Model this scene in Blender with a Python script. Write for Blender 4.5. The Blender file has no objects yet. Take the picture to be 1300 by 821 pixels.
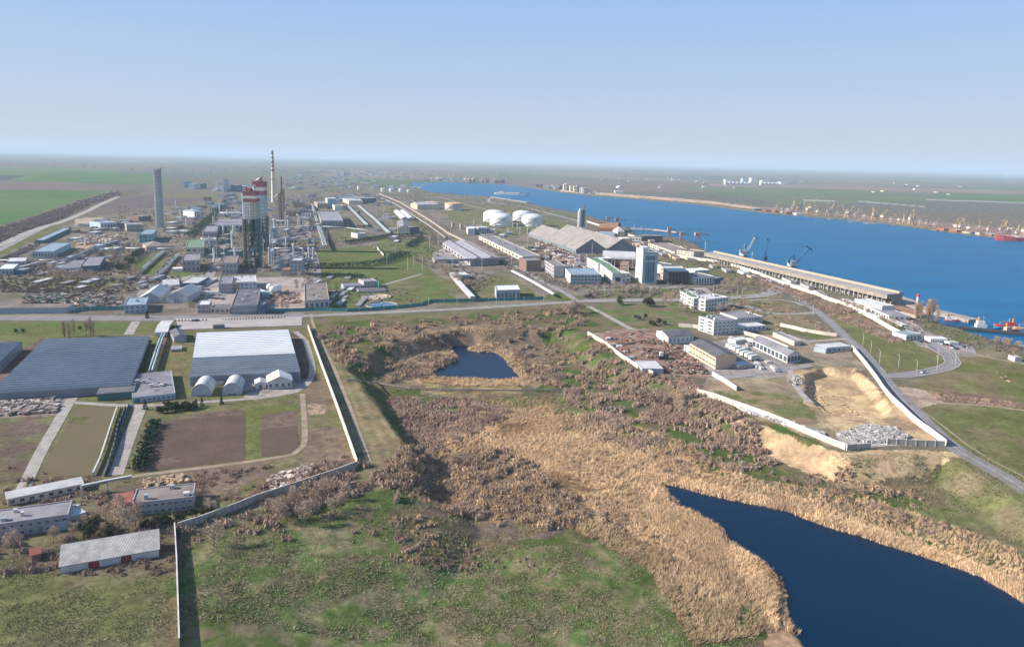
import bpy, math, random
import numpy as np
from math import sin, cos, pi, radians
from mathutils import Vector, Matrix
random.seed(7); RNG = np.random.default_rng(7)
C = bpy.context.scene
COL = C.collection

# ------------------------------------------------------------------ camera, light, exposure
W0, H0, FPX, PX0, PY0 = 1300.0, 821.0, 965.0, 650.0, 365.5
CAMH = 120.0
PITCH = math.atan((365.5-204.0)/965.0)
ROLL = math.atan(28.0/1300.0)
F_ = np.array([0, cos(PITCH), -sin(PITCH)])
_r = np.array([1.0, 0, 0]); _u = np.array([0, sin(PITCH), cos(PITCH)])
R_ = _r*cos(ROLL)+_u*sin(ROLL); U_ = -_r*sin(ROLL)+_u*cos(ROLL)
cd = bpy.data.cameras.new('camera'); cam = bpy.data.objects.new('camera', cd); COL.objects.link(cam)
M = Matrix(((R_[0], U_[0], -F_[0], 0), (R_[1], U_[1], -F_[1], 0), (R_[2], U_[2], -F_[2], CAMH), (0, 0, 0, 1)))
cam.matrix_world = M
cd.sensor_width = 36; cd.lens = 36*FPX/W0; cd.shift_y = -(H0/2-PY0)/W0
cd.clip_start = 1; cd.clip_end = 200000
C.camera = cam
SUN_EL = radians(29); SUN_AZ = radians(4)       # light travels towards +x, slightly +y
sd = bpy.data.lights.new('sun', 'SUN'); sun = bpy.data.objects.new('sun', sd); COL.objects.link(sun)
sd.energy = 5.0; sd.angle = radians(0.5); sd.color = (1.0, 0.91, 0.79)
tr = Vector((cos(SUN_AZ)*cos(SUN_EL), sin(SUN_AZ)*cos(SUN_EL), -sin(SUN_EL)))
sun.rotation_euler = tr.to_track_quat('-Z', 'Y').to_euler()
w = bpy.data.worlds.new('World'); C.world = w; w.use_nodes = True
nt = w.node_tree
sky = nt.nodes.new('ShaderNodeTexSky'); sky.sky_type = 'NISHITA'; sky.sun_disc = False
sky.sun_elevation = SUN_EL
sdir = -tr                                       # direction to the sun
sky.sun_rotation = math.atan2(sdir.x, sdir.y)
sky.air_density = 1.0; sky.dust_density = 0.3; sky.ozone_density = 2.0; sky.altitude = 100
bg = nt.nodes['Background']; bg.inputs['Strength'].default_value = 0.12
# near the horizon the clear sky pales into the milky air over the plain
tcw = nt.nodes.new('ShaderNodeTexCoord'); sxyz = nt.nodes.new('ShaderNodeSeparateXYZ'); nt.links.new(tcw.outputs['Generated'], sxyz.inputs[0])
mrw = nt.nodes.new('ShaderNodeValToRGB'); ew = mrw.color_ramp.elements; ew[0].position = 0; ew[0].color = (.97,)*3+(1,); ew[1].position = .7; ew[1].color = (.05,)*3+(1,); e_ = ew.new(.22); e_.color = (.88,)*3+(1,); nt.links.new(sxyz.outputs[2], mrw.inputs[0])
crw = nt.nodes.new('ShaderNodeValToRGB'); cw = crw.color_ramp.elements; k_ = .25; cw[0].position = 0; cw[0].color = (2.52*k_, 2.78*k_, 3.2*k_, 1); cw[1].position = .24; cw[1].color = (1.2*k_, 2.2*k_, 3.9*k_, 1); e_ = cw.new(.09); e_.color = (2.05*k_, 2.6*k_, 3.5*k_, 1); nt.links.new(sxyz.outputs[2], crw.inputs[0])
scw = nt.nodes.new('ShaderNodeVectorMath'); scw.operation = 'SCALE'; scw.inputs['Scale'].default_value = 1/k_; nt.links.new(crw.outputs[0], scw.inputs[0])
mxw = nt.nodes.new('ShaderNodeMix'); mxw.data_type = 'RGBA'; nt.links.new(mrw.outputs[0], mxw.inputs['Factor']); nt.links.new(sky.outputs[0], mxw.inputs[6]); nt.links.new(scw.outputs[0], mxw.inputs[7])
nt.links.new(mxw.outputs[2], bg.inputs['Color'])
C.view_settings.view_transform = 'Standard'; C.view_settings.look = 'None'
C.view_settings.exposure = 0.87; C.view_settings.gamma = 1.0
C.render.engine = 'CYCLES'
C.cycles.use_denoising = True; C.cycles.max_bounces = 5; C.cycles.diffuse_bounces = 2; C.cycles.glossy_bounces = 2
C.cycles.volume_bounces = 0; C.cycles.transparent_max_bounces = 8; C.cycles.use_adaptive_sampling = True
HAZE = 6.8e-5

# ------------------------------------------------------------------ pixel of the photograph -> point on the ground
def ray(px, py):
    px = np.asarray(px, float); py = np.asarray(py, float)
    d = FPX*F_ + (px[..., None]-PX0)*R_ - (py[..., None]-PY0)*U_
    return d
def G0(px, py, z=0.0):
    d = ray(px, py)
    t = (CAMH-z)/(-np.minimum(d[..., 2], -1e-3*FPX))
    return d[..., 0]*t, d[..., 1]*t
def poly0(pts, z=0.0):
    a = np.array(pts, float); x, y = G0(a[:, 0], a[:, 1], z)
    return np.stack([x, y], 1)
def hy(x): return 190+x*28/1300.0
def ppm(p): return max(0.02, (p[1]-hy(p[0])))/CAMH     # pixels per metre of height at a ground point

# ------------------------------------------------------------------ noise, polygons
def _hash(ix, iy, s):
    h = (ix*374761393+iy*668265263+s*974711) & 0xFFFFFFFF
    h = ((h ^ (h >> 13))*1274126177) & 0xFFFFFFFF
    h = h ^ (h >> 16)
    return (h & 0xFFFFFF)/float(0xFFFFFF)
def vnoise(x, y, s=0):
    xi = np.floor(x).astype(np.int64); yi = np.floor(y).astype(np.int64)
    fx = x-xi; fy = y-yi; fx = fx*fx*(3-2*fx); fy = fy*fy*(3-2*fy)
    a = _hash(xi, yi, s); b = _hash(xi+1, yi, s); c = _hash(xi, yi+1, s); d = _hash(xi+1, yi+1, s)
    return (a*(1-fx)+b*fx)*(1-fy)+(c*(1-fx)+d*fx)*fy
def fbm(x, y, s=0, o=4):
    r = 0; a = 0.5; t = 0
    for k in range(o):
        r = r+a*vnoise(x, y, s+k*17); t += a; a *= .5; x = x*2.03+11.3; y = y*2.03+5.7
    return r/t
def inside(x, y, P):
    r = np.zeros(x.shape, bool); n = len(P)
    for i in range(n):
        x0, y0 = P[i]; x1, y1 = P[(i+1) % n]
        if y0 == y1: continue
        c = ((y0 > y) != (y1 > y)) & (x < (x1-x0)*(y-y0)/(y1-y0)+x0)
        r ^= c
    return r
def edgedist(x, y, P):
    r = np.full(x.shape, 1e9); n = len(P)
    for i in range(n):
        a = P[i]; b = P[(i+1) % n]; d = b-a; L = max(1e-9, d@d)
        t = np.clip(((x-a[0])*d[0]+(y-a[1])*d[1])/L, 0, 1)
        r = np.minimum(r, (x-a[0]-t*d[0])**2+(y-a[1]-t*d[1])**2)
    return np.sqrt(r)
def sstep(t): t = np.clip(t, 0, 1); return t*t*(3-2*t)

# ------------------------------------------------------------------ relief
MARSH_PX = [(438,468),(470,503),(497,545),(513,580),(508,604),(470,626),(425,642),(370,657),(300,676),(255,700),(215,780),(150,1000),(1900,1000),(1700,780),(1420,700),
            (1300,640),(1238,596),(1200,574),(1120,578),(1075,578),(1020,557),(960,537),(905,516),(870,492),(835,480),(800,468),(765,450),(740,425),(700,417),(560,420),(480,440)]
EST_PX = [(520,231.5),(560,231),(600,232),(650,234.5),(680,238.5),(712,244),(750,248),(850,255.5),(900,260.5),(975,270),(1075,277.5),(1150,286),(1200,293),(1270,301),(1300,305),(1420,320),(1700,352),
          (1700,520),(1420,474),(1300,441),(1262,431),(1238,425),(1215,416),(1196,412),(1185,406),(1172,398),(1150,388),(1128,380),(1010,349),(895,318),(880,308),(860,301),(845,300),(805,296),(795,288),(780,283),(745,273),(720,267),(700,264),(672,258),(622,249),(600,248),(544,243.5),(526,237)]
POND1_PX = [(580,434),(601,436),(607,438.5),(590,443),(607,447),(628,447),(640,457),(650,470),(662,480),(630,481.5),(590,480.5),(560,478.5),(546,473),(562,466),(582,457),(577,447),(573,440)]
POND2_PX = [(838,615),(858,616),(890,625),(920,632),(960,640),(1000,648),(1030,660),(1060,671),(1090,678),(1120,689),(1160,701),(1200,714),(1246,730),(1290,756),(1350,800),(1350,880),(1080,880),(1000,790),(990,735),(968,712),(945,700),(925,688),(914,668),(890,655),(868,645),(852,630)]
PIT_PX = [(1019,474),(1045,467),(1087,471),(1104,481),(1119,501),(1134,519),(1125,532),(1060,530),(1030,512),(1020,495)]
MZ, PONDZ, ESTZ = -8.0, -8.7, -2.6
MARSH = poly0(MARSH_PX); EST = poly0(EST_PX); POND1 = poly0(POND1_PX, PONDZ); POND2 = poly0(POND2_PX, PONDZ); PIT = poly0(PIT_PX)
def _carve(z, x, y, P, depth, wid, warp, s, ws=25., wf=None):
    lo = P.min(0)-40; hi = P.max(0)+40
    m = (x > lo[0]) & (x < hi[0]) & (y > lo[1]) & (y < hi[1])
    if not m.any(): return z
    xx = x[m]; yy = y[m]
    if warp:
        xx = xx+(fbm(xx/ws, yy/ws, s, 3)-.5)*2*warp; yy = yy+(fbm(xx/ws+31, yy/ws, s+5, 3)-.5)*2*warp
    i = inside(xx, yy, P); d = edgedist(xx, yy, P)
    t = np.where(i, sstep(d/(wf(xx, yy) if wf else wid)), 0.0)
    z = z.copy(); z[m] = z[m]+depth*t
    return z
def grow(P, d):
    out = []; n = len(P); A = sum(P[i][0]*P[(i+1) % n][1]-P[(i+1) % n][0]*P[i][1] for i in range(n)); s = 1 if A > 0 else -1
    for i in range(n):
        e1 = P[i]-P[i-1]; e2 = P[(i+1) % n]-P[i]
        nn = np.array([e1[1], -e1[0]])/np.hypot(*e1)+np.array([e2[1], -e2[0]])/np.hypot(*e2); nn /= max(.3, np.hypot(*nn))
        out.append(P[i]+s*nn*d)
    return np.array(out)
def hmap(x, y):
    x = np.asarray(x, float); y = np.asarray(y, float); sh = x.shape
    x = x.ravel(); y = y.ravel(); z = np.zeros(x.shape)
    z = _carve(z, x, y, MARSH, MZ, 14., 3., 3, wf=lambda X, Y: 14+58*sstep((275-Y)/28)*sstep((10-X)/40))
    z = _carve(z, x, y, EST, -7., 9., 0., 3)
    z = _carve(z, x, y, grow(POND1, 3.2), -2.2, 5., 1.6, 9, 7.)
    z = _carve(z, x, y, grow(POND2, 3.2), -2.4, 5., 2.0, 9, 7.)
    z = _carve(z, x, y, PIT, -3.8, 5.5, 3., 13, 12.)
    r2 = x*x+y*y
    m = r2 < 900.**2
    if m.any():
        k = np.clip((900-np.sqrt(r2[m]))/500, 0, 1)
        mm = np.where(z[m] < -1, 1.0, 0.25)
        z[m] += k*mm*((fbm(x[m]/22., y[m]/22., 40, 3)-.5)*1.3)
    return z.reshape(sh)
def G(px, py):
    """ground point under a photo pixel: (x, y, z)"""
    z = 0.0
    for _ in range(5):
        x, y = G0(np.float64(px), np.float64(py), z)
        z = float(hmap(np.array([x]), np.array([y]))[0])
    return float(x), float(y), z
def Gv(px, py, z=0.0):
    x, y = G0(np.float64(px), np.float64(py), z); return Vector((float(x), float(y), z))

# ------------------------------------------------------------------ materials
MATS = {}
def _new(name):
    m = bpy.data.materials.new(name); m.use_nodes = True
    return m, m.node_tree, m.node_tree.nodes['Principled BSDF']
def mat(name, c1=None, c2=None, rough=.85, ns=.3, metal=0., kind='noise', bump=0., vary=.12, spec=.3, wave=1.0, waxis='X', c3=None):
    """surface whose own colour wanders between c1 and c2 (stains, wear); 'corr' adds corrugation in the sheet's own axes"""
    if name in MATS: return MATS[name]
    m, t, b = _new(name)
    if c2 is None: c2 = tuple(v*.72 for v in c1)
    tc = t.nodes.new('ShaderNodeTexCoord'); n = t.nodes.new('ShaderNodeTexNoise'); n.inputs['Scale'].default_value = ns; n.inputs['Detail'].default_value = 6
    n.inputs['Roughness'].default_value = .65
    t.links.new(tc.outputs['Object'], n.inputs['Vector'])
    cr = t.nodes.new('ShaderNodeValToRGB'); e = cr.color_ramp.elements
    e[0].position = .36; e[0].color = (*c2, 1); e[1].position = .62; e[1].color = (*c1, 1)
    t.links.new(n.outputs['Fac'], cr.inputs[0])
    out = cr.outputs[0]
    if kind in ('corr', 'seam'):
        wv = t.nodes.new('ShaderNodeTexWave'); wv.bands_direction = waxis; wv.inputs['Scale'].default_value = wave
        wv.inputs['Distortion'].default_value = 0.4; wv.inputs['Detail'].default_value = 1
        t.links.new(tc.outputs['Object'], wv.inputs['Vector'])
        mx = t.nodes.new('ShaderNodeMix'); mx.data_type = 'RGBA'
        mr = t.nodes.new('ShaderNodeMapRange'); mr.inputs[1].default_value = .3; mr.inputs[2].default_value = .8; mr.inputs[3].default_value = 0; mr.inputs[4].default_value = .8
        t.links.new(wv.outputs['Fac'], mr.inputs[0]); t.links.new(mr.outputs[0], mx.inputs['Factor'])
        t.links.new(out, mx.inputs[6]); mx.inputs[7].default_value = (*(c3 or tuple(v*.6 for v in c1)), 1)
        out = mx.outputs[2]
    oi = t.nodes.new('ShaderNodeObjectInfo')
    hs = t.nodes.new('ShaderNodeHueSaturation'); mr2 = t.nodes.new('ShaderNodeMapRange')
    mr2.inputs[3].default_value = 1-vary; mr2.inputs[4].default_value = 1+vary
    t.links.new(oi.outputs['Random'], mr2.inputs[0]); t.links.new(mr2.outputs[0], hs.inputs['Value']); t.links.new(out, hs.inputs['Color'])
    t.links.new(hs.outputs[0], b.inputs['Base Color'])
    b.inputs['Roughness'].default_value = rough; b.inputs['Metallic'].default_value = metal
    b.inputs['Specular IOR Level'].default_value = spec
    if bump:
        bp = t.nodes.new('ShaderNodeBump'); bp.inputs['Strength'].default_value = bump; bp.inputs['Distance'].default_value = .2
        t.links.new(n.outputs['Fac'], bp.inputs['Height']); t.links.new(bp.outputs[0], b.inputs['Normal'])
    MATS[name] = m
    return m
def tintmat(name, rough=.9, vary=.1, sat=1.0, trans=0.):
    """colour from the mesh's own colour attribute (each leaf's or twig's own colour)"""
    if name in MATS: return MATS[name]
    m, t, b = _new(name)
    a = t.nodes.new('ShaderNodeAttribute'); a.attribute_name = 'tint'
    oi = t.nodes.new('ShaderNodeObjectInfo'); hs = t.nodes.new('ShaderNodeHueSaturation'); mr2 = t.nodes.new('ShaderNodeMapRange')
    mr2.inputs[3].default_value = 1-vary; mr2.inputs[4].default_value = 1+vary; hs.inputs['Saturation'].default_value = sat
    t.links.new(oi.outputs['Random'], mr2.inputs[0]); t.links.new(mr2.outputs[0], hs.inputs['Value']); t.links.new(a.outputs['Color'], hs.inputs['Color'])
    t.links.new(hs.outputs[0], b.inputs['Base Color']); b.inputs['Roughness'].default_value = rough; b.inputs['Specular IOR Level'].default_value = .1
    MATS[name] = m; return m

# ------------------------------------------------------------------ objects
def tag(o, label=None, cat=None, group=None, kind=None):
    if label: o['label'] = label
    if cat: o['category'] = cat
    if group: o['group'] = group
    if kind: o['kind'] = kind
    return o
def root(name, label, cat, loc=(0,0,0), rz=0., group=None):
    o = bpy.data.objects.new(name, None); o.empty_display_size = .5
    o.location = loc; o.rotation_euler = (0,0,rz); COL.objects.link(o)
    return tag(o, label, cat, group)
def link(name, me, parent=None, loc=(0,0,0), rot=(0,0,0), scale=None):
    o = bpy.data.objects.new(name, me); o.location = loc; o.rotation_euler = rot
    if scale: o.scale = scale
    COL.objects.link(o)
    if parent: o.parent = parent
    return o
class MB:
    def __init__(s): s.v = []; s.f = []; s.m = []; s.smooth = []
    def add(s, vs, fs, mi=0, sm=False):
        b = len(s.v); s.v.extend([tuple(map(float, q)) for q in vs]); s.f.extend([tuple(b+i for i in f) for f in fs]); s.m.extend([mi]*len(fs)); s.smooth.extend([sm]*len(fs)); return s
    def hexa(s, lo, hi, mi=0):      # 4 lower, 4 upper points
        return s.add(list(lo)+list(hi), [(3,2,1,0),(4,5,6,7),(0,1,5,4),(1,2,6,5),(2,3,7,6),(3,0,4,7)], mi)
    def box(s, x0, x1, y0, y1, z0, z1, mi=0):
        return s.hexa([(x0,y0,z0),(x1,y0,z0),(x1,y1,z0),(x0,y1,z0)], [(x0,y0,z1),(x1,y0,z1),(x1,y1,z1),(x0,y1,z1)], mi)
    def bar(s, p, q, r, mi=0, r2=None, n=4, cap=True):
        p = Vector(p); q = Vector(q); d = (q-p)
        if d.length < 1e-6: return s
        a = d.normalized(); u = a.cross(Vector((0,0,1)))
        if u.length < .05: u = a.cross(Vector((0,1,0)))
        u.normalize(); v = a.cross(u); r2 = r if r2 is None else r2
        k = pi/4 if n == 4 else 0
        vs = [p+(u*cos(2*pi*i/n+k)+v*sin(2*pi*i/n+k))*r for i in range(n)]+[q+(u*cos(2*pi*i/n+k)+v*sin(2*pi*i/n+k))*r2 for i in range(n)]
        fs = [(i,(i+1)%n,n+(i+1)%n,n+i) for i in range(n)]
        if cap: fs += [tuple(range(n-1,-1,-1)), tuple(range(n,2*n))]
        return s.add(vs, fs, mi, n > 6)
    def lathe(s, prof, n=32, mi=0, c=(0,0), mis=None):
        vs = []; fs = []; ms = []
        for (r, z) in prof: vs += [(c[0]+r*cos(2*pi*i/n), c[1]+r*sin(2*pi*i/n), z) for i in range(n)]
        for k in range(len(prof)-1):
            for i in range(n): fs.append((k*n+i, k*n+(i+1)%n, (k+1)*n+(i+1)%n, (k+1)*n+i)); ms.append(mis[k] if mis else mi)
        b = len(s.f); s.add(vs, fs, mi, True); s.m[b:] = ms
        if prof[-1][0] > 1e-3: s.add([vs[(len(prof)-1)*n+i] for i in range(n)], [tuple(range(n))], ms[-1] if ms else mi)
        return s
    def mesh(s, name, mats):
        me = bpy.data.meshes.new(name); me.from_pydata(s.v, [], s.f)
        for m in (mats if isinstance(mats, (list, tuple)) else [mats]): me.materials.append(m)
        me.polygons.foreach_set('material_index', s.m); me.polygons.foreach_set('use_smooth', s.smooth); me.update(); return me
    def build(s, name, mats, parent=None, loc=(0,0,0), rot=(0,0,0)):
        return link(name, s.mesh(name, mats), parent, loc, rot)
def npmesh(name, V, Fq, mats, tint=None, smooth=False, nside=3):
    me = bpy.data.meshes.new(name); V = np.asarray(V, np.float32); Fq = np.asarray(Fq, np.int32)
    me.vertices.add(len(V)); me.vertices.foreach_set('co', V.ravel())
    n = len(Fq); me.loops.add(n*nside); me.loops.foreach_set('vertex_index', Fq.ravel())
    me.polygons.add(n); me.polygons.foreach_set('loop_start', np.arange(0, n*nside, nside, dtype=np.int32)); me.polygons.foreach_set('loop_total', np.full(n, nside, np.int32))
    if smooth: me.polygons.foreach_set('use_smooth', np.ones(n, bool))
    me.materials.append(mats)
    if tint is not None:
        ca = me.color_attributes.new('tint', 'FLOAT_COLOR', 'POINT')
        ca.data.foreach_set('color', np.concatenate([tint, np.ones((len(tint), 1))], 1).astype(np.float32).ravel())
    me.update(calc_edges=True); return me
def copy_tree(o, parent=None):
    c = o.copy(); COL.objects.link(c); c.parent = parent
    for ch in list(o.children): copy_tree(ch, c)
    return c
# ------------------------------------------------------------------ the ground: one sheet out to the horizon
GR1=(.070,.098,.030); GR2=(.125,.130,.055); GRB=(.10,.132,.045); OLV=(.15,.135,.075); STR=(.30,.225,.12); BRN=(.15,.115,.085); MAU=(.17,.13,.115)
SOIL=(.105,.075,.062); SOIL2=(.135,.10,.082); TAN=(.46,.33,.20); TAN2=(.35,.25,.15); CONC=(.30,.27,.25); CONC2=(.22,.20,.19); ASPH=(.17,.16,.165); REED=(.46,.33,.19); REED2=(.36,.255,.155)
RUST=(.17,.085,.06); CHALK=(.42,.39,.36)
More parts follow.
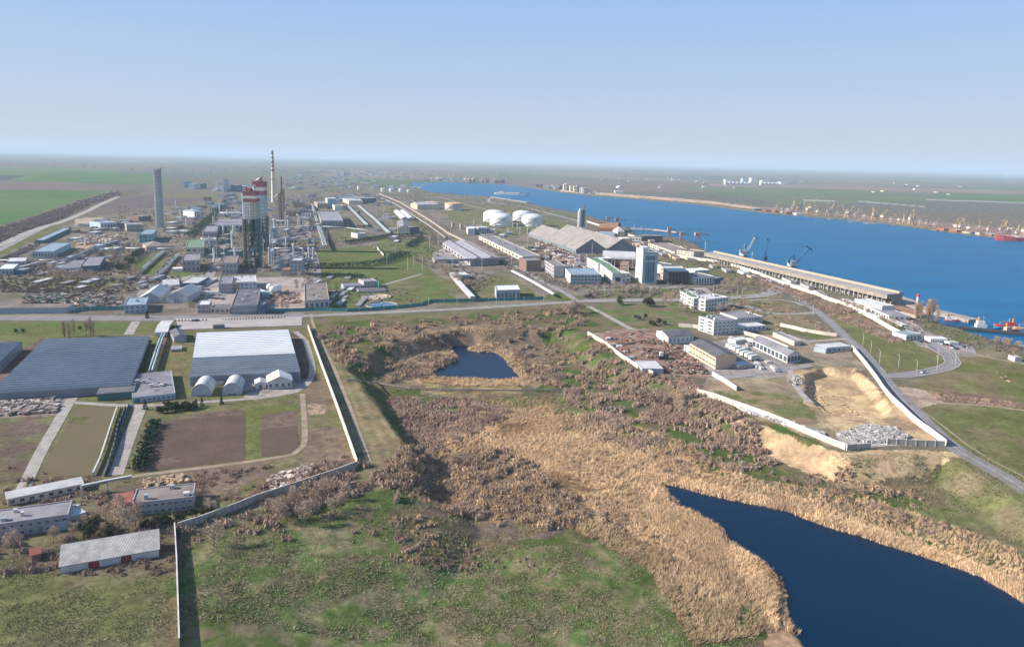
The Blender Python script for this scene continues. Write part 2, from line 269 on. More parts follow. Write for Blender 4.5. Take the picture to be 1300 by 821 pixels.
# zone = (photo outline, colours, noise size m, edge wander m)
Z = [
 # far plain, left
 ([(-300,196),(700,205),(700,214),(520,213),(330,207),(150,203),(-300,202)], (.10,.13,.09),(.13,.13,.10), 900, 60),
 ([(-300,205),(130,207),(230,211),(240,216),(60,212),(-300,209)], (.16,.13,.11),(.13,.12,.09), 400, 40),
 ([(-300,211),(90,213),(160,218),(30,229),(-300,228)], (.10,.16,.06),(.13,.17,.08), 500, 12),
 ([(-60,223),(35,223),(5,229),(-80,229)], (.07,.075,.085),(.08,.08,.09), 200, 5),
 ([(25,230),(80,217),(200,221),(215,231),(170,234),(90,233)], (.075,.14,.05),(.10,.15,.06), 400, 10),
 ([(-300,229),(60,231),(160,234),(150,240),(60,240),(-300,240)], (.17,.13,.11),(.14,.12,.10), 300, 10),
 ([(-400,242),(0,241),(135,243),(100,254),(57,268),(0,286),(-100,316),(-400,380)], (.085,.15,.055),(.11,.16,.07), 200, 6),
 ([(-300,316),(-100,318),(0,288),(57,270),(102,256),(137,245),(170,240),(190,241),(120,262),(75,283),(30,298),(0,312),(-200,370)], (.13,.10,.095),(.12,.115,.07), 40, 10),
 ([(125,263),(172,247),(200,246),(300,252),(290,262),(205,262),(150,268)], (.135,.105,.11),(.15,.12,.115), 200, 6),
 ([(205,246),(300,246),(290,252),(210,252)], (.16,.15,.09),(.13,.13,.08), 100, 6),
 # far plain, right
 ([(860,238),(960,238),(1090,240),(1180,247),(1250,254),(1000,259),(930,249)], (.105,.14,.08),(.125,.15,.09), 400, 15),
 ([(900,233),(1050,236),(1330,243),(1330,247),(1050,240),(900,236.5)], (.25,.17,.145),(.2,.15,.13), 400, 10),
 ([(1190,244),(1330,248),(1330,258),(1190,252)], (.08,.14,.06),(.1,.14,.07), 300, 10),
 ([(1020,253.5),(1060,255),(1060,256),(1020,254.6)], (.36,.34,.32),(.33,.31,.3), 50, 2),
 ([(1090,255),(1175,262),(1175,263.2),(1090,256.2)], (.36,.34,.32),(.33,.31,.3), 50, 2),
 ([(1175,253),(1300,257),(1300,258),(1175,254)], (.36,.34,.32),(.33,.31,.3), 50, 2),
 ([(710,243),(750,246.5),(900,258.5),(975,268),(1075,276),(1300,303),(1300,300),(1075,273.5),(975,265),(900,255),(750,243.5),(712,241)], (.55,.38,.27),(.36,.26,.2), 25, 8),
 ([(965,262),(1300,292),(1300,303),(1075,276),(965,268)], (.2,.14,.13),(.3,.2,.16), 25, 8),
 # industrial plateau
 ([(-300,320),(0,319),(60,296),(110,276),(205,262),(330,245),(480,243),(560,262),(640,275),(700,300),(860,325),(985,365),(745,381),(560,393),(385,400),(-300,403)], (.20,.165,.14),(.13,.12,.085), 22, 6),
 ([(350,238),(520,236),(545,245),(640,252),(740,276),(735,288),(600,268),(470,245),(350,246)], (.17,.15,.12),(.12,.125,.075), 60, 10),
 ([(590,262),(655,262),(735,290),(690,296),(640,300),(585,285),(560,270)], GR2,(.16,.15,.09), 15, 6),
 # left industrial greens
 ([(0,312),(60,288),(82,290),(40,308),(0,325)], GRB,OLV, 20, 3),
 ([(152,342),(178,326),(200,325),(175,346),(150,348)], GRB,GR2, 20, 1.5),
 ([(178,348),(203,326),(212,326),(196,348)], GRB,GR2, 20, 1.5),
 ([(110,300),(160,296),(140,308),(85,308)], (.2,.17,.11),(.17,.15,.09), 20, 4),
 ([(-50,355),(60,352),(150,356),(230,356),(200,362),(120,368),(50,366),(-50,366)], GR2,(.17,.15,.08), 20, 6),
 ([(95,313),(130,303),(145,305),(125,313),(100,316)], TAN,(.35,.25,.2), 10, 3),
 ([(95,277),(132,276),(125,282),(95,286)], (.4,.31,.25),(.34,.27,.2), 15, 3),
 ([(178,351),(240,349),(300,352),(390,352),(388,392),(268,396),(262,378),(205,384),(195,372),(175,378)], (.36,.31,.28),(.25,.22,.20), 15, 3),
 ([(300,396),(388,394),(388,362),(355,362),(340,380),(300,380)], (.38,.32,.28),(.27,.23,.21), 15, 2),
 ([(215,345),(240,345),(255,350),(215,351)], GRB,GR2, 10, 2),
 # green middle
 ([(395,318),(470,312),(485,308),(498,317),(535,322),(545,340),(575,376),(600,384),(540,386),(500,391),(400,393),(395,378),(415,365),(400,350),(392,335)], GRB,GR2, 18, 4),
 ([(480,300),(540,304),(560,322),(545,330),(510,324),(487,311)], GRB,(.15,.16,.07), 18, 3),
 ([(540,320),(520,330),(560,352),(600,372),(575,376),(545,345)], OLV,GR2, 12, 3),
 ([(455,395),(470,370),(500,355),(540,358),(520,390)], OLV,GR2, 12, 3),
 ([(430,290),(445,288),(470,300),(440,308),(420,300)], GR2,OLV, 12, 3),
 ([(490,262),(520,268),(555,292),(540,300),(505,296)], OLV,GR2, 15, 3),
 ([(600,384),(640,382),(690,378),(640,345),(600,360)], GR2,OLV, 12, 3),
 ([(700,368),(735,378),(725,382),(690,380)], GR2,GR1, 12, 2),
 ([(757,366),(860,362),(862,380),(800,379),(757,380)], GRB,OLV, 12, 2),
 ([(838,315),(900,330),(985,362),(985,370),(940,362),(900,350),(838,330)], GR2,OLV, 14, 4),
 ([(940,370),(985,372),(1015,398),(1058,425),(1085,445),(1040,432),(950,408),(925,395),(905,376)], GR2,(.2,.16,.1), 14, 4),
 ([(757,385),(862,385),(930,400),(975,412),(900,420),(805,418),(760,395)], GRB,(.17,.14,.09), 12, 4),
 # belt under the main road
 ([(-300,408),(225,409),(225,425),(60,429),(-300,432)], GRB,GR2, 14, 2),
 ([(225,420),(385,416),(385,424),(225,428)], GR2,OLV, 14, 1.5),
 ([(385,402),(560,397),(745,384),(760,400),(760,430),(600,430),(392,440)], GR2,(.16,.125,.085), 10, 4),
 # marsh
 ([(392,410),(560,400),(740,388),(800,418),(745,425),(830,480),(900,500),(1075,578),(1200,574),(1300,632),(1700,720),(1900,1200),(-100,1200),(130,800),(225,700),(455,596),(430,520)], GR1,(.15,.115,.07), 14, 6),
 ([(480,418),(600,408),(690,412),(700,440),(690,478),(540,482),(470,470),(500,440)], (.24,.17,.11),(.14,.11,.085), 9, 6),
 ([(540,470),(575,445),(572,430),(625,436),(660,460),(668,486),(600,487),(530,484)], STR,(.2,.15,.1), 7, 3),
 ([(700,432),(760,430),(810,470),(850,485),(830,510),(740,500),(690,480)], GR1,(.15,.115,.08), 9, 5),
 ([(630,530),(680,545),(700,590),(720,640),(690,640),(640,600),(590,590),(570,560)], (.38,.27,.165),(.22,.165,.115), 7, 5),
 ([(505,507),(580,508),(680,510),(720,545),(740,590),(720,650),(640,668),(560,650),(520,600),(530,560)], (.13,.10,.085),(.17,.12,.08), 8, 5),
 ([(660,520),(760,530),(870,560),(940,600),(1010,640),(1090,670),(1200,705),(1300,745),(1300,790),(1400,900),(1000,900),(960,731),(900,725),(840,690),(760,640),(700,600),(640,560)], REED2,(.33,.23,.13), 5, 4),
 ([(930,575),(1050,600),(1300,640),(1500,720),(1300,690),(1120,640),(1010,628),(960,610)], GR2,(.17,.135,.08), 12, 4),
 ([(490,484),(560,487),(740,486),(745,508),(690,503),(640,506),(560,508),(490,502)], GRB,(.14,.14,.06), 9, 2.5),
 ([(440,520),(480,545),(505,585),(505,610),(455,630),(380,650),(335,662),(300,668),(455,600)], OLV,(.19,.15,.09), 9, 3),
 # plots inside the wall
 ([(-200,430),(392,416),(452,592),(330,635),(228,668),(218,735),(160,900),(-300,900)], GR2,OLV, 12, 1.5),
 ([(380,480),(430,545),(447,592),(300,602),(200,612),(120,612),(0,640),(-200,690),(-200,600),(160,604),(325,588)], OLV,BRN, 8, 2),
 ([(40,438),(60,425),(5,505),(-60,530),(-60,500)], (.17,.10,.085),(.13,.085,.075), 8, 1),
 ([(196,535),(311,526),(311,584),(240,592),(169,601)], SOIL,SOIL2, 6, .4),
 ([(232,525),(311,519),(311,527),(210,534)], (.15,.12,.08),SOIL2, 6, .8),
 ([(313,518),(378,513),(384,575),(350,582),(313,584)], (.12,.135,.045),GR2, 6, .5),
 ([(331,527),(377,520),(380,572),(356,578),(332,580)], SOIL2,(.16,.115,.09), 4, .4),
 ([(386,470),(412,480),(427,520),(384,525)], BRN,(.17,.13,.09), 6, 1),
 ([(386,545),(430,540),(447,590),(387,594)], (.15,.11,.085),(.19,.14,.10), 4, 1),
 ([(388,512),(413,512),(413,526),(388,526)], (.35,.25,.19),BRN, 3, 1),
 ([(388,585),(447,590),(400,612),(340,632),(310,640),(330,600)], (.17,.13,.09),OLV, 5, 2),
 ([(96,516),(148,512),(127,604),(47,606)], (.15,.12,.075),(.12,.125,.05), 7, .8),
 ([(60,585),(118,583),(110,604),(48,606)], SOIL,SOIL2, 5, .5),
 ([(-60,530),(78,527),(38,603),(-60,606)], SOIL2,(.13,.12,.07), 8, 1.5),
 ([(-60,504),(92,500),(78,527),(-60,532)], (.19,.15,.12),(.25,.2,.17), 4, 1),
 ([(366,420),(380,421),(396,470),(392,485),(384,478)], SOIL,(.14,.10,.09), 5, .5),
 ([(310,488),(372,484),(392,480),(372,499),(310,505)], (.36,.29,.25),CONC2, 6, .6),
 ([(150,608),(330,588),(345,600),(250,640),(240,615),(170,622),(140,640)], BRN,(.19,.14,.11), 5, 1.5),
 ([(205,430),(237,426),(232,478),(215,475),(200,480)], GR2,(.17,.13,.07), 6, 1),
 ([(391,418),(400,415),(470,500),(510,560),(512,596),(455,600),(436,530)], OLV,(.22,.17,.10), 9, 1.5),
 ([(228,688),(330,668),(480,640),(520,668),(560,690),(660,668),(760,662),(850,731),(900,900),(228,900)], (.095,.128,.042),(.18,.155,.09), 4, 6),
 ([(-100,590),(140,606),(250,600),(232,660),(226,731),(150,731),(-100,731)], (.125,.098,.072),(.14,.125,.07), 5, 3),
 # right: lawns
 ([(1045,378),(1080,392),(1130,418),(1160,432),(1190,450),(1195,462),(1150,473),(1115,468),(1080,430),(1050,400)], GR2,(.17,.15,.075), 16, 3),
 ([(1120,395),(1160,410),(1160,425),(1145,428),(1085,398)], GRB,GR2, 12, 2),
 ([(1175,408),(1240,425),(1250,440),(1210,432),(1170,420)], GRB,GR2, 12, 2),
 ([(1212,450),(1300,452),(1600,560),(1500,720),(1300,620),(1200,560),(1150,515),(1140,490),(1205,470)], (.115,.125,.045),(.17,.14,.08), 20, 5),
 ([(1195,497),(1245,500),(1300,512),(1300,516),(1230,512),(1195,505)], (.19,.12,.10),(.16,.11,.08), 8, 3),
 ([(1230,575),(1300,622),(1500,760),(1300,690),(1180,600),(1200,575)], GR2,(.16,.13,.08), 12, 3),
 ([(1150,425),(1178,420),(1232,440),(1240,452),(1210,452),(1165,438)], CONC2,(.25,.22,.21), 10, 2),
 ([(1240,440),(1300,450),(1300,462),(1240,452)], (.2,.16,.11),GR2, 10, 3),
 # depot right of centre
 ([(868,445),(940,425),(1005,460),(1025,470),(1000,490),(930,480),(860,470)], (.30,.26,.24),CONC2, 12, 3),
 ([(905,415),(1075,440),(1100,470),(1060,468),(1010,458),(960,425),(905,430)], (.27,.21,.16),(.2,.17,.12), 8, 3),
 ([(750,424),(800,416),(835,418),(880,450),(905,480),(830,474)], (.20,.11,.085),(.28,.20,.17), 5, 1.5),
 ([(898,480),(1000,478),(1030,512),(1090,545),(1075,572),(960,530),(888,500)], (.30,.23,.16),(.2,.17,.11), 8, 3),
 ([(905,494),(980,498),(1035,515),(1050,535),(1010,545),(940,520)], GR2,(.25,.19,.12), 7, 3),
 ([(1000,470),(1080,466),(1150,522),(1198,562),(1120,566),(1070,560),(1020,510)], (.44,.32,.195),(.27,.20,.125), 8, 3),
 ([(1018,474),(1045,468),(1087,471),(1105,481),(1135,520),(1110,534),(1060,532),(1030,512),(1018,495)], TAN,TAN2, 7, 2),
 ([(1062,552),(1100,538),(1140,543),(1158,556),(1140,566),(1100,566),(1065,562)], CHALK,(.33,.3,.27), 4, 2),
 ([(890,502),(960,537),(1070,575),(1130,570),(1215,572),(1222,580),(1160,590),(1110,592),(1070,596),(1020,577),(940,540),(892,512)], TAN,TAN2, 7, 2.5),
 ([(1140,490),(1172,494),(1200,508),(1172,518),(1148,514)], (.36,.28,.22),(.3,.23,.18), 6, 1),
]
def build_ground():
    fine = np.radians(np.arange(-41, 41.001, .062))
    out = np.radians(np.concatenate([np.arange(44, 180, 4), np.arange(-180, -41.5, 4)]))
    th = np.concatenate([fine, out])                       # around +Y, clockwise
    dep = np.concatenate([np.arange(660, 60, -.85), np.arange(60, 1.4, -.42)])
    r = CAMH*FPX/dep*1.0
    # pitch makes the picture's rows closer together below; refine near
    rn = np.concatenate([[4, 20, 45, 75, 105], np.linspace(130, r[0]-1, 30)])
    rf = np.array([100000., 150000.])
    r = np.concatenate([rn, r[1:], rf])
    T, Rr = np.meshgrid(th, r)
    X = Rr*np.sin(T); Y = Rr*np.cos(T)
    x = X.ravel(); y = Y.ravel()
    z = hmap(x, y)
    far = np.hypot(x, y)
    # base colour of the plain: fields as rotated rectangles
    ca, sa = cos(.35), sin(.35)
    u = (x*ca+y*sa); v = (-x*sa+y*ca)
    u2 = u+220*vnoise(v/900, u/5000, 3); cx = np.floor(u2/(700.)).astype(np.int64); cy = np.floor((v+400*_hash(cx, cx*0, 5))/1500.).astype(np.int64)
    hh = _hash(cx, cy, 11)
    pal = np.array([(.13,.135,.10),(.16,.135,.115),(.10,.14,.08),(.16,.13,.12),(.14,.13,.105),(.19,.16,.13),(.12,.125,.11)])
    col = pal[(hh*6.999).astype(int)]
    nb = fbm(x/60, y/60, 77, 4)
    base2 = np.array((.145,.135,.09))[None]*nb[:, None]+np.array((.15,.12,.10))[None]*(1-nb[:, None])
    k = np.clip((far-2200)/600, 0, 1)[:, None]
    col = col*k+base2*(1-k)
    for zi, (P, c1, c2, ns, wp) in enumerate(Z):
        P = poly0(P)
        lo = P.min(0)-wp*2; hi = P.max(0)+wp*2
        m = np.nonzero((x > lo[0]) & (x < hi[0]) & (y > lo[1]) & (y < hi[1]))[0]
        if not len(m): continue
        xx = x[m]; yy = y[m]; s = max(wp*2.2, 3)
        wx = xx+(fbm(xx/s, yy/s, zi, 3)-.5)*2.4*wp; wy = yy+(fbm(xx/s+9, yy/s+4, zi+50, 3)-.5)*2.4*wp
        i = inside(wx, wy, P); m = m[i]; xx = xx[i]; yy = yy[i]
        t = sstep((fbm(xx/ns, yy/ns, zi+7, 4)-.33)/.34)[:, None]
        col[m] = np.array(c1)[None]*(1-t)+np.array(c2)[None]*t
    # furrows of ploughed plots and tyre-worn lines are part of the soil
    for P, per, amp, (pa, pb) in ((Z_F4, 5.5, .12, ((425,511),(453,592))),):
        P = poly0(P); i = np.nonzero(inside(x, y, P))[0]; a = math.atan2(*(np.array(poly0([pa,pb]))[0]-np.array(poly0([pa,pb]))[1])[::-1])
        q = x[i]*sin(a)-y[i]*cos(a)+1.2*vnoise(x[i]/14, y[i]/14, 5)
        col[i] *= (1+amp*np.sin(q*2*pi/per)*(.5+vnoise(x[i]/6, y[i]/6, 8)))[:, None]
    g = fbm(x/3.0, y/3.0, 90, 3)
    k = np.clip(1.3-far/900, 0, 1)
    col = col*(1+(g-.5)*.55*k)[:, None]
    nr, nc = X.shape
    idx = np.arange(nr*nc).reshape(nr, nc)
    a = idx[:-1]; b = idx[1:]
    q = np.stack([a, np.roll(a, -1, 1), np.roll(b, -1, 1), b], -1).reshape(-1, 4)
    V = np.stack([x, y, z], 1)
    m, t, bs = _new('ground')
    at = t.nodes.new('ShaderNodeAttribute'); at.attribute_name = 'tint'
    tc = t.nodes.new('ShaderNodeTexCoord')
    n1 = t.nodes.new('ShaderNodeTexNoise'); n1.inputs['Scale'].default_value = .45; n1.inputs['Detail'].default_value = 8; n1.inputs['Roughness'].default_value = .78
    n2 = t.nodes.new('ShaderNodeTexNoise'); n2.inputs['Scale'].default_value = .06; n2.inputs['Detail'].default_value = 5
    for n in (n1, n2): t.links.new(tc.outputs['Object'], n.inputs['Vector'])
    hs = t.nodes.new('ShaderNodeHueSaturation')
    ma = t.nodes.new('ShaderNodeMapRange'); ma.inputs[1].default_value = .3; ma.inputs[2].default_value = .7; ma.inputs[3].default_value = .58; ma.inputs[4].default_value = 1.45
    mb = t.nodes.new('ShaderNodeMapRange'); mb.inputs[1].default_value = .3; mb.inputs[2].default_value = .7; mb.inputs[3].default_value = .8; mb.inputs[4].default_value = 1.15
    mm = t.nodes.new('ShaderNodeMath'); mm.operation = 'MULTIPLY'
    t.links.new(n1.outputs['Fac'], ma.inputs[0]); t.links.new(n2.outputs['Fac'], mb.inputs[0]); t.links.new(ma.outputs[0], mm.inputs[0]); t.links.new(mb.outputs[0], mm.inputs[1])
    t.links.new(mm.outputs[0], hs.inputs['Value']); t.links.new(at.outputs['Color'], hs.inputs['Color'])
    mh = t.nodes.new('ShaderNodeMapRange'); mh.inputs[1].default_value = .3; mh.inputs[2].default_value = .7; mh.inputs[3].default_value = .485; mh.inputs[4].default_value = .515
    t.links.new(n2.outputs['Fac'], mh.inputs[0]); t.links.new(mh.outputs[0], hs.inputs['Hue'])
    t.links.new(hs.outputs[0], bs.inputs['Base Color']); bs.inputs['Roughness'].default_value = 1; bs.inputs['Specular IOR Level'].default_value = 0
    bp = t.nodes.new('ShaderNodeBump'); bp.inputs['Strength'].default_value = .5; bp.inputs['Distance'].default_value = .5
    t.links.new(n1.outputs['Fac'], bp.inputs['Height']); t.links.new(bp.outputs[0], bs.inputs['Normal'])
    me = npmesh('ground', V, q, m, col, True, 4)
    tag(link('ground', me), kind='structure')
Z_F1 = [(196,535),(311,526),(311,584),(240,592),(169,601)]
Z_F2 = [(331,545),(377,540),(380,572),(356,578),(332,580)]
Z_F3 = [(96,516),(148,512),(127,604),(47,606)]
Z_F4 = [(391,418),(400,415),(470,500),(510,560),(512,596),(455,600),(436,530)]
build_ground()

# ------------------------------------------------------------------ water
def poly_sheet(name, P, z, m, kind='structure'):
    from mathutils.geometry import tessellate_polygon
    vs = [Vector((p[0], p[1], 0)) for p in P]
    tris = tessellate_polygon([vs])
    mb = MB(); mb.add([(p[0], p[1], z) for p in P], [tuple(reversed(t)) for t in tris])
    me = mb.mesh(name, m)
    if sum(p.normal.z for p in me.polygons) < 0: me.flip_normals()
    return tag(link(name, me), kind=kind)
def water_mat(name, col, rough, scale, bump, spec=.5):
    m, t, b = _new(name); b.inputs['Base Color'].default_value = (*col, 1); b.inputs['Roughness'].default_value = rough; b.inputs['Specular IOR Level'].default_value = spec
    tc = t.nodes.new('ShaderNodeTexCoord'); n = t.nodes.new('ShaderNodeTexNoise'); n.inputs['Scale'].default_value = scale; n.inputs['Detail'].default_value = 5
    mp = t.nodes.new('ShaderNodeMapping'); mp.inputs['Scale'].default_value = (1, 2.2, 1); mp.inputs['Rotation'].default_value = (0, 0, .3)
    t.links.new(tc.outputs['Object'], mp.inputs[0]); t.links.new(mp.outputs[0], n.inputs['Vector'])
    n2 = t.nodes.new('ShaderNodeTexNoise'); n2.inputs['Scale'].default_value = .006; n2.inputs['Detail'].default_value = 4
    mp2 = t.nodes.new('ShaderNodeMapping'); mp2.inputs['Scale'].default_value = (1, 3., 1); mp2.inputs['Rotation'].default_value = (0, 0, .3)
    t.links.new(tc.outputs['Object'], mp2.inputs[0]); t.links.new(mp2.outputs[0], n2.inputs['Vector'])
    mx = t.nodes.new('ShaderNodeMix'); mx.data_type = 'RGBA'; t.links.new(n2.outputs['Fac'], mx.inputs['Factor'])
    mx.inputs[6].default_value = (*[c*.7 for c in col], 1); mx.inputs[7].default_value = (*[c*1.3 for c in col], 1); t.links.new(mx.outputs[2], b.inputs['Base Color'])
    bp = t.nodes.new('ShaderNodeBump'); bp.inputs['Strength'].default_value = bump; bp.inputs['Distance'].default_value = .3
    t.links.new(n.outputs['Fac'], bp.inputs['Height']); t.links.new(bp.outputs[0], b.inputs['Normal']); return m
poly_sheet('water', EST, ESTZ, water_mat('sea_water', (.0,.10,.225), .4, .15, .9, .05))
PW = water_mat('pond_water', (.0,.016,.045), .2, .8, .2, .06)
poly_sheet('pond_water', grow(POND1, 7), PONDZ-.25, PW); poly_sheet('pond_water', grow(POND2, 7), PONDZ-.25, PW)

# ------------------------------------------------------------------ roads and paths
def smooth_line(pts, n=8):
    P = [np.array(p, float) for p in pts]; P = [2*P[0]-P[1]]+P+[2*P[-1]-P[-2]]; out = []
    for i in range(1, len(P)-2):
        L = np.hypot(*(P[i+1]-P[i])); k = max(1, min(60, int(L/n)))
        for j in range(k):
            t = j/k; a, b, c, d = P[i-1:i+3]
            out.append(.5*((2*b)+(-a+c)*t+(2*a-5*b+4*c-d)*t*t+(-a+3*b-3*c+d)*t**3))
    out.append(P[-2]); return np.array(out)
def gline(px): return np.array([G(*p)[:2] for p in px])
def strip(name, px, width, m, lift=.06, off=0., step=8, kind='structure', world=None, flat=False):
    P = smooth_line(gline(px) if world is None else world, step) if not flat else gline(px)
    d = np.gradient(P, axis=0); d /= np.hypot(d[:, 0], d[:, 1])[:, None]+1e-9; nrm = np.stack([d[:, 1], -d[:, 0]], 1)
    ks = (-.5, -.17, .17, .5); rows = [P+nrm*(off+width*k) for k in ks]
    n = len(P); far = np.hypot(P[:, 0], P[:, 1])
    V = []
    for r in rows: V.append(np.column_stack([r, hmap(r[:, 0], r[:, 1])+lift*(1+np.clip(far/600, 0, 8))]))
    z = np.max([v[:, 2] for v in V], 0)
    for v in V: v[:, 2] = z
    V = np.concatenate(V); F = []
    for k in range(3):
        for i in range(n-1): F.append((k*n+i, (k+1)*n+i, (k+1)*n+i+1, k*n+i+1))
    me = npmesh(name, V, F, m, None, False, 4)
    return tag(link(name, me), kind=kind) if kind else link(name, me)
M_ASPH = mat('asphalt', (.235,.215,.22), (.165,.155,.16), ns=.12, vary=.05)
M_ROAD2 = mat('worn_asphalt', (.30,.27,.26), (.2,.185,.18), ns=.15, vary=.05)
M_CONCR = mat('concrete_slabs', (.36,.32,.29), (.25,.22,.20), ns=.2, vary=.05)
M_DIRT = mat('dirt_track', (.34,.26,.19), (.2,.16,.11), ns=.2, vary=.05)
M_KERB = mat('kerb_stone', (.55,.5,.46), (.4,.37,.34), ns=.4, vary=.02)
M_PAINT = mat('road_paint', (.6,.6,.58), (.4,.4,.39), ns=1.2, vary=.02)
def road(px, wd, m=M_ASPH, kerb=False, line=False, name='road'):
    strip(name, px, wd, m)
    if kerb:
        for s in (-1, 1): strip('kerb', px, .45, M_KERB, .14, s*(wd/2+.2))
    if line: strip('road_marking', px, .22, M_PAINT, .11, 0)
road([(-260,403),(-100,403.5),(0,403.5),(150,404),(225,404),(300,403),(385,401)], 17, M_ASPH, True, True)
road([(384,401.5),(470,397.5),(560,393.5),(640,389),(700,385),(746,381.8)], 7.5, M_ROAD2, True)
road([(744,382),(800,381),(860,380.5),(900,379),(930,378),(958,376),(976,372.5),(985,368.5),(990,365)], 13, M_ROAD2, True)
road([(983,363),(993,366.5),(1014,379),(1032,391),(1058,412),(1072,427),(1092,444),(1114,470),(1135,496),(1165,526),(1195,555),(1225,577),(1275,605),(1300,621),(1420,690)], 8, M_ASPH, False, True)
road([(1108,466),(1122,477),(1148,476.5),(1175,472.5),(1200,467),(1210,460),(1206,453),(1194,446),(1185,438),(1175,431),(1165,426),(1158,418),(1150,406)], 8.5, M_ASPH, True, True)
road([(925,385),(950,389),(978,397.5),(1014,398.5),(1040,396)], 8, M_ROAD2)
road([(945,382),(962,380.5),(990,380.5),(1008,383.5),(1020,388)], 4, M_CONCR, name='path')
road([(-60,332),(0,311),(28,298),(57,287.5),(79,281.5),(111,268),(127,260),(150,250)], 12, M_CONCR, False)
road([(-60,345),(0,317),(28,303),(50,292),(60,288)], 8, M_ROAD2)
road([(173,408),(167,418),(163,425)], 6, M_CONCR)
road([(92,505),(84,518),(74,535),(56,566),(38,602),(20,640)], 4.6, M_CONCR, name='path')
road([(180,514),(174,530),(164,555),(147,603)], 5.2, M_CONCR)
road([(-60,506),(20,509),(92,511),(172,515),(250,511),(325,505.5),(352,502),(375,497.5),(390,487),(397,470),(393,450),(387,432),(375,421)], 3.6, M_CONCR, name='path')
road([(152,608),(180,603),(225,597.5),(280,591),(330,584),(372,577),(385,566),(387,540),(384,500)], 2.6, M_DIRT, name='path')
road([(1172,508),(1200,512),(1250,514.5),(1300,521),(1400,535)], 3, M_DIRT, name='path')
road([(1170,521),(1190,535),(1230,566),(1270,590),(1310,610)], 1.2, M_DIRT, name='path')
road([(747,389),(765,398),(785,409),(803,418.5)], 5, M_CONCR)
road([(650,335),(672,348),(705,365.5),(722,375),(732,382)], 5.5, M_ROAD2)
road([(905,482),(940,477),(1000,468),(1030,463)], 6, M_ROAD2)
road([(1001,467),(1008,482),(1016,498),(1030,512)], 3.5, M_CONCR, name='path')
road([(1150,406),(1160,412),(1172,424)], 6, M_CONCR)
road([(1000,425),(1025,433),(1060,431),(1075,430)], 5, M_CONCR)
road([(1215,445),(1235,449),(1262,455),(1300,462)], 4, M_DIRT, name='path')
road([(640,246),(620,255),(660,262),(700,272),(740,282)], 9, M_CONCR)
road([(556,250),(600,262),(650,272),(690,282)], 7, M_DIRT, name='path')
road([(395,372),(470,365),(500,358),(535,348)], 4, M_CONCR, name='path')
road([(838,316),(880,325),(920,338),(960,352),(984,363)], 5, M_DIRT, name='path')
road([(404,360),(400,330),(392,300),(388,275)], 8, M_ROAD2)
road([(262,360),(280,320),(300,290),(318,262)], 9, M_ROAD2)
road([(757,368),(800,367),(862,365)], 4, M_CONCR, name='path')
road([(395,398),(399,415),(425,470),(445,520),(470,590)], 2.2, M_DIRT, name='path')
road([(700,318),(740,326),(790,345),(800,362),(870,364)], 7, M_ROAD2)
def pave(name, px, m, lift=.05, z=None):
    P = gline(px) if z is None else poly0(px, z)
    zz = max(float(hmap(P[:, 0], P[:, 1]).max()), -11) if z is None else z
    return poly_sheet(name, P, zz+lift*(1+float(np.hypot(*P.mean(0)))/600), m)
pave('pavement', [(222,404.5),(384,402),(383,413.5),(300,416),(228,419)], mat('plaza_concrete', (.37,.33,.31), (.29,.26,.245), ns=.06, vary=.02), .12)
pave('pavement', [(862,367),(895,365),(910,376),(865,378)], M_CONCR, .12)
pave('pavement', [(1146,424),(1165,420),(1236,441),(1240,450),(1212,448),(1188,436),(1170,432)], M_ROAD2, .04)
pave('pavement', [(548,322),(566,314),(598,338),(560,338)], M_CONCR, .12)

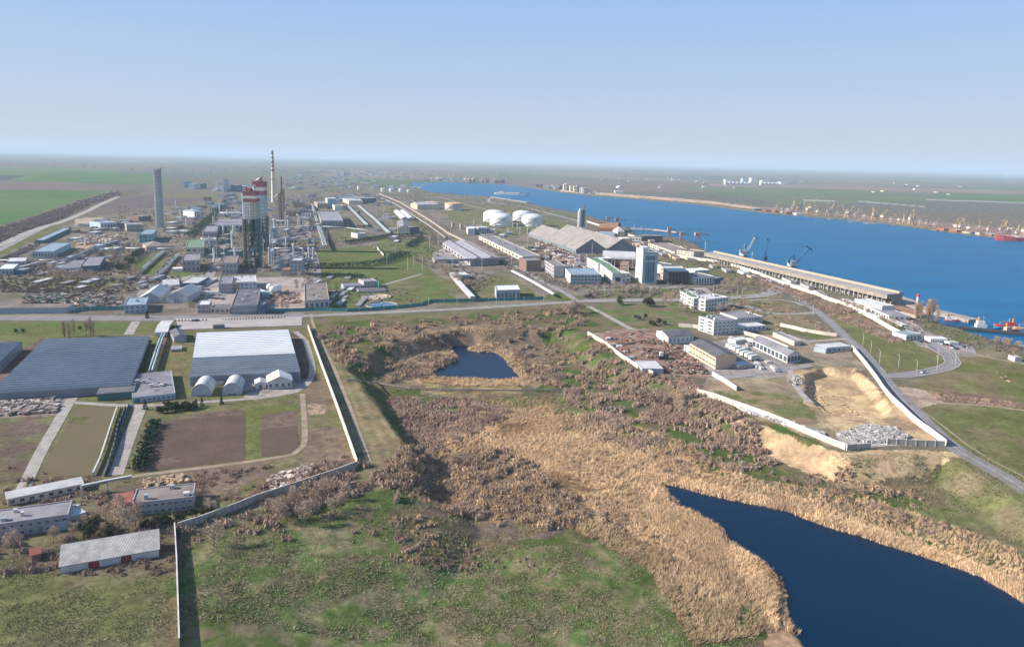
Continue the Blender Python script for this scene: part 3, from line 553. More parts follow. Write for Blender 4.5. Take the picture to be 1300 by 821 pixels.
def furrow_mat(name, c1, c2, pa, pb, per, amt):
    a = poly0([pa, pb]); d = a[1]-a[0]; ang = math.atan2(d[1], d[0]); m, t, b = _new(name); b.inputs['Roughness'].default_value = 1; b.inputs['Specular IOR Level'].default_value = 0
    tc = t.nodes.new('ShaderNodeTexCoord'); mp = t.nodes.new('ShaderNodeMapping'); mp.vector_type = 'TEXTURE'; mp.inputs['Rotation'].default_value = (0, 0, ang)
    t.links.new(tc.outputs['Object'], mp.inputs[0]); wv = t.nodes.new('ShaderNodeTexWave'); wv.bands_direction = 'Y'; wv.inputs['Scale'].default_value = .314/per; wv.inputs['Distortion'].default_value = .8; wv.inputs['Detail'].default_value = 3; wv.inputs['Detail Scale'].default_value = .6
    t.links.new(mp.outputs[0], wv.inputs['Vector']); n = t.nodes.new('ShaderNodeTexNoise'); n.inputs['Scale'].default_value = .07; n.inputs['Detail'].default_value = 8; n.inputs['Roughness'].default_value = .7; t.links.new(tc.outputs['Object'], n.inputs['Vector'])
    cr = t.nodes.new('ShaderNodeValToRGB'); e = cr.color_ramp.elements; e[0].position = .38; e[0].color = (*c1, 1); e[1].position = .62; e[1].color = (*c2, 1); n3 = t.nodes.new('ShaderNodeTexNoise'); n3.inputs['Scale'].default_value = .8; n3.inputs['Detail'].default_value = 6; n3.inputs['Roughness'].default_value = .8; t.links.new(tc.outputs['Object'], n3.inputs['Vector']); mf = t.nodes.new('ShaderNodeMix'); mf.inputs['Factor'].default_value = .55; t.links.new(n.outputs['Fac'], mf.inputs[2]); t.links.new(n3.outputs['Fac'], mf.inputs[3]); t.links.new(mf.outputs[0], cr.inputs[0])
    hs = t.nodes.new('ShaderNodeHueSaturation'); mr = t.nodes.new('ShaderNodeMapRange'); mr.inputs[3].default_value = 1-amt; mr.inputs[4].default_value = 1+amt; t.links.new(wv.outputs['Fac'], mr.inputs[0]); t.links.new(mr.outputs[0], hs.inputs['Value']); t.links.new(cr.outputs[0], hs.inputs['Color']); t.links.new(hs.outputs[0], b.inputs['Base Color'])
    bp = t.nodes.new('ShaderNodeBump'); bp.inputs['Distance'].default_value = .5; bp.inputs['Strength'].default_value = .25; t.links.new(n.outputs['Fac'], bp.inputs['Height']); t.links.new(bp.outputs[0], b.inputs['Normal']); return m
pave('field', Z_F1, furrow_mat('ploughed_soil', (.085,.062,.05), (.135,.10,.08), (311,526), (311,583), 3.0, .0), .02)
pave('field', Z_F2, furrow_mat('ridged_soil', (.09,.067,.054), (.135,.10,.08), (377,540), (380,572), 2.6, .0), .02)
pave('field', [(97,517),(147,513),(127,603),(49,605)], furrow_mat('stubble', (.125,.115,.06), (.155,.12,.085), (110,514), (60,604), 3.4, .0), .02)

# ------------------------------------------------------------------ the air
hz = MB().box(-70000, 70000, -60000, 90000, -14, 330)
hm = bpy.data.materials.new('haze'); hm.use_nodes = True; ht = hm.node_tree; ht.nodes.clear()
ho = ht.nodes.new('ShaderNodeOutputMaterial'); hv = ht.nodes.new('ShaderNodeVolumePrincipled')
hv.inputs['Density'].default_value = HAZE; hv.inputs['Color'].default_value = (.67,.85,1.0,1); hv.inputs['Anisotropy'].default_value = .0
ht.links.new(hv.outputs[0], ho.inputs['Volume'])
tag(hz.build('haze', hm), kind='stuff')
# ------------------------------------------------------------------ wall, roof and trim materials
def wm(n, c1, k=.78, **kw): return mat(n, c1, tuple(v*k for v in c1), **kw)
WALLS = dict(
 white=wm('white_plaster', (.62,.61,.59), .74, ns=.25), cream=wm('cream_plaster', (.62,.54,.42), .8, ns=.25), grey=wm('grey_render', (.36,.35,.36), .75, ns=.25), lilac=wm('lilac_grey_render', (.42,.38,.40), .8, ns=.3),
 conc=wm('bare_concrete', (.38,.36,.34), .72, ns=.2), brick=wm('brown_brick', (.24,.15,.12), .75, ns=.4), pink=wm('pink_render', (.52,.36,.33), .8, ns=.3), blue=wm('pale_blue_cladding', (.37,.43,.48), .82, ns=.3), slate=wm('slate_cladding', (.19,.21,.24), .85, ns=.1),
 turq=wm('turquoise_render', (.16,.42,.46), .85, ns=.3), dblue=wm('blue_cladding', (.09,.145,.21), .8, ns=.3), teal=wm('teal_cladding', (.08,.17,.175), .8, ns=.3), peach=wm('peach_brickwork', (.62,.42,.29), .85, ns=.3),
 metal=mat('ribbed_sheet_metal', (.50,.52,.54), (.38,.39,.41), ns=.3, kind='corr', wave=1.2, rough=.5, c3=(.3,.31,.33)), rust=mat('rusted_sheet', (.30,.12,.07), (.2,.08,.05), ns=.3), green=wm('green_sheet', (.10,.22,.12), .8, ns=.3),
 tan=wm('tan_render', (.46,.36,.27), .8, ns=.3), dark=wm('dark_cladding', (.06,.07,.09), .8, ns=.3))
ROOFS = dict(
 taupe=mat('brownish_grey_roof', (.27,.24,.225), (.19,.17,.16), ns=.1), grey=mat('grey_roof_felt', (.25,.24,.26), (.16,.155,.17), ns=.12), light=mat('pale_roof_sheet', (.50,.50,.50), (.38,.38,.38), ns=.12), dark=mat('dark_roof_felt', (.13,.13,.145), (.085,.085,.095), ns=.12),
 brown=mat('brown_roof_felt', (.24,.20,.18), (.15,.12,.11), ns=.1), red=mat('red_roof_tiles', (.32,.11,.08), (.24,.08,.06), ns=.3), green=mat('green_roof_sheet', (.16,.24,.14), (.11,.18,.10), ns=.2, rough=.6),
 corr=mat('striped_roof_sheet', (.46,.44,.43), (.26,.235,.22), ns=.35, kind='corr', wave=.42, c3=(.24,.225,.22)), blue=mat('blue_grey_roof', (.24,.31,.38), (.17,.22,.27), ns=.15), rust=mat('rusty_roof', (.34,.17,.10), (.22,.11,.07), ns=.15),
 seam=mat('grey_seamed_roof', (.30,.30,.33), (.21,.21,.23), ns=.1, kind='corr', wave=.12, c3=(.2,.2,.22)), white=mat('white_roof_sheet', (.66,.66,.66), (.5,.5,.5), ns=.15))
M_FRAME = mat('white_window_frame', (.6,.6,.6), vary=.05); M_GLASS = mat('window_glass', (.05,.075,.10), (.03,.045,.065), rough=.12, spec=.6, ns=.5, vary=.4)
M_BGLASS = mat('blue_window_glass', (.05,.19,.24), (.04,.14,.19), rough=.1, spec=.7, ns=.3, vary=.15)
M_DGLASS = mat('dark_mirror_glass', (.012,.03,.055), (.008,.02,.04), rough=.06, spec=.8, ns=.05, vary=.05)
M_DOOR = mat('steel_door', (.2,.22,.25), vary=.3); M_STEEL = mat('galvanised_steel', (.42,.44,.46), (.33,.34,.36), rough=.45, vary=.1, metal=.2)
M_TRIM = mat('pale_trim', (.6,.59,.57), vary=.05); M_DARK = mat('dark_metal', (.05,.055,.06), vary=.1)
WCACHE = {}
def window_mesh(wd, ht, style='std'):
    k = (round(wd, 1), round(ht, 1), style)
    if k not in WCACHE:
        w2, h2 = k[0]/2, k[1]; b = MB(); t = min(.14, w2*.25)
        if style == 'std':
            b.box(-w2, w2, -.10, .05, 0, h2, 0); b.box(-w2+t, -t*.4, -.13, -.09, t, h2-t, 1); b.box(t*.4, w2-t, -.13, -.09, t, h2-t, 1)
            WCACHE[k] = b.mesh('window', [M_FRAME, M_GLASS])
        elif style in ('band', 'blue'):
            b.box(-w2, w2, -.10, .05, 0, h2, 0); n = max(2, int(k[0]/2.2))
            for i in range(n): b.box(-w2+t+(2*w2-2*t)*i/n, -w2+t+(2*w2-2*t)*(i+.88)/n, -.14, -.09, t, h2-t, 1)
            WCACHE[k] = b.mesh('window', [M_FRAME, M_BGLASS if style == 'blue' else M_GLASS])
        elif style == 'door':
            b.box(-w2, w2, -.12, .05, 0, h2, 0); b.box(-w2+.1, -.04, -.16, -.1, .05, h2-.12, 1); b.box(.04, w2-.1, -.16, -.1, .05, h2-.12, 1)
            WCACHE[k] = b.mesh('door', [M_TRIM, M_DOOR])
    return WCACHE[k]
def face_windows(rt_, P, Q, h, rows, cols, style='std', frac=.5, wfrac=.5, z0=None, name='window'):
    """rows x cols windows as separate parts on the wall from P to Q (outside is to the right of P->Q seen from above)"""
    P = Vector(P); Q = Vector(Q); d = Q-P; L = d.length; a = math.atan2(d.y, d.x); zb = P.z
    fh = h/rows; cw = L/cols; me = window_mesh(cw*wfrac, fh*frac, style)
    near = style == 'std' and rt_.location.y < 330 and 'window' in name     # close enough for the pane to show apart from its frame
    if near:
        w2, h2 = cw*wfrac/2, fh*frac; k2 = (round(cw*wfrac, 1), round(fh*frac, 1), 'near')
        if k2 not in WCACHE: WCACHE[k2] = (MB().box(-w2, w2, -.10, .05, 0, h2, 0).mesh('window', M_FRAME), MB().box(-w2+.1, -.05, -.14, -.09, .1, h2-.1).mesh('pane', M_GLASS), MB().box(.05, w2-.1, -.14, -.09, .1, h2-.1).mesh('pane', M_GLASS))
    for r in range(rows):
        for c in range(cols):
            p = P+d*((c+.5)/cols)
            o = link(name, WCACHE[k2][0] if near else me, rt_, (p.x, p.y, zb+fh*(r+.5-frac/2) if z0 is None else z0), (0, 0, a))
            if near: link('pane', WCACHE[k2][1], o); link('pane', WCACHE[k2][2], o)
def bld(label, A, B, hp, Cp=None, dp=None, wall='conc', roof='grey', rt='flat', win=None, swin=None, cat='building', name='building', group=None, style='std', rise=None, n=1, door=None, vents=0, plinth=None, rot=None, hm=None, rwin=None, dm=None, wfrac=.5, frac=.5):
    ax, ay, az = G(*A); bx, by, bz = G(*B); z = min(az, bz); A3 = Vector((ax, ay, 0)); ex = Vector((bx-ax, by-ay, 0)); L = ex.length; e1 = ex.normalized(); nn = Vector((-e1.y, e1.x, 0))
    mid = ((A[0]+B[0])/2, (A[1]+B[1])/2)
    h = hm if hm else hp/ppm(mid)*cos(math.atan(.35*0))
    if Cp is not None:
        cx, cy, cz = G(*Cp); ey = Vector((cx-ax, cy-ay, 0))
        if ey.dot(nn) < 2: ey = nn*max(4, abs(ey.dot(nn)))
        s_ = abs(ey.normalized().dot(e1))
        if s_ > .3:
            pe = Vector((ey.y, -ey.x, 0)).normalized()
            if ey.length > L and pe.x > .35: ex = pe*min(L*1.3, (bx-ax)/pe.x)
            else: ey = nn*ey.dot(nn)
            L = ex.length; e1 = ex.normalized(); nn = Vector((-e1.y, e1.x, 0))
    elif dm: ey = nn*dm
    else:
        g2 = G0(np.float64(mid[0]), np.float64(mid[1]-(dp or 5)), z); g1 = G0(np.float64(mid[0]), np.float64(mid[1]), z)
        ey = nn*max(3., float(np.hypot(g2[0]-g1[0], g2[1]-g1[1])))
    R0 = root(name, label, cat, (ax, ay, z), 0, group)
    O = Vector((0, 0, 0)); pt = lambda u, v, zz: tuple(ex*u+ey*v+Vector((0, 0, zz)))
    D = ey.length; wallm = WALLS[wall]; roofm = ROOFS[roof]; b = MB(); r = MB(); dz = -1.0
    par = min(.7, h*.09) if rt == 'flat' else 0
    ou, ov = .35/L, .35/D
    if rt == 'flat':
        tu, tv = .3/L, .3/D
        b.hexa([pt(0,0,dz), pt(1,0,dz), pt(1,1,dz), pt(0,1,dz)], [pt(0,0,h-par), pt(1,0,h-par), pt(1,1,h-par), pt(0,1,h-par)])
        for (u0,u1,v0,v1) in ((0,1,0,tv),(0,1,1-tv,1),(0,tu,tv,1-tv),(1-tu,1,tv,1-tv)):
            b.hexa([pt(u0,v0,h-par), pt(u1,v0,h-par), pt(u1,v1,h-par), pt(u0,v1,h-par)], [pt(u0,v0,h), pt(u1,v0,h), pt(u1,v1,h), pt(u0,v1,h)])
        r.hexa([pt(tu,tv,h-par+.01), pt(1-tu,tv,h-par+.01), pt(1-tu,1-tv,h-par+.01), pt(tu,1-tv,h-par+.01)], [pt(tu,tv,h-par+.12), pt(1-tu,tv,h-par+.12), pt(1-tu,1-tv,h-par+.12), pt(tu,1-tv,h-par+.12)])
    elif rt in ('gabX', 'gabY'):
        rise = rise if rise else (D if rt == 'gabX' else L/n)*.18
        b.hexa([pt(0,0,dz), pt(1,0,dz), pt(1,1,dz), pt(0,1,dz)], [pt(0,0,h), pt(1,0,h), pt(1,1,h), pt(0,1,h)])
        th = .2
        if rt == 'gabX':
            for u in (0, 1): b.add([pt(u,0,h), pt(u,1,h), pt(u,.5,h+rise), pt(u+(.25/L if u == 0 else -.25/L),0,h), pt(u+(.25/L if u == 0 else -.25/L),1,h), pt(u+(.25/L if u == 0 else -.25/L),.5,h+rise)], [(0,1,2),(5,4,3),(0,2,5,3),(1,4,5,2)])
            for v0, v1, za, zb in ((-ov, .5, h-rise*2*ov, h+rise), (.5, 1+ov, h+rise, h-rise*2*ov)):
                r.hexa([pt(-ou,v0,za+.02), pt(1+ou,v0,za+.02), pt(1+ou,v1,zb+.02), pt(-ou,v1,zb+.02)], [pt(-ou,v0,za+th), pt(1+ou,v0,za+th), pt(1+ou,v1,zb+th), pt(-ou,v1,zb+th)])
        else:
            for k in range(n):
                a0, a1 = k/n, (k+1)/n; am = (a0+a1)/2
                for v in (0, 1):
                    q = .25/D if v == 0 else -.25/D
                    b.add([pt(a0,v,h), pt(a1,v,h), pt(am,v,h+rise), pt(a0,v+q,h), pt(a1,v+q,h), pt(am,v+q,h+rise)], [(0,1,2),(5,4,3),(0,2,5,3),(1,4,5,2)])
                for u0, u1, za, zb in ((a0-(ou if k == 0 else 0), am, h-(rise*2*ou if k == 0 else 0), h+rise), (am, a1+(ou if k == n-1 else 0), h+rise, h-(rise*2*ou if k == n-1 else 0))):
                    r.hexa([pt(u0,-ov,za+.02), pt(u1,-ov,zb+.02), pt(u1,1+ov,zb+.02), pt(u0,1+ov,za+.02)], [pt(u0,-ov,za+th), pt(u1,-ov,zb+th), pt(u1,1+ov,zb+th), pt(u0,1+ov,za+th)])
    elif rt in ('archX', 'archY'):
        rise = rise if rise else h*.8; K = 14; b.hexa([pt(0,0,dz), pt(1,0,dz), pt(1,1,dz), pt(0,1,dz)], [pt(0,0,h), pt(1,0,h), pt(1,1,h), pt(0,1,h)])
        f = (lambda a, s, zz: pt(s, a, zz)) if rt == 'archX' else (lambda a, s, zz: pt(a, s, zz))
        prof = [(.5-.5*cos(pi*i/K), h+rise*sin(pi*i/K)) for i in range(K+1)]
        for s, q in ((0, .01), (1, -.01)): b.add([f(a, s+q, zz) for a, zz in prof], [tuple(range(K+1))])
        for i in range(K):
            (a0, z0), (a1, z1) = prof[i], prof[i+1]
            r.hexa([f(a0,-.01,z0), f(a0,1.01,z0), f(a1,1.01,z1), f(a1,-.01,z1)], [f(a0,-.01,z0+.2), f(a0,1.01,z0+.2), f(a1,1.01,z1+.2), f(a1,-.01,z1+.2)])
    elif rt == 'shed':
        rise = rise or D*.15
        b.hexa([pt(0,0,dz), pt(1,0,dz), pt(1,1,dz), pt(0,1,dz)], [pt(0,0,h), pt(1,0,h), pt(1,1,h+rise), pt(0,1,h+rise)])
        r.hexa([pt(-ou,-ov,h+.02), pt(1+ou,-ov,h+.02), pt(1+ou,1+ov,h+rise+.02), pt(-ou,1+ov,h+rise+.02)], [pt(-ou,-ov,h+.2), pt(1+ou,-ov,h+.2), pt(1+ou,1+ov,h+rise+.2), pt(-ou,1+ov,h+rise+.2)])
    elif rt == 'hip':
        rise = rise or min(L, D)*.22; b.hexa([pt(0,0,dz), pt(1,0,dz), pt(1,1,dz), pt(0,1,dz)], [pt(0,0,h), pt(1,0,h), pt(1,1,h), pt(0,1,h)])
        q = min(.5, D/2/L)
        r.add([pt(-ou,-ov,h+.02), pt(1+ou,-ov,h+.02), pt(1+ou,1+ov,h+.02), pt(-ou,1+ov,h+.02), pt(q,.5,h+rise), pt(1-q,.5,h+rise)], [(0,1,5,4),(1,2,5),(2,3,4,5),(3,0,4),(3,2,1,0)])
    if b.f and ey.cross(ex).z > 0: pass
    b.build('wall', wallm, R0); r.build('roof', roofm, R0)
    if win: face_windows(R0, pt(0,0,0), pt(1,0,0), h-par, win[0], win[1], style, frac, wfrac)
    if swin: face_windows(R0, pt(0,1,0), pt(0,0,0), h-par, swin[0], swin[1], style, frac, wfrac)
    if rwin: face_windows(R0, pt(1,0,0), pt(1,1,0), h-par, rwin[0], rwin[1], style, frac, wfrac)
    if door:
        for dd in door:
            p = Vector(pt(dd[0], 0, 0)); hh = min(dd[2] if len(dd) > 2 else 2.4, h*.85); link('door', window_mesh(dd[1], hh, 'door'), R0, tuple(p), (0,0,math.atan2(e1.y, e1.x)))
    for k in range(vents):
        u, v = random.uniform(.1,.9), random.uniform(.15,.85); p = Vector(pt(u, v, h-par if rt == 'flat' else h)); s = random.uniform(.4,.9); q = MB()
        hh = random.uniform(.9,1.8); q.box(-s, s, -s, s, 0, hh); q.box(-s*1.2, s*1.2, -s*1.2, s*1.2, hh-.01, hh+.15)
        q.build('roof_vent', M_TRIM if k % 2 else M_STEEL, R0, tuple(p), (0,0,math.atan2(e1.y, e1.x)))
    R0['_h'] = h
    return R0, (ex, ey, h, L, D)

# ------------------------------------------------------------------ walls and fences
def wall_run(label, px, h, m, name='wall', cat='wall', post=0, cap=True, thick=.25, group=None, slots=None):
    P = [G(*p) for p in px]; r = root(name, label, cat, P[0], 0, group); b = MB(); c = MB(); o = Vector(P[0])
    pts = []
    for i in range(len(P)-1):
        a = Vector(P[i]); q = Vector(P[i+1]); L = (q-a).length; k = max(1, int(L/12))
        for j in range(k):
            t = a.lerp(q, j/k); t.z = float(hmap(np.array([t.x]), np.array([t.y]))[0]); pts.append(t)
    pts.append(Vector(P[-1]))
    for i in range(len(pts)-1):
        a = pts[i]-o; q = pts[i+1]-o; d = (q-a); d.z = 0
        if d.length < .01: continue
        n_ = Vector((-d.y, d.x, 0)).normalized()*thick/2
        b.hexa([a-n_-Vector((0,0,1.2)), q-n_-Vector((0,0,1.2)), q+n_-Vector((0,0,1.2)), a+n_-Vector((0,0,1.2))], [a-n_+Vector((0,0,h)), q-n_+Vector((0,0,h)), q+n_+Vector((0,0,h)), a+n_+Vector((0,0,h))])
        if cap:
            m_ = n_*1.5; c.hexa([a-m_+Vector((0,0,h)), q-m_+Vector((0,0,h)), q+m_+Vector((0,0,h)), a+m_+Vector((0,0,h))], [a-m_+Vector((0,0,h+.12)), q-m_+Vector((0,0,h+.12)), q+m_+Vector((0,0,h+.12)), a+m_+Vector((0,0,h+.12))])
    b.build('panel_run', m, r)
    if cap: c.build('coping', M_TRIM, r)
    if post:
        L = 0; pm = MB().box(-.18, .18, -.25, .25, -1, h+.3).mesh('post', M_TRIM); cnt = 0
        for i in range(len(pts)-1):
            d = pts[i+1]-pts[i]; k = max(1, int(d.length/post))
            for j in range(k):
                if cnt >= 98: break
                p = pts[i].lerp(pts[i+1], j/k)-o; link('post', pm, r, tuple(p), (0,0,math.atan2(d.y, d.x))); cnt += 1
    return r
M_WHITEWALL = mat('whitewashed_concrete_panels', (.68,.62,.54), (.5,.45,.38), ns=.35, kind='corr', wave=.25, c3=(.5,.45,.39), vary=.03)
M_GREYWALL = mat('grey_concrete_panels', (.42,.39,.36), (.3,.28,.26), ns=.35, kind='corr', wave=.25, c3=(.3,.28,.26), vary=.03)
M_TEALF = mat('teal_painted_mesh', (.06,.26,.25), (.05,.2,.2), vary=.03)

# ------------------------------------------------------------------ plants
def blades(p0, p1, wd, rng):
    """thin three-cornered twigs or leaves from p0 to p1"""
    n = len(p0); d = p1-p0; r = rng.normal(size=(n, 3)); s = np.cross(d, r); s /= np.linalg.norm(s, axis=1)[:, None]+1e-9
    V = np.stack([p0-s*wd[:, None]/2, p0+s*wd[:, None]/2, p1], 1).reshape(-1, 3)
    return V, np.arange(3*n).reshape(-1, 3)
def tints(n, cs, rng, var=.18):
    cs = np.array(cs); c = cs[rng.integers(0, len(cs), n)]*(1+rng.uniform(-var, var, (n, 1))); return np.repeat(c, 3, 0)
def lump(g, c, r, nu=6, nv=2):
    rows = []
    for j in range(nv+1):
        e = (pi/2)*j/nv; a = np.arange(nu)*2*pi/nu+j*.4; q = g.uniform(.75, 1.2, nu); rows.append(np.stack([c[0]+r[0]*cos(e)*np.cos(a)*q, c[1]+r[1]*cos(e)*np.sin(a)*q, c[2]-.2+r[2]*sin(e)*q], 1))
    T = []
    for j in range(nv):
        for i in range(nu): a, b, d, e_ = rows[j][i], rows[j][(i+1) % nu], rows[j+1][(i+1) % nu], rows[j+1][i]; T += [a, b, d, a, d, e_]
    V = np.array(T); return V, np.arange(len(V)).reshape(-1, 3)
def proto_shrub(seed, R=2.4, H=2.6, n=300, cs=((.36,.25,.17),(.45,.325,.23),(.27,.185,.13)), wd=.10):
    g = np.random.default_rng(seed); k = 7; cen = g.normal(size=(k, 3))*[R*.42, R*.42, 0]; cr = g.uniform(.5, 1., k)
    ci = g.integers(0, k, n); th = g.uniform(0, 2*pi, n); el = np.arccos(g.uniform(0.05, 1, n)); d = np.stack([np.sin(el)*np.cos(th), np.sin(el)*np.sin(th), np.cos(el)*1.1], 1)
    q = g.uniform(.2, .8, n)[:, None]; S = (cr[ci]*R*.62)[:, None]
    base = cen[ci]; base[:, 2] = H*.12
    p0 = base+d*S*q*[1, 1, H/R]; p1 = base+d*S*(q+g.uniform(.2, .38, n)[:, None])*[1, 1, H/R]+g.normal(size=(n, 3))*.14
    V, F = blades(p0, p1, g.uniform(.6, 1.5, n)*wd, g); V[:, 2] = np.maximum(V[:, 2], -.3); T = tints(n, cs, g)
    for j in range(k):                                     # opaque lumps added inside, toned darker, so clumps show lit and shaded sides
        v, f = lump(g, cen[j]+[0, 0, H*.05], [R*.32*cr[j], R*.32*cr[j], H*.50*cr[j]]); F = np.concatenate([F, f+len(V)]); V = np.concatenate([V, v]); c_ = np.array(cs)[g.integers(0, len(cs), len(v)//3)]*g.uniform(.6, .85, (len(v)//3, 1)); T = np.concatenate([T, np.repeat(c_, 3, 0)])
    return V, F, T
def proto_tuft(seed, n=16, H=2.2, cs=((.66,.455,.265),(.56,.385,.225),(.74,.54,.35),(.42,.285,.18)), sp=.8, wd=.16, lean=.9):
    g = np.random.default_rng(seed); p0 = np.zeros((n, 3)); p0[:, :2] = g.normal(size=(n, 2))*sp*.5; p0[:, 2] = -.2
    p1 = p0+np.stack([lean*g.uniform(.5, 1.5, n)+g.normal(size=n)*.35, g.normal(size=n)*.45, H*g.uniform(.5, 1, n)], 1)
    V, F = blades(p0, p1, g.uniform(.7, 1.5, n)*wd, g); return V, F, tints(n, cs, g)
def proto_crown(seed, R, H, z0, n, cs, wd, ln, shape='ball'):
    g = np.random.default_rng(seed); k = 12
    th = g.uniform(0, 2*pi, k); rr = R*np.sqrt(g.uniform(0.05, 1, k))*.62; zz = g.uniform(.18, .9, k)
    if shape == 'cone': rr *= (1-zz)*1.4
    cc = np.stack([rr*np.cos(th), rr*np.sin(th), z0+H*zz], 1); ci = g.integers(0, k, n)
    sz = R*(.45 if shape != 'cone' else .38); d = g.normal(size=(n, 3)); d /= np.linalg.norm(d, axis=1)[:, None]
    c = cc[ci]+d*sz*g.uniform(.3, 1, n)[:, None]*[1, 1, H/R*.42]
    if shape == 'cone':
        t = g.uniform(0, 1, n)**1.3; a = g.uniform(0, 2*pi, n); rad = R*(1-t)*g.uniform(.55, 1.08, n)*(1+.18*np.sin(a*3+seed)); c = np.stack([rad*np.cos(a), rad*np.sin(a), z0+H*t], 1); d = np.stack([np.cos(a), np.sin(a), g.uniform(-.5,.3,n)], 1)
    e = d*.6+g.normal(size=(n, 3))*.6+[0, 0, .5 if shape != 'cone' else 0]; e /= np.linalg.norm(e, axis=1)[:, None]
    V, F = blades(c, c+e*ln*g.uniform(.6, 1.3, n)[:, None], g.uniform(.6, 1.4, n)*wd, g); return V, F, tints(n, cs, g)
BARE = ((.40,.305,.235),(.33,.25,.19),(.47,.37,.28)); EVER = ((.035,.06,.028),(.05,.08,.03),(.025,.045,.022)); POPL = ((.36,.25,.17),(.28,.2,.14),(.42,.3,.2))
M_TW = tintmat('twigs', vary=.16); M_LF = tintmat('needles_and_leaves', vary=.2); M_RD = tintmat('dry_reeds', vary=.05); M_BARK = mat('bark', (.19,.15,.12), (.12,.095,.08), ns=2.)
def mk(name, vft, m): return npmesh(name, vft[0], vft[1], m, vft[2])
SHRUBS = [proto_shrub(i, 2.4, 2.6, 260) for i in range(5)]
SHRUB_ME = [mk('shrub', s, M_TW) for s in SHRUBS]
PSHR = [proto_shrub(30+i, 2.4, 3.0, 260, ((.37,.27,.205),(.45,.335,.26),(.28,.205,.155))) for i in range(3)]
PSHR_ME = [mk('shrub', s, M_TW) for s in PSHR]
def trunk_mesh(h, r, seed, lim=5, top=.6):
    g = random.Random(seed); b = MB(); b.bar((0,0,-.5), (0,0,h*.5), r, 0, r*.75, 7); b.bar((0,0,h*.5), (g.uniform(-.2,.2),g.uniform(-.2,.2),h*.92), r*.75, 0, r*.2, 6)
    for i in range(lim):
        a = g.uniform(0, 2*pi); z = h*g.uniform(.3, .7); q = h*g.uniform(.18, .32)*top*1.6; b.bar((0,0,z), (q*cos(a), q*sin(a), z+h*g.uniform(.15,.28)), r*.4, 0, r*.12, 5)
    return b.mesh('trunk', M_BARK)
TREES = {}
for i in range(3):
    TREES['bare', i] = (trunk_mesh(9, .22, i, 8, 1.0), mk('crown', proto_crown(60+i, 3.6, 6.6, 2.8, 620, BARE, .17, 1.2), M_TW))
    TREES['ever', i] = (trunk_mesh(7, .2, i, 0), mk('crown', proto_crown(80+i, 2.3, 8.5, .3, 520, EVER, .55, .8, 'cone'), M_LF))
    TREES['poplar', i] = (trunk_mesh(17, .3, i, 6, .3), mk('crown', proto_crown(90+i, 2.0, 14.5, 2.5, 640, POPL, .19, 1.5), M_TW))
    TREES['round', i] = (trunk_mesh(4, .2, i, 3), mk('crown', proto_crown(95+i, 2.8, 4.4, .3, 480, ((.07,.085,.04),(.05,.06,.03),(.09,.09,.05)), .5, .7), M_LF))
def tree(kind, x, y, s, label, group=None, z=None, name=None, cat='tree', i=None):
    i = random.randrange(3) if i is None else i; t, c = TREES[kind, i]
    z = float(hmap(np.array([x]), np.array([y]))[0]) if z is None else z
    r = root(name or {'bare': 'bare_tree', 'ever': 'evergreen_tree', 'poplar': 'poplar_tree', 'round': 'evergreen_bush'}[kind], label, cat, (x, y, z), random.uniform(0, 6.28), group)
    r.scale = (s*random.uniform(.85,1.15), s*random.uniform(.85,1.15), s)
    link('trunk', t, r); link('crown', c, r); return r
def world_scatter(px, n, seed=0, z=0.0, mind=0., excl=()):
    P = poly0(px, z); g = np.random.default_rng(seed); lo, hi = P.min(0), P.max(0); out = []
    k = 0
    while len(out) < n and k < 60:
        q = g.uniform(lo, hi, (max(200, n*3), 2)); q = q[inside(q[:, 0], q[:, 1], P)]
        for E in excl: q = q[~inside(q[:, 0], q[:, 1], E)]
        for p in q:
            if mind and out and min((p[0]-o[0])**2+(p[1]-o[1])**2 for o in out[-400:]) < mind*mind: continue
            out.append(p)
            if len(out) >= n: break
        k += 1
    return np.array(out[:n]).reshape(-1, 2)
def px_scatter(px, n, seed=0, z=0.):
    """even over the area as seen; more of them per hectare nearby, where single ones can be told apart"""
    P = np.array(px, float); g = np.random.default_rng(seed); lo, hi = P.min(0), P.max(0); out = np.zeros((0, 2))
    while len(out) < n:
        q = g.uniform(lo, hi, (n*3, 2)); out = np.concatenate([out, q[inside(q[:, 0], q[:, 1], P)]])
    out = out[:n]; x, y = G0(out[:, 0], out[:, 1], z); return np.stack([x, y], 1)
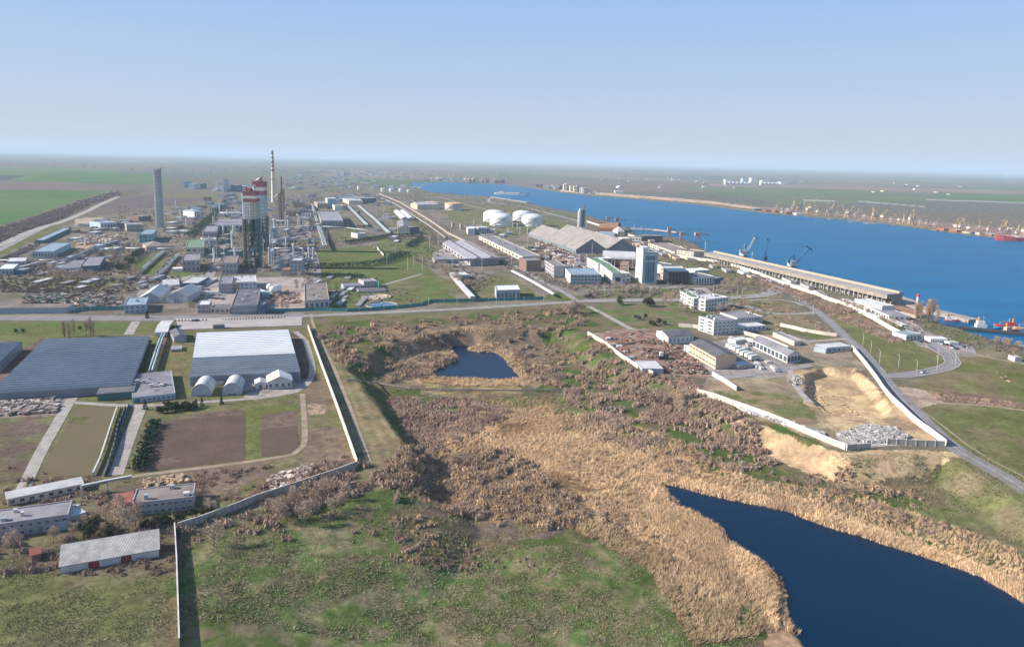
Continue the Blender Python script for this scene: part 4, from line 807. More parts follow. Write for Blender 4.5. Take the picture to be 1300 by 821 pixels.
def mass(name, protos, pts, smin, smax, m, rot=None, seed=0, zs=None, kind='stuff', dz=0., tv=.15, hs=1.0):
    """uncountable growth: one mesh of many plants"""
    g = np.random.default_rng(seed); n = len(pts); zz = np.maximum(hmap(pts[:, 0], pts[:, 1]), PONDZ-.5)+dz; Vs = []; Fs = []; Ts = []; base = 0
    which = g.integers(0, len(protos), n); sc = g.uniform(smin, smax, n); ang = g.uniform(0, 2*pi, n) if rot is None else rot
    tv_ = (1+g.uniform(-tv, tv, n))*(.62+.76*fbm(pts[:, 0]/7., pts[:, 1]/7., seed+90, 3))   # lusher and drier, older and younger stands
    for k, (V, F, T) in enumerate(protos):
        i = np.nonzero(which == k)[0]
        if not len(i): continue
        c, s = np.cos(ang[i])[:, None], np.sin(ang[i])[:, None]; S = sc[i][:, None]
        X = (V[None, :, 0]*c-V[None, :, 1]*s)*S+pts[i, 0][:, None]; Y = (V[None, :, 0]*s+V[None, :, 1]*c)*S+pts[i, 1][:, None]; Z_ = V[None, :, 2]*S*hs+zz[i][:, None]
        Vs.append(np.stack([X, Y, Z_], -1).reshape(-1, 3)); Fs.append((F[None]+(np.arange(len(i))*len(V))[:, None, None]+base).reshape(-1, 3)); base += len(i)*len(V)
        Ts.append((T[None]*tv_[i][:, None, None]).reshape(-1, 3))
    me = npmesh(name, np.concatenate(Vs), np.concatenate(Fs), m, np.concatenate(Ts)); return tag(link(name, me), kind=kind)
# ------------------------------------------------------------------ near left: farm buildings, plots, greenhouses
bld('long two-storey grey farm office with pale metal porch at its far corner', (-45,690), (88,670), 20, dm=11, wall='lilac', roof='grey', win=(2,12), door=[(.30,1.6),(.72,1.6)], vents=4, frac=.45)
bld('small pale annex joined to the end of the long two-storey farm office', (88,669), (111,661), 13, dm=8, wall='grey', roof='light', win=(1,2), door=[(.8,1.5)])
bld('small pink annex with red tiled roof against the grey two-storey block', (145,656), (167,653), 13, dm=8, wall='pink', roof='red', rt='shed', win=(1,3), name='annex')
bld('grey two-storey block with flat pale roof at the foot of the ploughed plot', (168,655), (246,646), 18, dm=11.5, wall='lilac', roof='brown', win=(2,9), vents=3, frac=.42, wfrac=.6)
R0, inf = bld('long low shed with striped pale roof and red doors nearest the camera', (77,728), (202,706), 10, dm=7.5, wall='white', roof='corr', rt='shed', rise=2.8)
for u in (.33, .66): link('door', window_mesh(3.0, 2.3, 'door'), R0, tuple(inf[0]*u), (0,0,math.atan2(inf[0].y, inf[0].x)))
for ch in R0.children:
    if ch.name.startswith('door'): ch.data = ch.data.copy(); ch.data.materials[1] = mat('red_door_paint', (.30,.05,.04)); tag(ch, 'faded red double door')
bld('tiny red shed among shrubs beside the long striped-roof shed', (40,713), (52,710), 9, dm=4, wall='brick', roof='red', rt='gabX', rise=.8, name='shed', cat='shed')
bld('long low cream shed behind the two-storey farm office', (10,642), (106,622), 9, dm=5, wall='cream', roof='light', rt='shed', rise=.6, name='shed', cat='shed', win=(1,8))
bld('white metal porch roof over the yard beside the farm office', (86,672), (103,650), 12, dm=3, wall='blue', roof='white', name='porch', cat='porch')
M_WGL = mat('greenhouse_glass', (.15,.185,.23), (.10,.13,.17), ns=.03, rough=.22, spec=.6, vary=.02); M_WGL2 = mat('greenhouse_gutter', (.44,.47,.50), (.34,.37,.40), ns=.2, rough=.5, vary=.02)
M_WWH = mat('whitewashed_glass', (.93,.92,.91), (.80,.80,.80), ns=.04, rough=.45, vary=.02); M_WGR = mat('unpainted_glazing', (.22,.25,.29), (.16,.18,.22), ns=.05, rough=.3, vary=.02)
def greenhouse(label, tl, tr_, br, bl, h, n, rise, glass, gut, split=None, glass2=None):
    """corners as seen: far left, far right, near right, near left"""
    P = [Gv(*p, h+rise*.5) for p in (bl, br, tr_, tl)]; P = [Vector((p.x, p.y, 0)) for p in P]; O = P[0].copy(); P = [p-O for p in P]; r = root('greenhouse', label, 'greenhouse', (O.x, O.y, 0))
    L = lambda v: (P[0].lerp(P[3], v), P[1].lerp(P[2], v)); walls = MB(); U = Vector((0,0,1))
    for a, b in ((0,1),(1,2),(2,3),(3,0)): 
        k = 30
        for i in range(k):
            p = P[a].lerp(P[b], i/k); q = P[a].lerp(P[b], (i+1)/k); d = (q-p); nn = Vector((d.y,-d.x,0)).normalized()*.12
            walls.hexa([p+nn-U, q+nn-U, q-nn-U, p-nn-U], [p+nn+U*h, q+nn+U*h, q-nn+U*h, p-nn+U*h], 0); walls.bar(p+U*0-nn*0, p+U*h, .12, 1)
    walls.build('glass_wall', [glass2 or M_WGR, M_TRIM], r)
    for k in range(n):
        v0, v1 = k/n, (k+1)/n; g = .13/n; (a, b), (c, d), (e, f) = L(v0+g), L((v0+v1)/2), L(v1-g); m = MB()
        for (s, t, u, w_, zs, zt) in ((a, b, c, d, h, h+rise), (c, d, e, f, h+rise, h)):
            m.hexa([s+U*(zs-.06), t+U*(zs-.06), w_+U*(zt-.06), u+U*(zt-.06)], [s+U*zs, t+U*zs, w_+U*zt, u+U*zt], 0)
        m.add([a+U*h, e+U*h, c+U*(h+rise)], [(0,1,2)], 0); m.add([b+U*h, f+U*h, d+U*(h+rise)], [(0,2,1)], 0)
        m.bar(c+U*(h+rise), d+U*(h+rise), .14, 1)
        i0, i1 = L(v1-g)[0], L(v1-g)[1]; 
        if k < n-1:
            j0, j1 = L(v1+g); m.hexa([i0+U*(h-.3), i1+U*(h-.3), j1+U*(h-.3), j0+U*(h-.3)], [i0+U*(h-.05), i1+U*(h-.05), j1+U*(h-.05), j0+U*(h-.05)], 1)
        m.build('roof_bay', [glass if (split is None or v0 >= split) else glass2, gut], r)
    return r
greenhouse('wide dark glass greenhouse of many narrow bays beside the plots', (57,431), (190,427), (167,487), (-12,498), 4.2, 26, 1.5, M_WGL, M_WGL2)
greenhouse('dark glass greenhouse cut by the picture edge across the red earth strip', (-120,443), (28,434), (0,461), (-190,484), 4.2, 18, 1.5, M_WGL, M_WGL2)
greenhouse('big white greenhouse with whitewashed far bays and bare grey near bays', (250,422.5), (366,418.5), (381,470), (241,476.5), 5.2, 22, 1.5, M_WWH, mat('white_gutter', (.30,.32,.35)), .36, M_WGR)
bld('flat grey boiler house with pipes between the two greenhouses', (168,512), (223,506), 8, dp=30, wall='blue', roof='grey', win=(1,9), vents=9, door=[(.12,2.2)])
bld('dark green lean-to against the dark greenhouse corner', (124,509), (170,505), 9, dp=12, wall='teal', roof='dark', rt='shed', rise=.5, name='shed', cat='shed')
bld('small dark gabled shed behind the boiler house on the grass', (221,435), (237,433.5), 7, dp=9, wall='grey', roof='dark', rt='gabY', name='shed', cat='shed')
bld('small low grey shed on the grass between the greenhouses', (217,447), (231,446), 3.5, dp=5, wall='conc', roof='grey', name='shed', cat='shed')
for lb, a, b in (('arched silver hangar next to the boiler house', (243,503.5), (268,502.5)), ('arched silver hangar beside the white tent', (282,502), (307,501))):
    R0, inf = bld(lb, a, b, 3, dm=15, wall='metal', roof='light', rt='archY', rise=5.2, name='hangar', cat='hangar', door=[(.5,4.,3.4)])
bld('low pale shed between the two arched hangars', (262,490), (284,489), 6, dm=6, wall='white', roof='light', name='shed', cat='shed')
bld('long white duct housing behind the second arched hangar', (305,486), (336,483), 4, dm=2.5, wall='white', roof='white', name='duct', cat='duct')
bld('white gabled tent hall beside the big white greenhouse', (340,494.5), (371,492), 10, dm=13, wall='white', roof='white', rt='gabY', rise=2.6, win=(1,4), name='tent_hall', cat='hall')
bld('small white cabin next to the white tent hall', (324,494), (338,493), 7, dm=8, wall='white', roof='light', rt='gabY', name='cabin', cat='cabin', door=[(.5,1.6)])
bld('flat concrete cabin behind the white cabin and the duct', (310,496), (322,495), 6, dm=6, wall='conc', roof='grey', name='cabin', cat='cabin')
# walls
wall_run('cream concrete wall running down beside the ploughed plots', [(391,417),(407,462),(425,511),(434,536),(444,565),(453.5,592.5)], 3.0, M_WHITEWALL, thick=.3)
wall_run('grey concrete wall from the plots corner down to the meadow', [(454,593),(430,602),(406,610),(370,622),(325,637),(290,651),(255,664),(226,673)], 2.6, M_GREYWALL)
wall_run('thin concrete wall running toward the camera across the meadow', [(222,672),(223,690),(224.5,715),(226,760),(228,821)], 2.4, M_GREYWALL)
wall_run('white wall along the scrapyard above the thicket', [(746,425),(768,438),(790,455),(808,467),(829,477)], 2.6, M_WHITEWALL, thick=.3)
wall_run('white panel wall above the sandy embankment', [(885,499.5),(905,505),(930,514),(975,530),(1000,540),(1025,551),(1048,561),(1073,571)], 2.7, M_WHITEWALL, post=6, thick=.3)
wall_run('grey panel wall at the foot of the chalk heap', [(1075,571.5),(1090,570.5),(1105,569.5)], 2.6, M_GREYWALL, post=5)
wall_run('grey panel wall with posts below the chalk heap', [(1126,564),(1150,565),(1175,566),(1199,567)], 2.6, M_GREYWALL, post=4)
wall_run('long white wall between the quarry and the grey road', [(1081,443),(1097,462),(1112,482),(1122,497),(1132,509),(1145,521),(1156,532),(1168,542),(1181,551),(1201,566.5)], 3.0, M_WHITEWALL, thick=.3)
wall_run('long pale wall separating the port from the road', [(856,326),(890,331),(918,334),(939,341),(960,348),(985,358),(1012,367),(1050,381),(1082,392),(1110,407),(1130,419),(1147,428)], 3.4, M_WHITEWALL, thick=.4)
wall_run('pale wall behind the white square hall', [(861,414.5),(880,416),(905,420),(937,423),(958,428),(975,433),(1000,444)], 2.6, M_WHITEWALL)
wall_run('pale wall from the white offices down to the road', [(990,414),(1005,417),(1023,421.5),(1045,425),(1062,427)], 2.4, M_WHITEWALL)
wall_run('short white wall beside the rubble yard', [(904,477),(920,486),(935,496)], 2.6, M_WHITEWALL)
wall_run('low cream wall beside the cooling pond lawn', [(474,316),(478,315),(487,325)], 2.5, M_WHITEWALL)
wall_run('white retaining wall behind the shoreline terminal', [(745,282),(770,290),(800,300),(830,308)], 3.0, M_WHITEWALL)
wall_run('teal mesh fence following the main road', [(340,396),(400,394.5),(440,395.5),(470,394),(505,391.5),(535,388),(545,384),(600,382.5),(640,381.5),(690,380)], 2.6, M_TEALF, name='fence', cat='fence', post=9, cap=False, thick=.12)
wall_run('teal sheet fence round the timber yard', [(94,396),(105,394.5),(115,394),(135,393.5),(160,393)], 2.8, M_TEALF, name='fence', cat='fence', post=7, cap=False, thick=.15)
wall_run('low dark fence between the farm yards', [(138,592),(145,570),(150,545),(160,520)], 2.2, M_DARK, name='fence', cat='fence', post=6, cap=False, thick=.1)
wall_run('blue pipe fence along the paved farm lane', [(133,605),(142,580),(150,556),(158,530),(164,514)], 1.4, mat('blue_paint', (.07,.17,.25)), name='fence', cat='fence', cap=False, thick=.12)
# ------------------------------------------------------------------ yard row along the main road
bld('pale blue two-storey garage at the corner of the truck yard', (158,398), (181,398.5), 11, Cp=(163,388), wall='blue', roof='blue', win=(2,4), vents=2)
bld('grey gabled workshop behind the pale blue garage', (176,385.5), (203,384), 7, Cp=(192,373), wall='metal', roof='light', rt='gabY', rise=4, name='workshop', cat='workshop')
bld('tall grey gabled hangar casting its shadow on the truck yard', (211,384.5), (238,385), 9, Cp=(231,374), wall='metal', roof='light', rt='gabY', rise=4, name='hangar', cat='hangar', door=[(.5,5,4)])
bld('low grey store with dark front behind the gabled hangar', (229,365), (252,365), 6, dp=8, wall='dblue', roof='light', name='store', cat='store')
bld('low white shed left of the dark-fronted store', (206,365), (228,364), 3, dp=7, wall='white', roof='light', name='shed', cat='shed')
bld('pale laboratory block with fume pipes on its roof', (278,372.5), (295,372), 13, dp=10, wall='lilac', roof='grey', win=(3,5), vents=4)
bld('flat white block with green pipes behind the sloped-roof office', (295,369), (326,368), 11, dp=9, wall='white', roof='light', win=(2,6), vents=4)
bld('small lilac gatehouse by the yard entrance', (251,397.5), (266,397), 11, dp=6, wall='lilac', roof='white', win=(2,3), name='gatehouse', cat='gatehouse')
bld('low pale checkpoint canopy beside the lilac gatehouse', (267,398), (292,398), 8, dp=4, wall='cream', roof='dark', win=(1,4), name='checkpoint', cat='checkpoint')
bld('large office with rows of skylights on its dark sloping roof', (294,399.5), (327,398), 12, Cp=(302,377), wall='lilac', roof='dark', win=(2,10), swin=(2,6), vents=12, name='office_building', cat='office')
bld('dark blue transformer store beside the skylight office', (327.5,399), (336,399), 13, dp=5, wall='dblue', roof='dark', name='store', cat='store')
bld('small white and teal pump building in the tank yard', (332,378.5), (342,377.5), 7, dp=5, wall='turq', roof='white', win=(1,3), name='pump_house', cat='pump house')
bld('big brown-roofed workshop beside the open concrete yard', (387,394), (418,392), 13, Cp=(387,371), wall='lilac', roof='brown', win=(1,5), vents=5, name='workshop', cat='workshop')
bld('tall narrow grey block with green dome at the edge of the lawn', (368.5,350), (383,350), 20, dp=4, wall='grey', roof='light', win=(4,3))
bld('low tan shed left of the tall narrow grey block', (357,350), (368,350), 8, dp=3, wall='tan', roof='rust', name='shed', cat='shed')
bld('long pale blue storage shed above the main road', (-60,398), (85,397.5), 7, dp=4, wall='blue', roof='brown', rt='shed', rise=.5, name='shed', cat='shed')
bld('white and blue works canteen near the field edge', (-3,349), (17,349), 8, Cp=(6,342), wall='blue', roof='white', win=(1,4))
bld('dark shed beside the white and blue works canteen', (17.5,348.5), (31,348.5), 6, dp=3, wall='dblue', roof='grey', name='shed', cat='shed')
bld('pale mottled workshop above the works canteen', (9,338), (33,337), 6, dp=5, wall='lilac', roof='light', win=(1,4), name='workshop', cat='workshop')
bld('long blue-grey hall with pale annex near the highway', (41,327), (68,327), 8, Cp=(66,315), wall='blue', roof='blue', rt='flat', win=(1,7), name='hall', cat='hall')
bld('narrow dark green train-like shed beside the highway', (56,309), (90,293), 4, dm=10, wall='teal', roof='blue', name='shed', cat='shed')
bld('white canteen with round windows facing the brown trees', (75,346), (102,345), 6, Cp=(92,336), wall='white', roof='grey', win=(1,6))
bld('blue-fronted garage next to the white round-window canteen', (103,345.5), (127,344.5), 8, Cp=(112,333), wall='dblue', roof='grey', name='garage', cat='garage', door=[(.5,6,3)])
bld('bright turquoise two-storey laboratory below the tall concrete tower', (177,308), (194,308), 11, Cp=(184,301), wall='turq', roof='blue', win=(2,3), rwin=(2,2), name='laboratory', cat='laboratory')
bld('pink house with hipped grey roof below the turquoise laboratory', (186,318), (211,317), 5, dp=4, wall='pink', roof='brown', rt='hip', name='house', cat='house', win=(1,6))
bld('open concrete frame of an unfinished hall by the tall tower', (161,294), (181,293.5), 9, dp=3, wall='conc', roof='grey', win=(2,6), name='hall', cat='hall')
bld('brown block behind the open concrete frame', (176,281), (192,280), 6, dp=2, wall='brick', roof='brown', win=(1,4))
bld('blue-grey switch house at the brown field corner', (128,291), (148,290), 8, dp=3, wall='blue', roof='blue', win=(1,5), name='switch_house', cat='switch house')
bld('dark blue switch house touching the pale one', (148.5,291), (160,291), 8, dp=3, wall='dblue', roof='grey', win=(1,3), name='switch_house', cat='switch house')
bld('pale cube building with green sloping roof before the prilling tower', (236,326), (259,325.5), 12, Cp=(239,315), wall='cream', roof='green', win=(2,3), rwin=(2,3))
bld('plain lilac two-storey cube below the green-roofed building', (232,345.5), (254,344.5), 15, Cp=(234,336), wall='lilac', roof='grey', win=(2,4))
bld('white low annex left of the lilac cube', (219,345), (233,344.5), 4, dp=2, wall='white', roof='white', name='annex', cat='annex')
bld('lilac block on the pipe street behind the green-roofed building', (258,302), (278,301), 8, Cp=(262,294), wall='lilac', roof='grey', win=(1,5))
bld('white stepped block below the lilac pipe street block', (258,311), (275,310.5), 7, dp=3, wall='white', roof='grey', win=(1,4))
bld('pale two-storey control block with olive roof beside the lattice tower', (282,347.5), (301,347), 14, Cp=(286,337), wall='lilac', roof='brown', win=(2,4), name='control_building', cat='control block')
bld('long white compressor hall with dark openings west of the tower', (274,294.5), (309,294), 9, Cp=(277,286), wall='white', roof='grey', win=(1,7), wfrac=.7, frac=.7, name='hall', cat='hall')
bld('blue-trimmed long hall behind the white compressor hall', (288,275), (310,274.5), 4, dp=3, wall='blue', roof='grey', name='hall', cat='hall')
bld('small hall with red and white striped front', (247,277.5), (257,277), 9, dp=2, wall='white', roof='blue', rt='hip', win=(1,4), frac=.8, wfrac=.4, name='hall', cat='hall')
bld('low concrete frame of open tanks beside the lattice tower', (287,327), (306,327), 8, dp=3, wall='teal', roof='grey', win=(2,6))
bld('big flat warehouse with pale rim west of the pipe racks', (408,290), (441,288), 10, Cp=(404.5,277), wall='grey', roof='seam', win=(1,8), name='warehouse', cat='warehouse')
bld('pale windowless cube at the far end of the pipe streets', (416,264), (427,264), 12, dp=2, wall='blue', roof='light')
bld('low white box beside the pale windowless cube', (425,267), (436,267), 6, dp=2, wall='white', roof='grey')
bld('long low tan hall left of the windowless cube', (403,265), (415,265), 7, dp=3, wall='tan', roof='grey', win=(1,4), name='hall', cat='hall')
bld('long cream depot by the start of the conveyor gallery', (443,259.5), (460.5,259.5), 5, dp=3, wall='cream', roof='light', name='depot', cat='depot')
bld('dark shed behind the long cream depot', (458,258), (478,257.5), 6, dp=3, wall='dblue', roof='grey', name='shed', cat='shed')
bld('cream tall-fronted workshop among the railway sidings', (505,297), (519,298), 8, Cp=(504,288), wall='cream', roof='grey', rt='gabY', name='workshop', cat='workshop', swin=(1,5))
bld('dark four-bay plant building beside the cream siding workshop', (520,297.5), (531,297), 9, dp=3, wall='dark', roof='grey', win=(2,3))
bld('pale canopy store with two long roofs in the sidings', (510,280), (529,278.5), 3, Cp=(500,270), wall='grey', roof='white', rt='gabY', n=2, name='store', cat='store')
bld('small white and blue pump house by the dark hedge', (454,302.5), (465,302), 6, dp=2, wall='white', roof='grey', name='pump_house', cat='pump house')
bld('lilac pumping station with long low wing behind the settling tanks', (462,366), (479,365), 9, dp=4, wall='lilac', roof='grey', win=(2,4), name='pumping_station', cat='pumping station')
bld('low long wing of the pumping station on the lawn', (436,367), (461,366), 4.5, dp=3, wall='blue', roof='grey', win=(1,7))
bld('low dark filter shed in front of the pumping station', (455,372), (490,371), 2.5, dp=4, wall='conc', roof='dark', name='shed', cat='shed')
bld('twin-ridge grey warehouse under the long conveyor', (597,337.5), (633,335.5), 7, Cp=(562,314), wall='grey', roof='seam', rt='gabY', n=2, swin=(1,9), name='warehouse', cat='warehouse')
bld('long low pale building lined along the railway south of the white tanks', (663,331.5), (686,330.3), 6, Cp=(608,304), wall='cream', roof='grey', swin=(1,14), name='warehouse', cat='warehouse')
bld('small pale block west of the white tanks', (594,298), (603,298), 8, Cp=(592,295), wall='white', roof='white')
bld('pale blue block below the nearer white tank', (607,296), (621,295.5), 7, dp=2, wall='blue', roof='light', win=(1,4))
bld('small tan tower house on the tank farm lawn', (574,289), (577,289), 7, dm=8, wall='tan', roof='light')
bld('small tan cabin on the tank farm lawn edge', (584.5,291), (588,291), 7, dm=8, wall='tan', roof='light')
bld('cream gable house beside the nearer rusty tank', (521,265), (530,266), 6, dp=2, wall='cream', roof='light', rt='gabY', name='house', cat='house')
bld('brick block with pale pilasters by the cream long warehouse', (668,344.5), (687,344), 14, dp=4, wall='brick', roof='grey', win=(3,6), wfrac=.3, frac=.7)
bld('cream and grey office block beside the open lane', (703,352.5), (718,352), 15, Cp=(691,344), wall='grey', roof='brown', win=(4,5), swin=(3,5), name='office_building', cat='office')
bld('blue glass-fronted canteen with white end wall', (724,361), (763,361), 13, Cp=(717,352), wall='white', roof='blue', win=(3,9), style='blue', wfrac=.9, frac=.75)
bld('green-roofed white wing stepping down toward the tower block', (777,361.5), (790,360.5), 15, Cp=(760,347), wall='white', roof='green', win=(1,1), swin=(5,8), frac=.45)
bld('green-roofed white wing behind the stepped one', (759,348), (772,346), 14, Cp=(745,340), wall='white', roof='green', swin=(4,6))
bld('white block with dark glass stair rising between the green roofs', (764,340), (777,339), 12, dp=2, wall='white', roof='light', win=(2,2), wfrac=.8, frac=.7)
bld('plain white block between the green roofs and the tower block', (788,358.5), (800,358), 12, dp=4, wall='white', roof='white', win=(2,2))
bld('orange brick house behind the plain white block', (787,343), (797,343.5), 9, dp=3, wall='peach', roof='brown', win=(2,3), name='house', cat='house')
bld('wide hall with low pale arched roof in front of the bulk stores', (765,337), (806,338.5), 9, dp=5, wall='brick', roof='light', rt='archX', rise=7, name='hall', cat='hall')
bld('blue and white gate office behind the dark glass building', (838.5,347), (853,345.5), 11, dp=3, wall='white', roof='dark', win=(2,4), style='blue')
bld('dark mirrored glass building with cream side wall', (848,361), (874,361), 17, Cp=(838.5,353), wall='cream', roof='light', swin=(3,3), win=None)
bld('white colonnaded office beside the dark mirrored building', (883,361.5), (907,360), 10, dp=5, wall='white', roof='dark', win=(1,7), frac=.75, wfrac=.45)
bld('white penthouse office stepped behind the colonnaded one', (882,352), (901,351), 9, dp=3, wall='white', roof='white', win=(2,5))
bld('blue small plant store behind the colonnaded office', (908,359), (918,358), 6, dp=3, wall='dblue', roof='grey', name='store', cat='store')
bld('white three-storey office block with blue-trimmed roof on the road corner', (895,395), (924,391), 15, Cp=(885,388), wall='white', roof='light', win=(3,8), swin=(3,3), vents=8, name='office_building', cat='office')
bld('white left wing of the road corner office block', (880,393), (889,391), 15, Cp=(863,383), wall='white', roof='green', win=(3,2), swin=(3,6), vents=2, name='office_building', cat='office')
bld('white four-storey dormitory with even window rows', (905.5,425.5), (936,423), 19, Cp=(896,418), wall='white', roof='grey', win=(4,6), swin=(4,2), vents=3)
bld('white two-storey dormitory annex behind the four-storey one', (935,413), (968,411), 10, Cp=(924,405), wall='white', roof='grey', win=(2,9), vents=2)
bld('white flat garage terrace in front of the dormitory annex', (938,421), (972,418.5), 6, dp=4, wall='white', roof='light', win=(1,6), name='garage', cat='garage')
bld('white square hall with dark low gable roof by the scrapyard', (848,437), (880,435), 10, Cp=(833,428.5), wall='white', roof='dark', rt='gabX', rise=1.8, win=(1,6), wfrac=.25, frac=.5, name='hall', cat='hall')
bld('large peach brick workshop beside the scrapyard', (908,469), (934,466), 16, Cp=(875,449.5), wall='peach', roof='dark', rt='gabY', rise=2, swin=(2,8), frac=.3, wfrac=.8, name='workshop', cat='workshop')
bld('white low wing in front of the peach brick workshop', (868,446), (877,449), 9, dm=8, wall='white', roof='light', win=(2,2))
bld('grey metal store at the end of the scrapyard wall', (815,474.5), (838,468.5), 7, Cp=(806,464), wall='metal', roof='light', name='store', cat='store')
bld('long white gabled depot hall along the parking lane', (999,461), (1016,458.5), 10, Cp=(955,440), wall='white', roof='grey', rt='gabY', rise=2.2, win=(1,4), wfrac=.8, frac=.7, swin=(1,9), name='hall', cat='hall')
bld('narrow cream shed north of the white depot hall', (1008,439), (1017,438), 6, Cp=(981,427), wall='cream', roof='grey', name='shed', cat='shed')
bld('grey flat shed beside the junction wall', (1050,447.5), (1080,445), 6.5, dp=4.5, wall='blue', roof='light', win=(1,5), name='shed', cat='shed')
bld('white shed adjoining the grey flat shed at the junction', (1033,446), (1048,448.5), 6, dp=5, wall='blue', roof='light', name='shed', cat='shed')
bld('row of white containers with grey roof behind the workshop', (934,437), (951,434.5), 5, dp=3, wall='white', roof='light', name='container', cat='container')
bld('small grey carport by the peach workshop corner', (937,469), (956,466), 5, dp=4, wall='grey', roof='light', name='carport', cat='carport')
bld('white three-storey port office beside the quay warehouse', (1084,389), (1119,399), 11, dm=12, wall='white', roof='white', win=(3,9), style='blue', name='office_building', cat='office')
bld('white low customs hall in front of the port office', (1128,406), (1146,403), 6, Cp=(1097,393), wall='white', roof='grey', swin=(1,10), win=(1,4), name='hall', cat='hall')
bld('rust-roofed quay shed running out to the lighthouse', (1121,393), (1163,404), 4, dm=16, wall='tan', roof='rust', name='shed', cat='shed')
bld('small white hut with blue canopy at the port gate', (1150,432), (1168,430), 7, dp=4, wall='white', roof='blue', win=(1,4), name='gatehouse', cat='gatehouse')
bld('long white passenger hall at the port gate', (1181,434.5), (1203,435), 5, dp=3, wall='white', roof='white', win=(1,8), name='hall', cat='hall')
bld('white kiosk beside the passenger hall', (1205,438.5), (1217,438.5), 4, dp=2, wall='white', roof='light', name='kiosk', cat='kiosk')
bld('small white hut among the poplars at the picture edge', (1288,459), (1297,459), 6, dm=6, wall='white', roof='light', name='hut', cat='hut')
bld('small pale blue house beside the railway cutting', (577,355), (596,354.5), 6, dp=4, wall='blue', roof='light', win=(1,4), name='house', cat='house')
bld('long white and blue sports hall beside the teal fence', (630,380), (660,379), 12, Cp=(628,373), wall='blue', roof='white', win=(1,6), name='hall', cat='hall')
bld('small concrete platform house on the loading pad', (551,335), (575,335), 5, dp=5, wall='conc', roof='grey', win=(1,3))
# harbour edge
bld('grey louvred shed on the near quay', (816,307), (841,307.5), 8, dp=2, wall='dark', roof='seam', win=(1,6), name='shed', cat='shed')
bld('long cream terminal building behind the tower block', (823,313), (856,325), 5, dm=30, wall='cream', roof='brown', win=(1,12), name='terminal', cat='terminal')
bld('cream three-storey port block near the quay end', (859,326), (880,329), 9, dm=25, wall='cream', roof='brown', win=(3,5))
bld('orange-red roofed bulk store behind the concrete silo', (760,294.5), (783,295.5), 5, dm=60, wall='rust', roof='rust', rt='archX', rise=8, name='bulk_store', cat='bulk store')
bld('cream domed store beside the red bulk store', (784,299), (793,299), 5, dm=25, wall='cream', roof='light', rt='hip', rise=8, name='store', cat='store')
bld('blue-grey flat shed in front of the red bulk store', (757,299), (780,300), 3, dm=40, wall='blue', roof='blue', name='shed', cat='shed')
bld('small cream store near the loading jetty', (790,306), (801,306), 3.5, dm=20, wall='cream', roof='white', name='store', cat='store')
bld('grey conveyor house on the jetty approach', (802,306), (814,307), 6, dm=20, wall='grey', roof='dark', win=(1,3), name='conveyor_house', cat='conveyor house')
bld('white roofed cold store in front of the silo', (748,297), (756,297.5), 2.5, dm=15, wall='white', roof='white', name='store', cat='store')
bld('low pale block in front of the concrete silo', (738,294), (745,294), 5, dm=12, wall='lilac', roof='light')
# twin bulk stores
bld('huge twin-gabled bulk store with brownish grey roof', (731,321.5), (802,316), 4.5, Cp=(671,300), wall='slate', roof='taupe', rt='gabY', n=2, rise=14, name='bulk_store', cat='bulk store', swin=(1,20), wfrac=.3)
# ------------------------------------------------------------------ towers, chimneys, tanks
def hpx(p, h): return h/ppm(p)
def striped_chimney():
    p = (347.5, 257); x, y, z = G(*p); H = hpx(p, 66); r = root('striped_chimney', 'tall white chimney with red bands round its upper half', 'chimney', (x, y, z))
    rad = lambda t: 6.2-3.6*t; b = MB(); b.lathe([(rad(0), -1), (rad(.60), H*.60)], 28); b.build('shaft', WALLS['cream'], r)
    RW = mat('red_band_paint', (.42,.06,.07), (.3,.05,.05), vary=.02)
    for k in range(10):
        t0, t1 = .60+.40*k/10, .60+.40*(k+1)/10; MB().lathe([(rad(t0)+.02, H*t0), (rad(t1)+.02, H*t1)], 28).build('painted_band', RW if k % 2 == 0 else WALLS['white'], r)
    for t in (.45, .75, .97):
        q = MB(); q.lathe([(rad(t), H*t), (rad(t)+1.1, H*t), (rad(t)+1.1, H*t+.9), (rad(t)+.9, H*t+.9), (rad(t)+.9, H*t+.15), (rad(t), H*t+.15)], 28); q.build('gallery', M_DARK, r)
striped_chimney()
def dark_chimney():
    p = (358.5, 279); x, y, z = G(*p); H = hpx(p, 55); r = root('process_chimney', 'thin dark stack rising from a rust brown duct tower', 'chimney', (x, y, z))
    b = MB(); b.lathe([(1.6, H*.68), (1.2, H)], 16); b.build('stack', mat('sooty_steel', (.12,.09,.085)), r)
    b = MB(); b.box(-6, -1.5, -3, 3, -1, H*.62); b.box(1.2, 4.8, -3, 3, -1, H*.70); b.build('duct_tower', mat('rust_brown_cladding', (.34,.20,.15), (.24,.14,.1)), r)
    b = MB(); b.lathe([(3, H*.60), (3, H*.66), (1.5, H*.70)], 16); b.build('cap', M_DARK, r)
    b = MB(); b.bar((-4, 0, H*.62), (-16, 3, H*.5), 1.2, n=8); b.build('flue', M_STEEL, r)
    b = MB(); b.bar((11, 0, -1), (11, 0, H*.22), .7, n=8); b.build('pipe', M_STEEL, r)
dark_chimney()
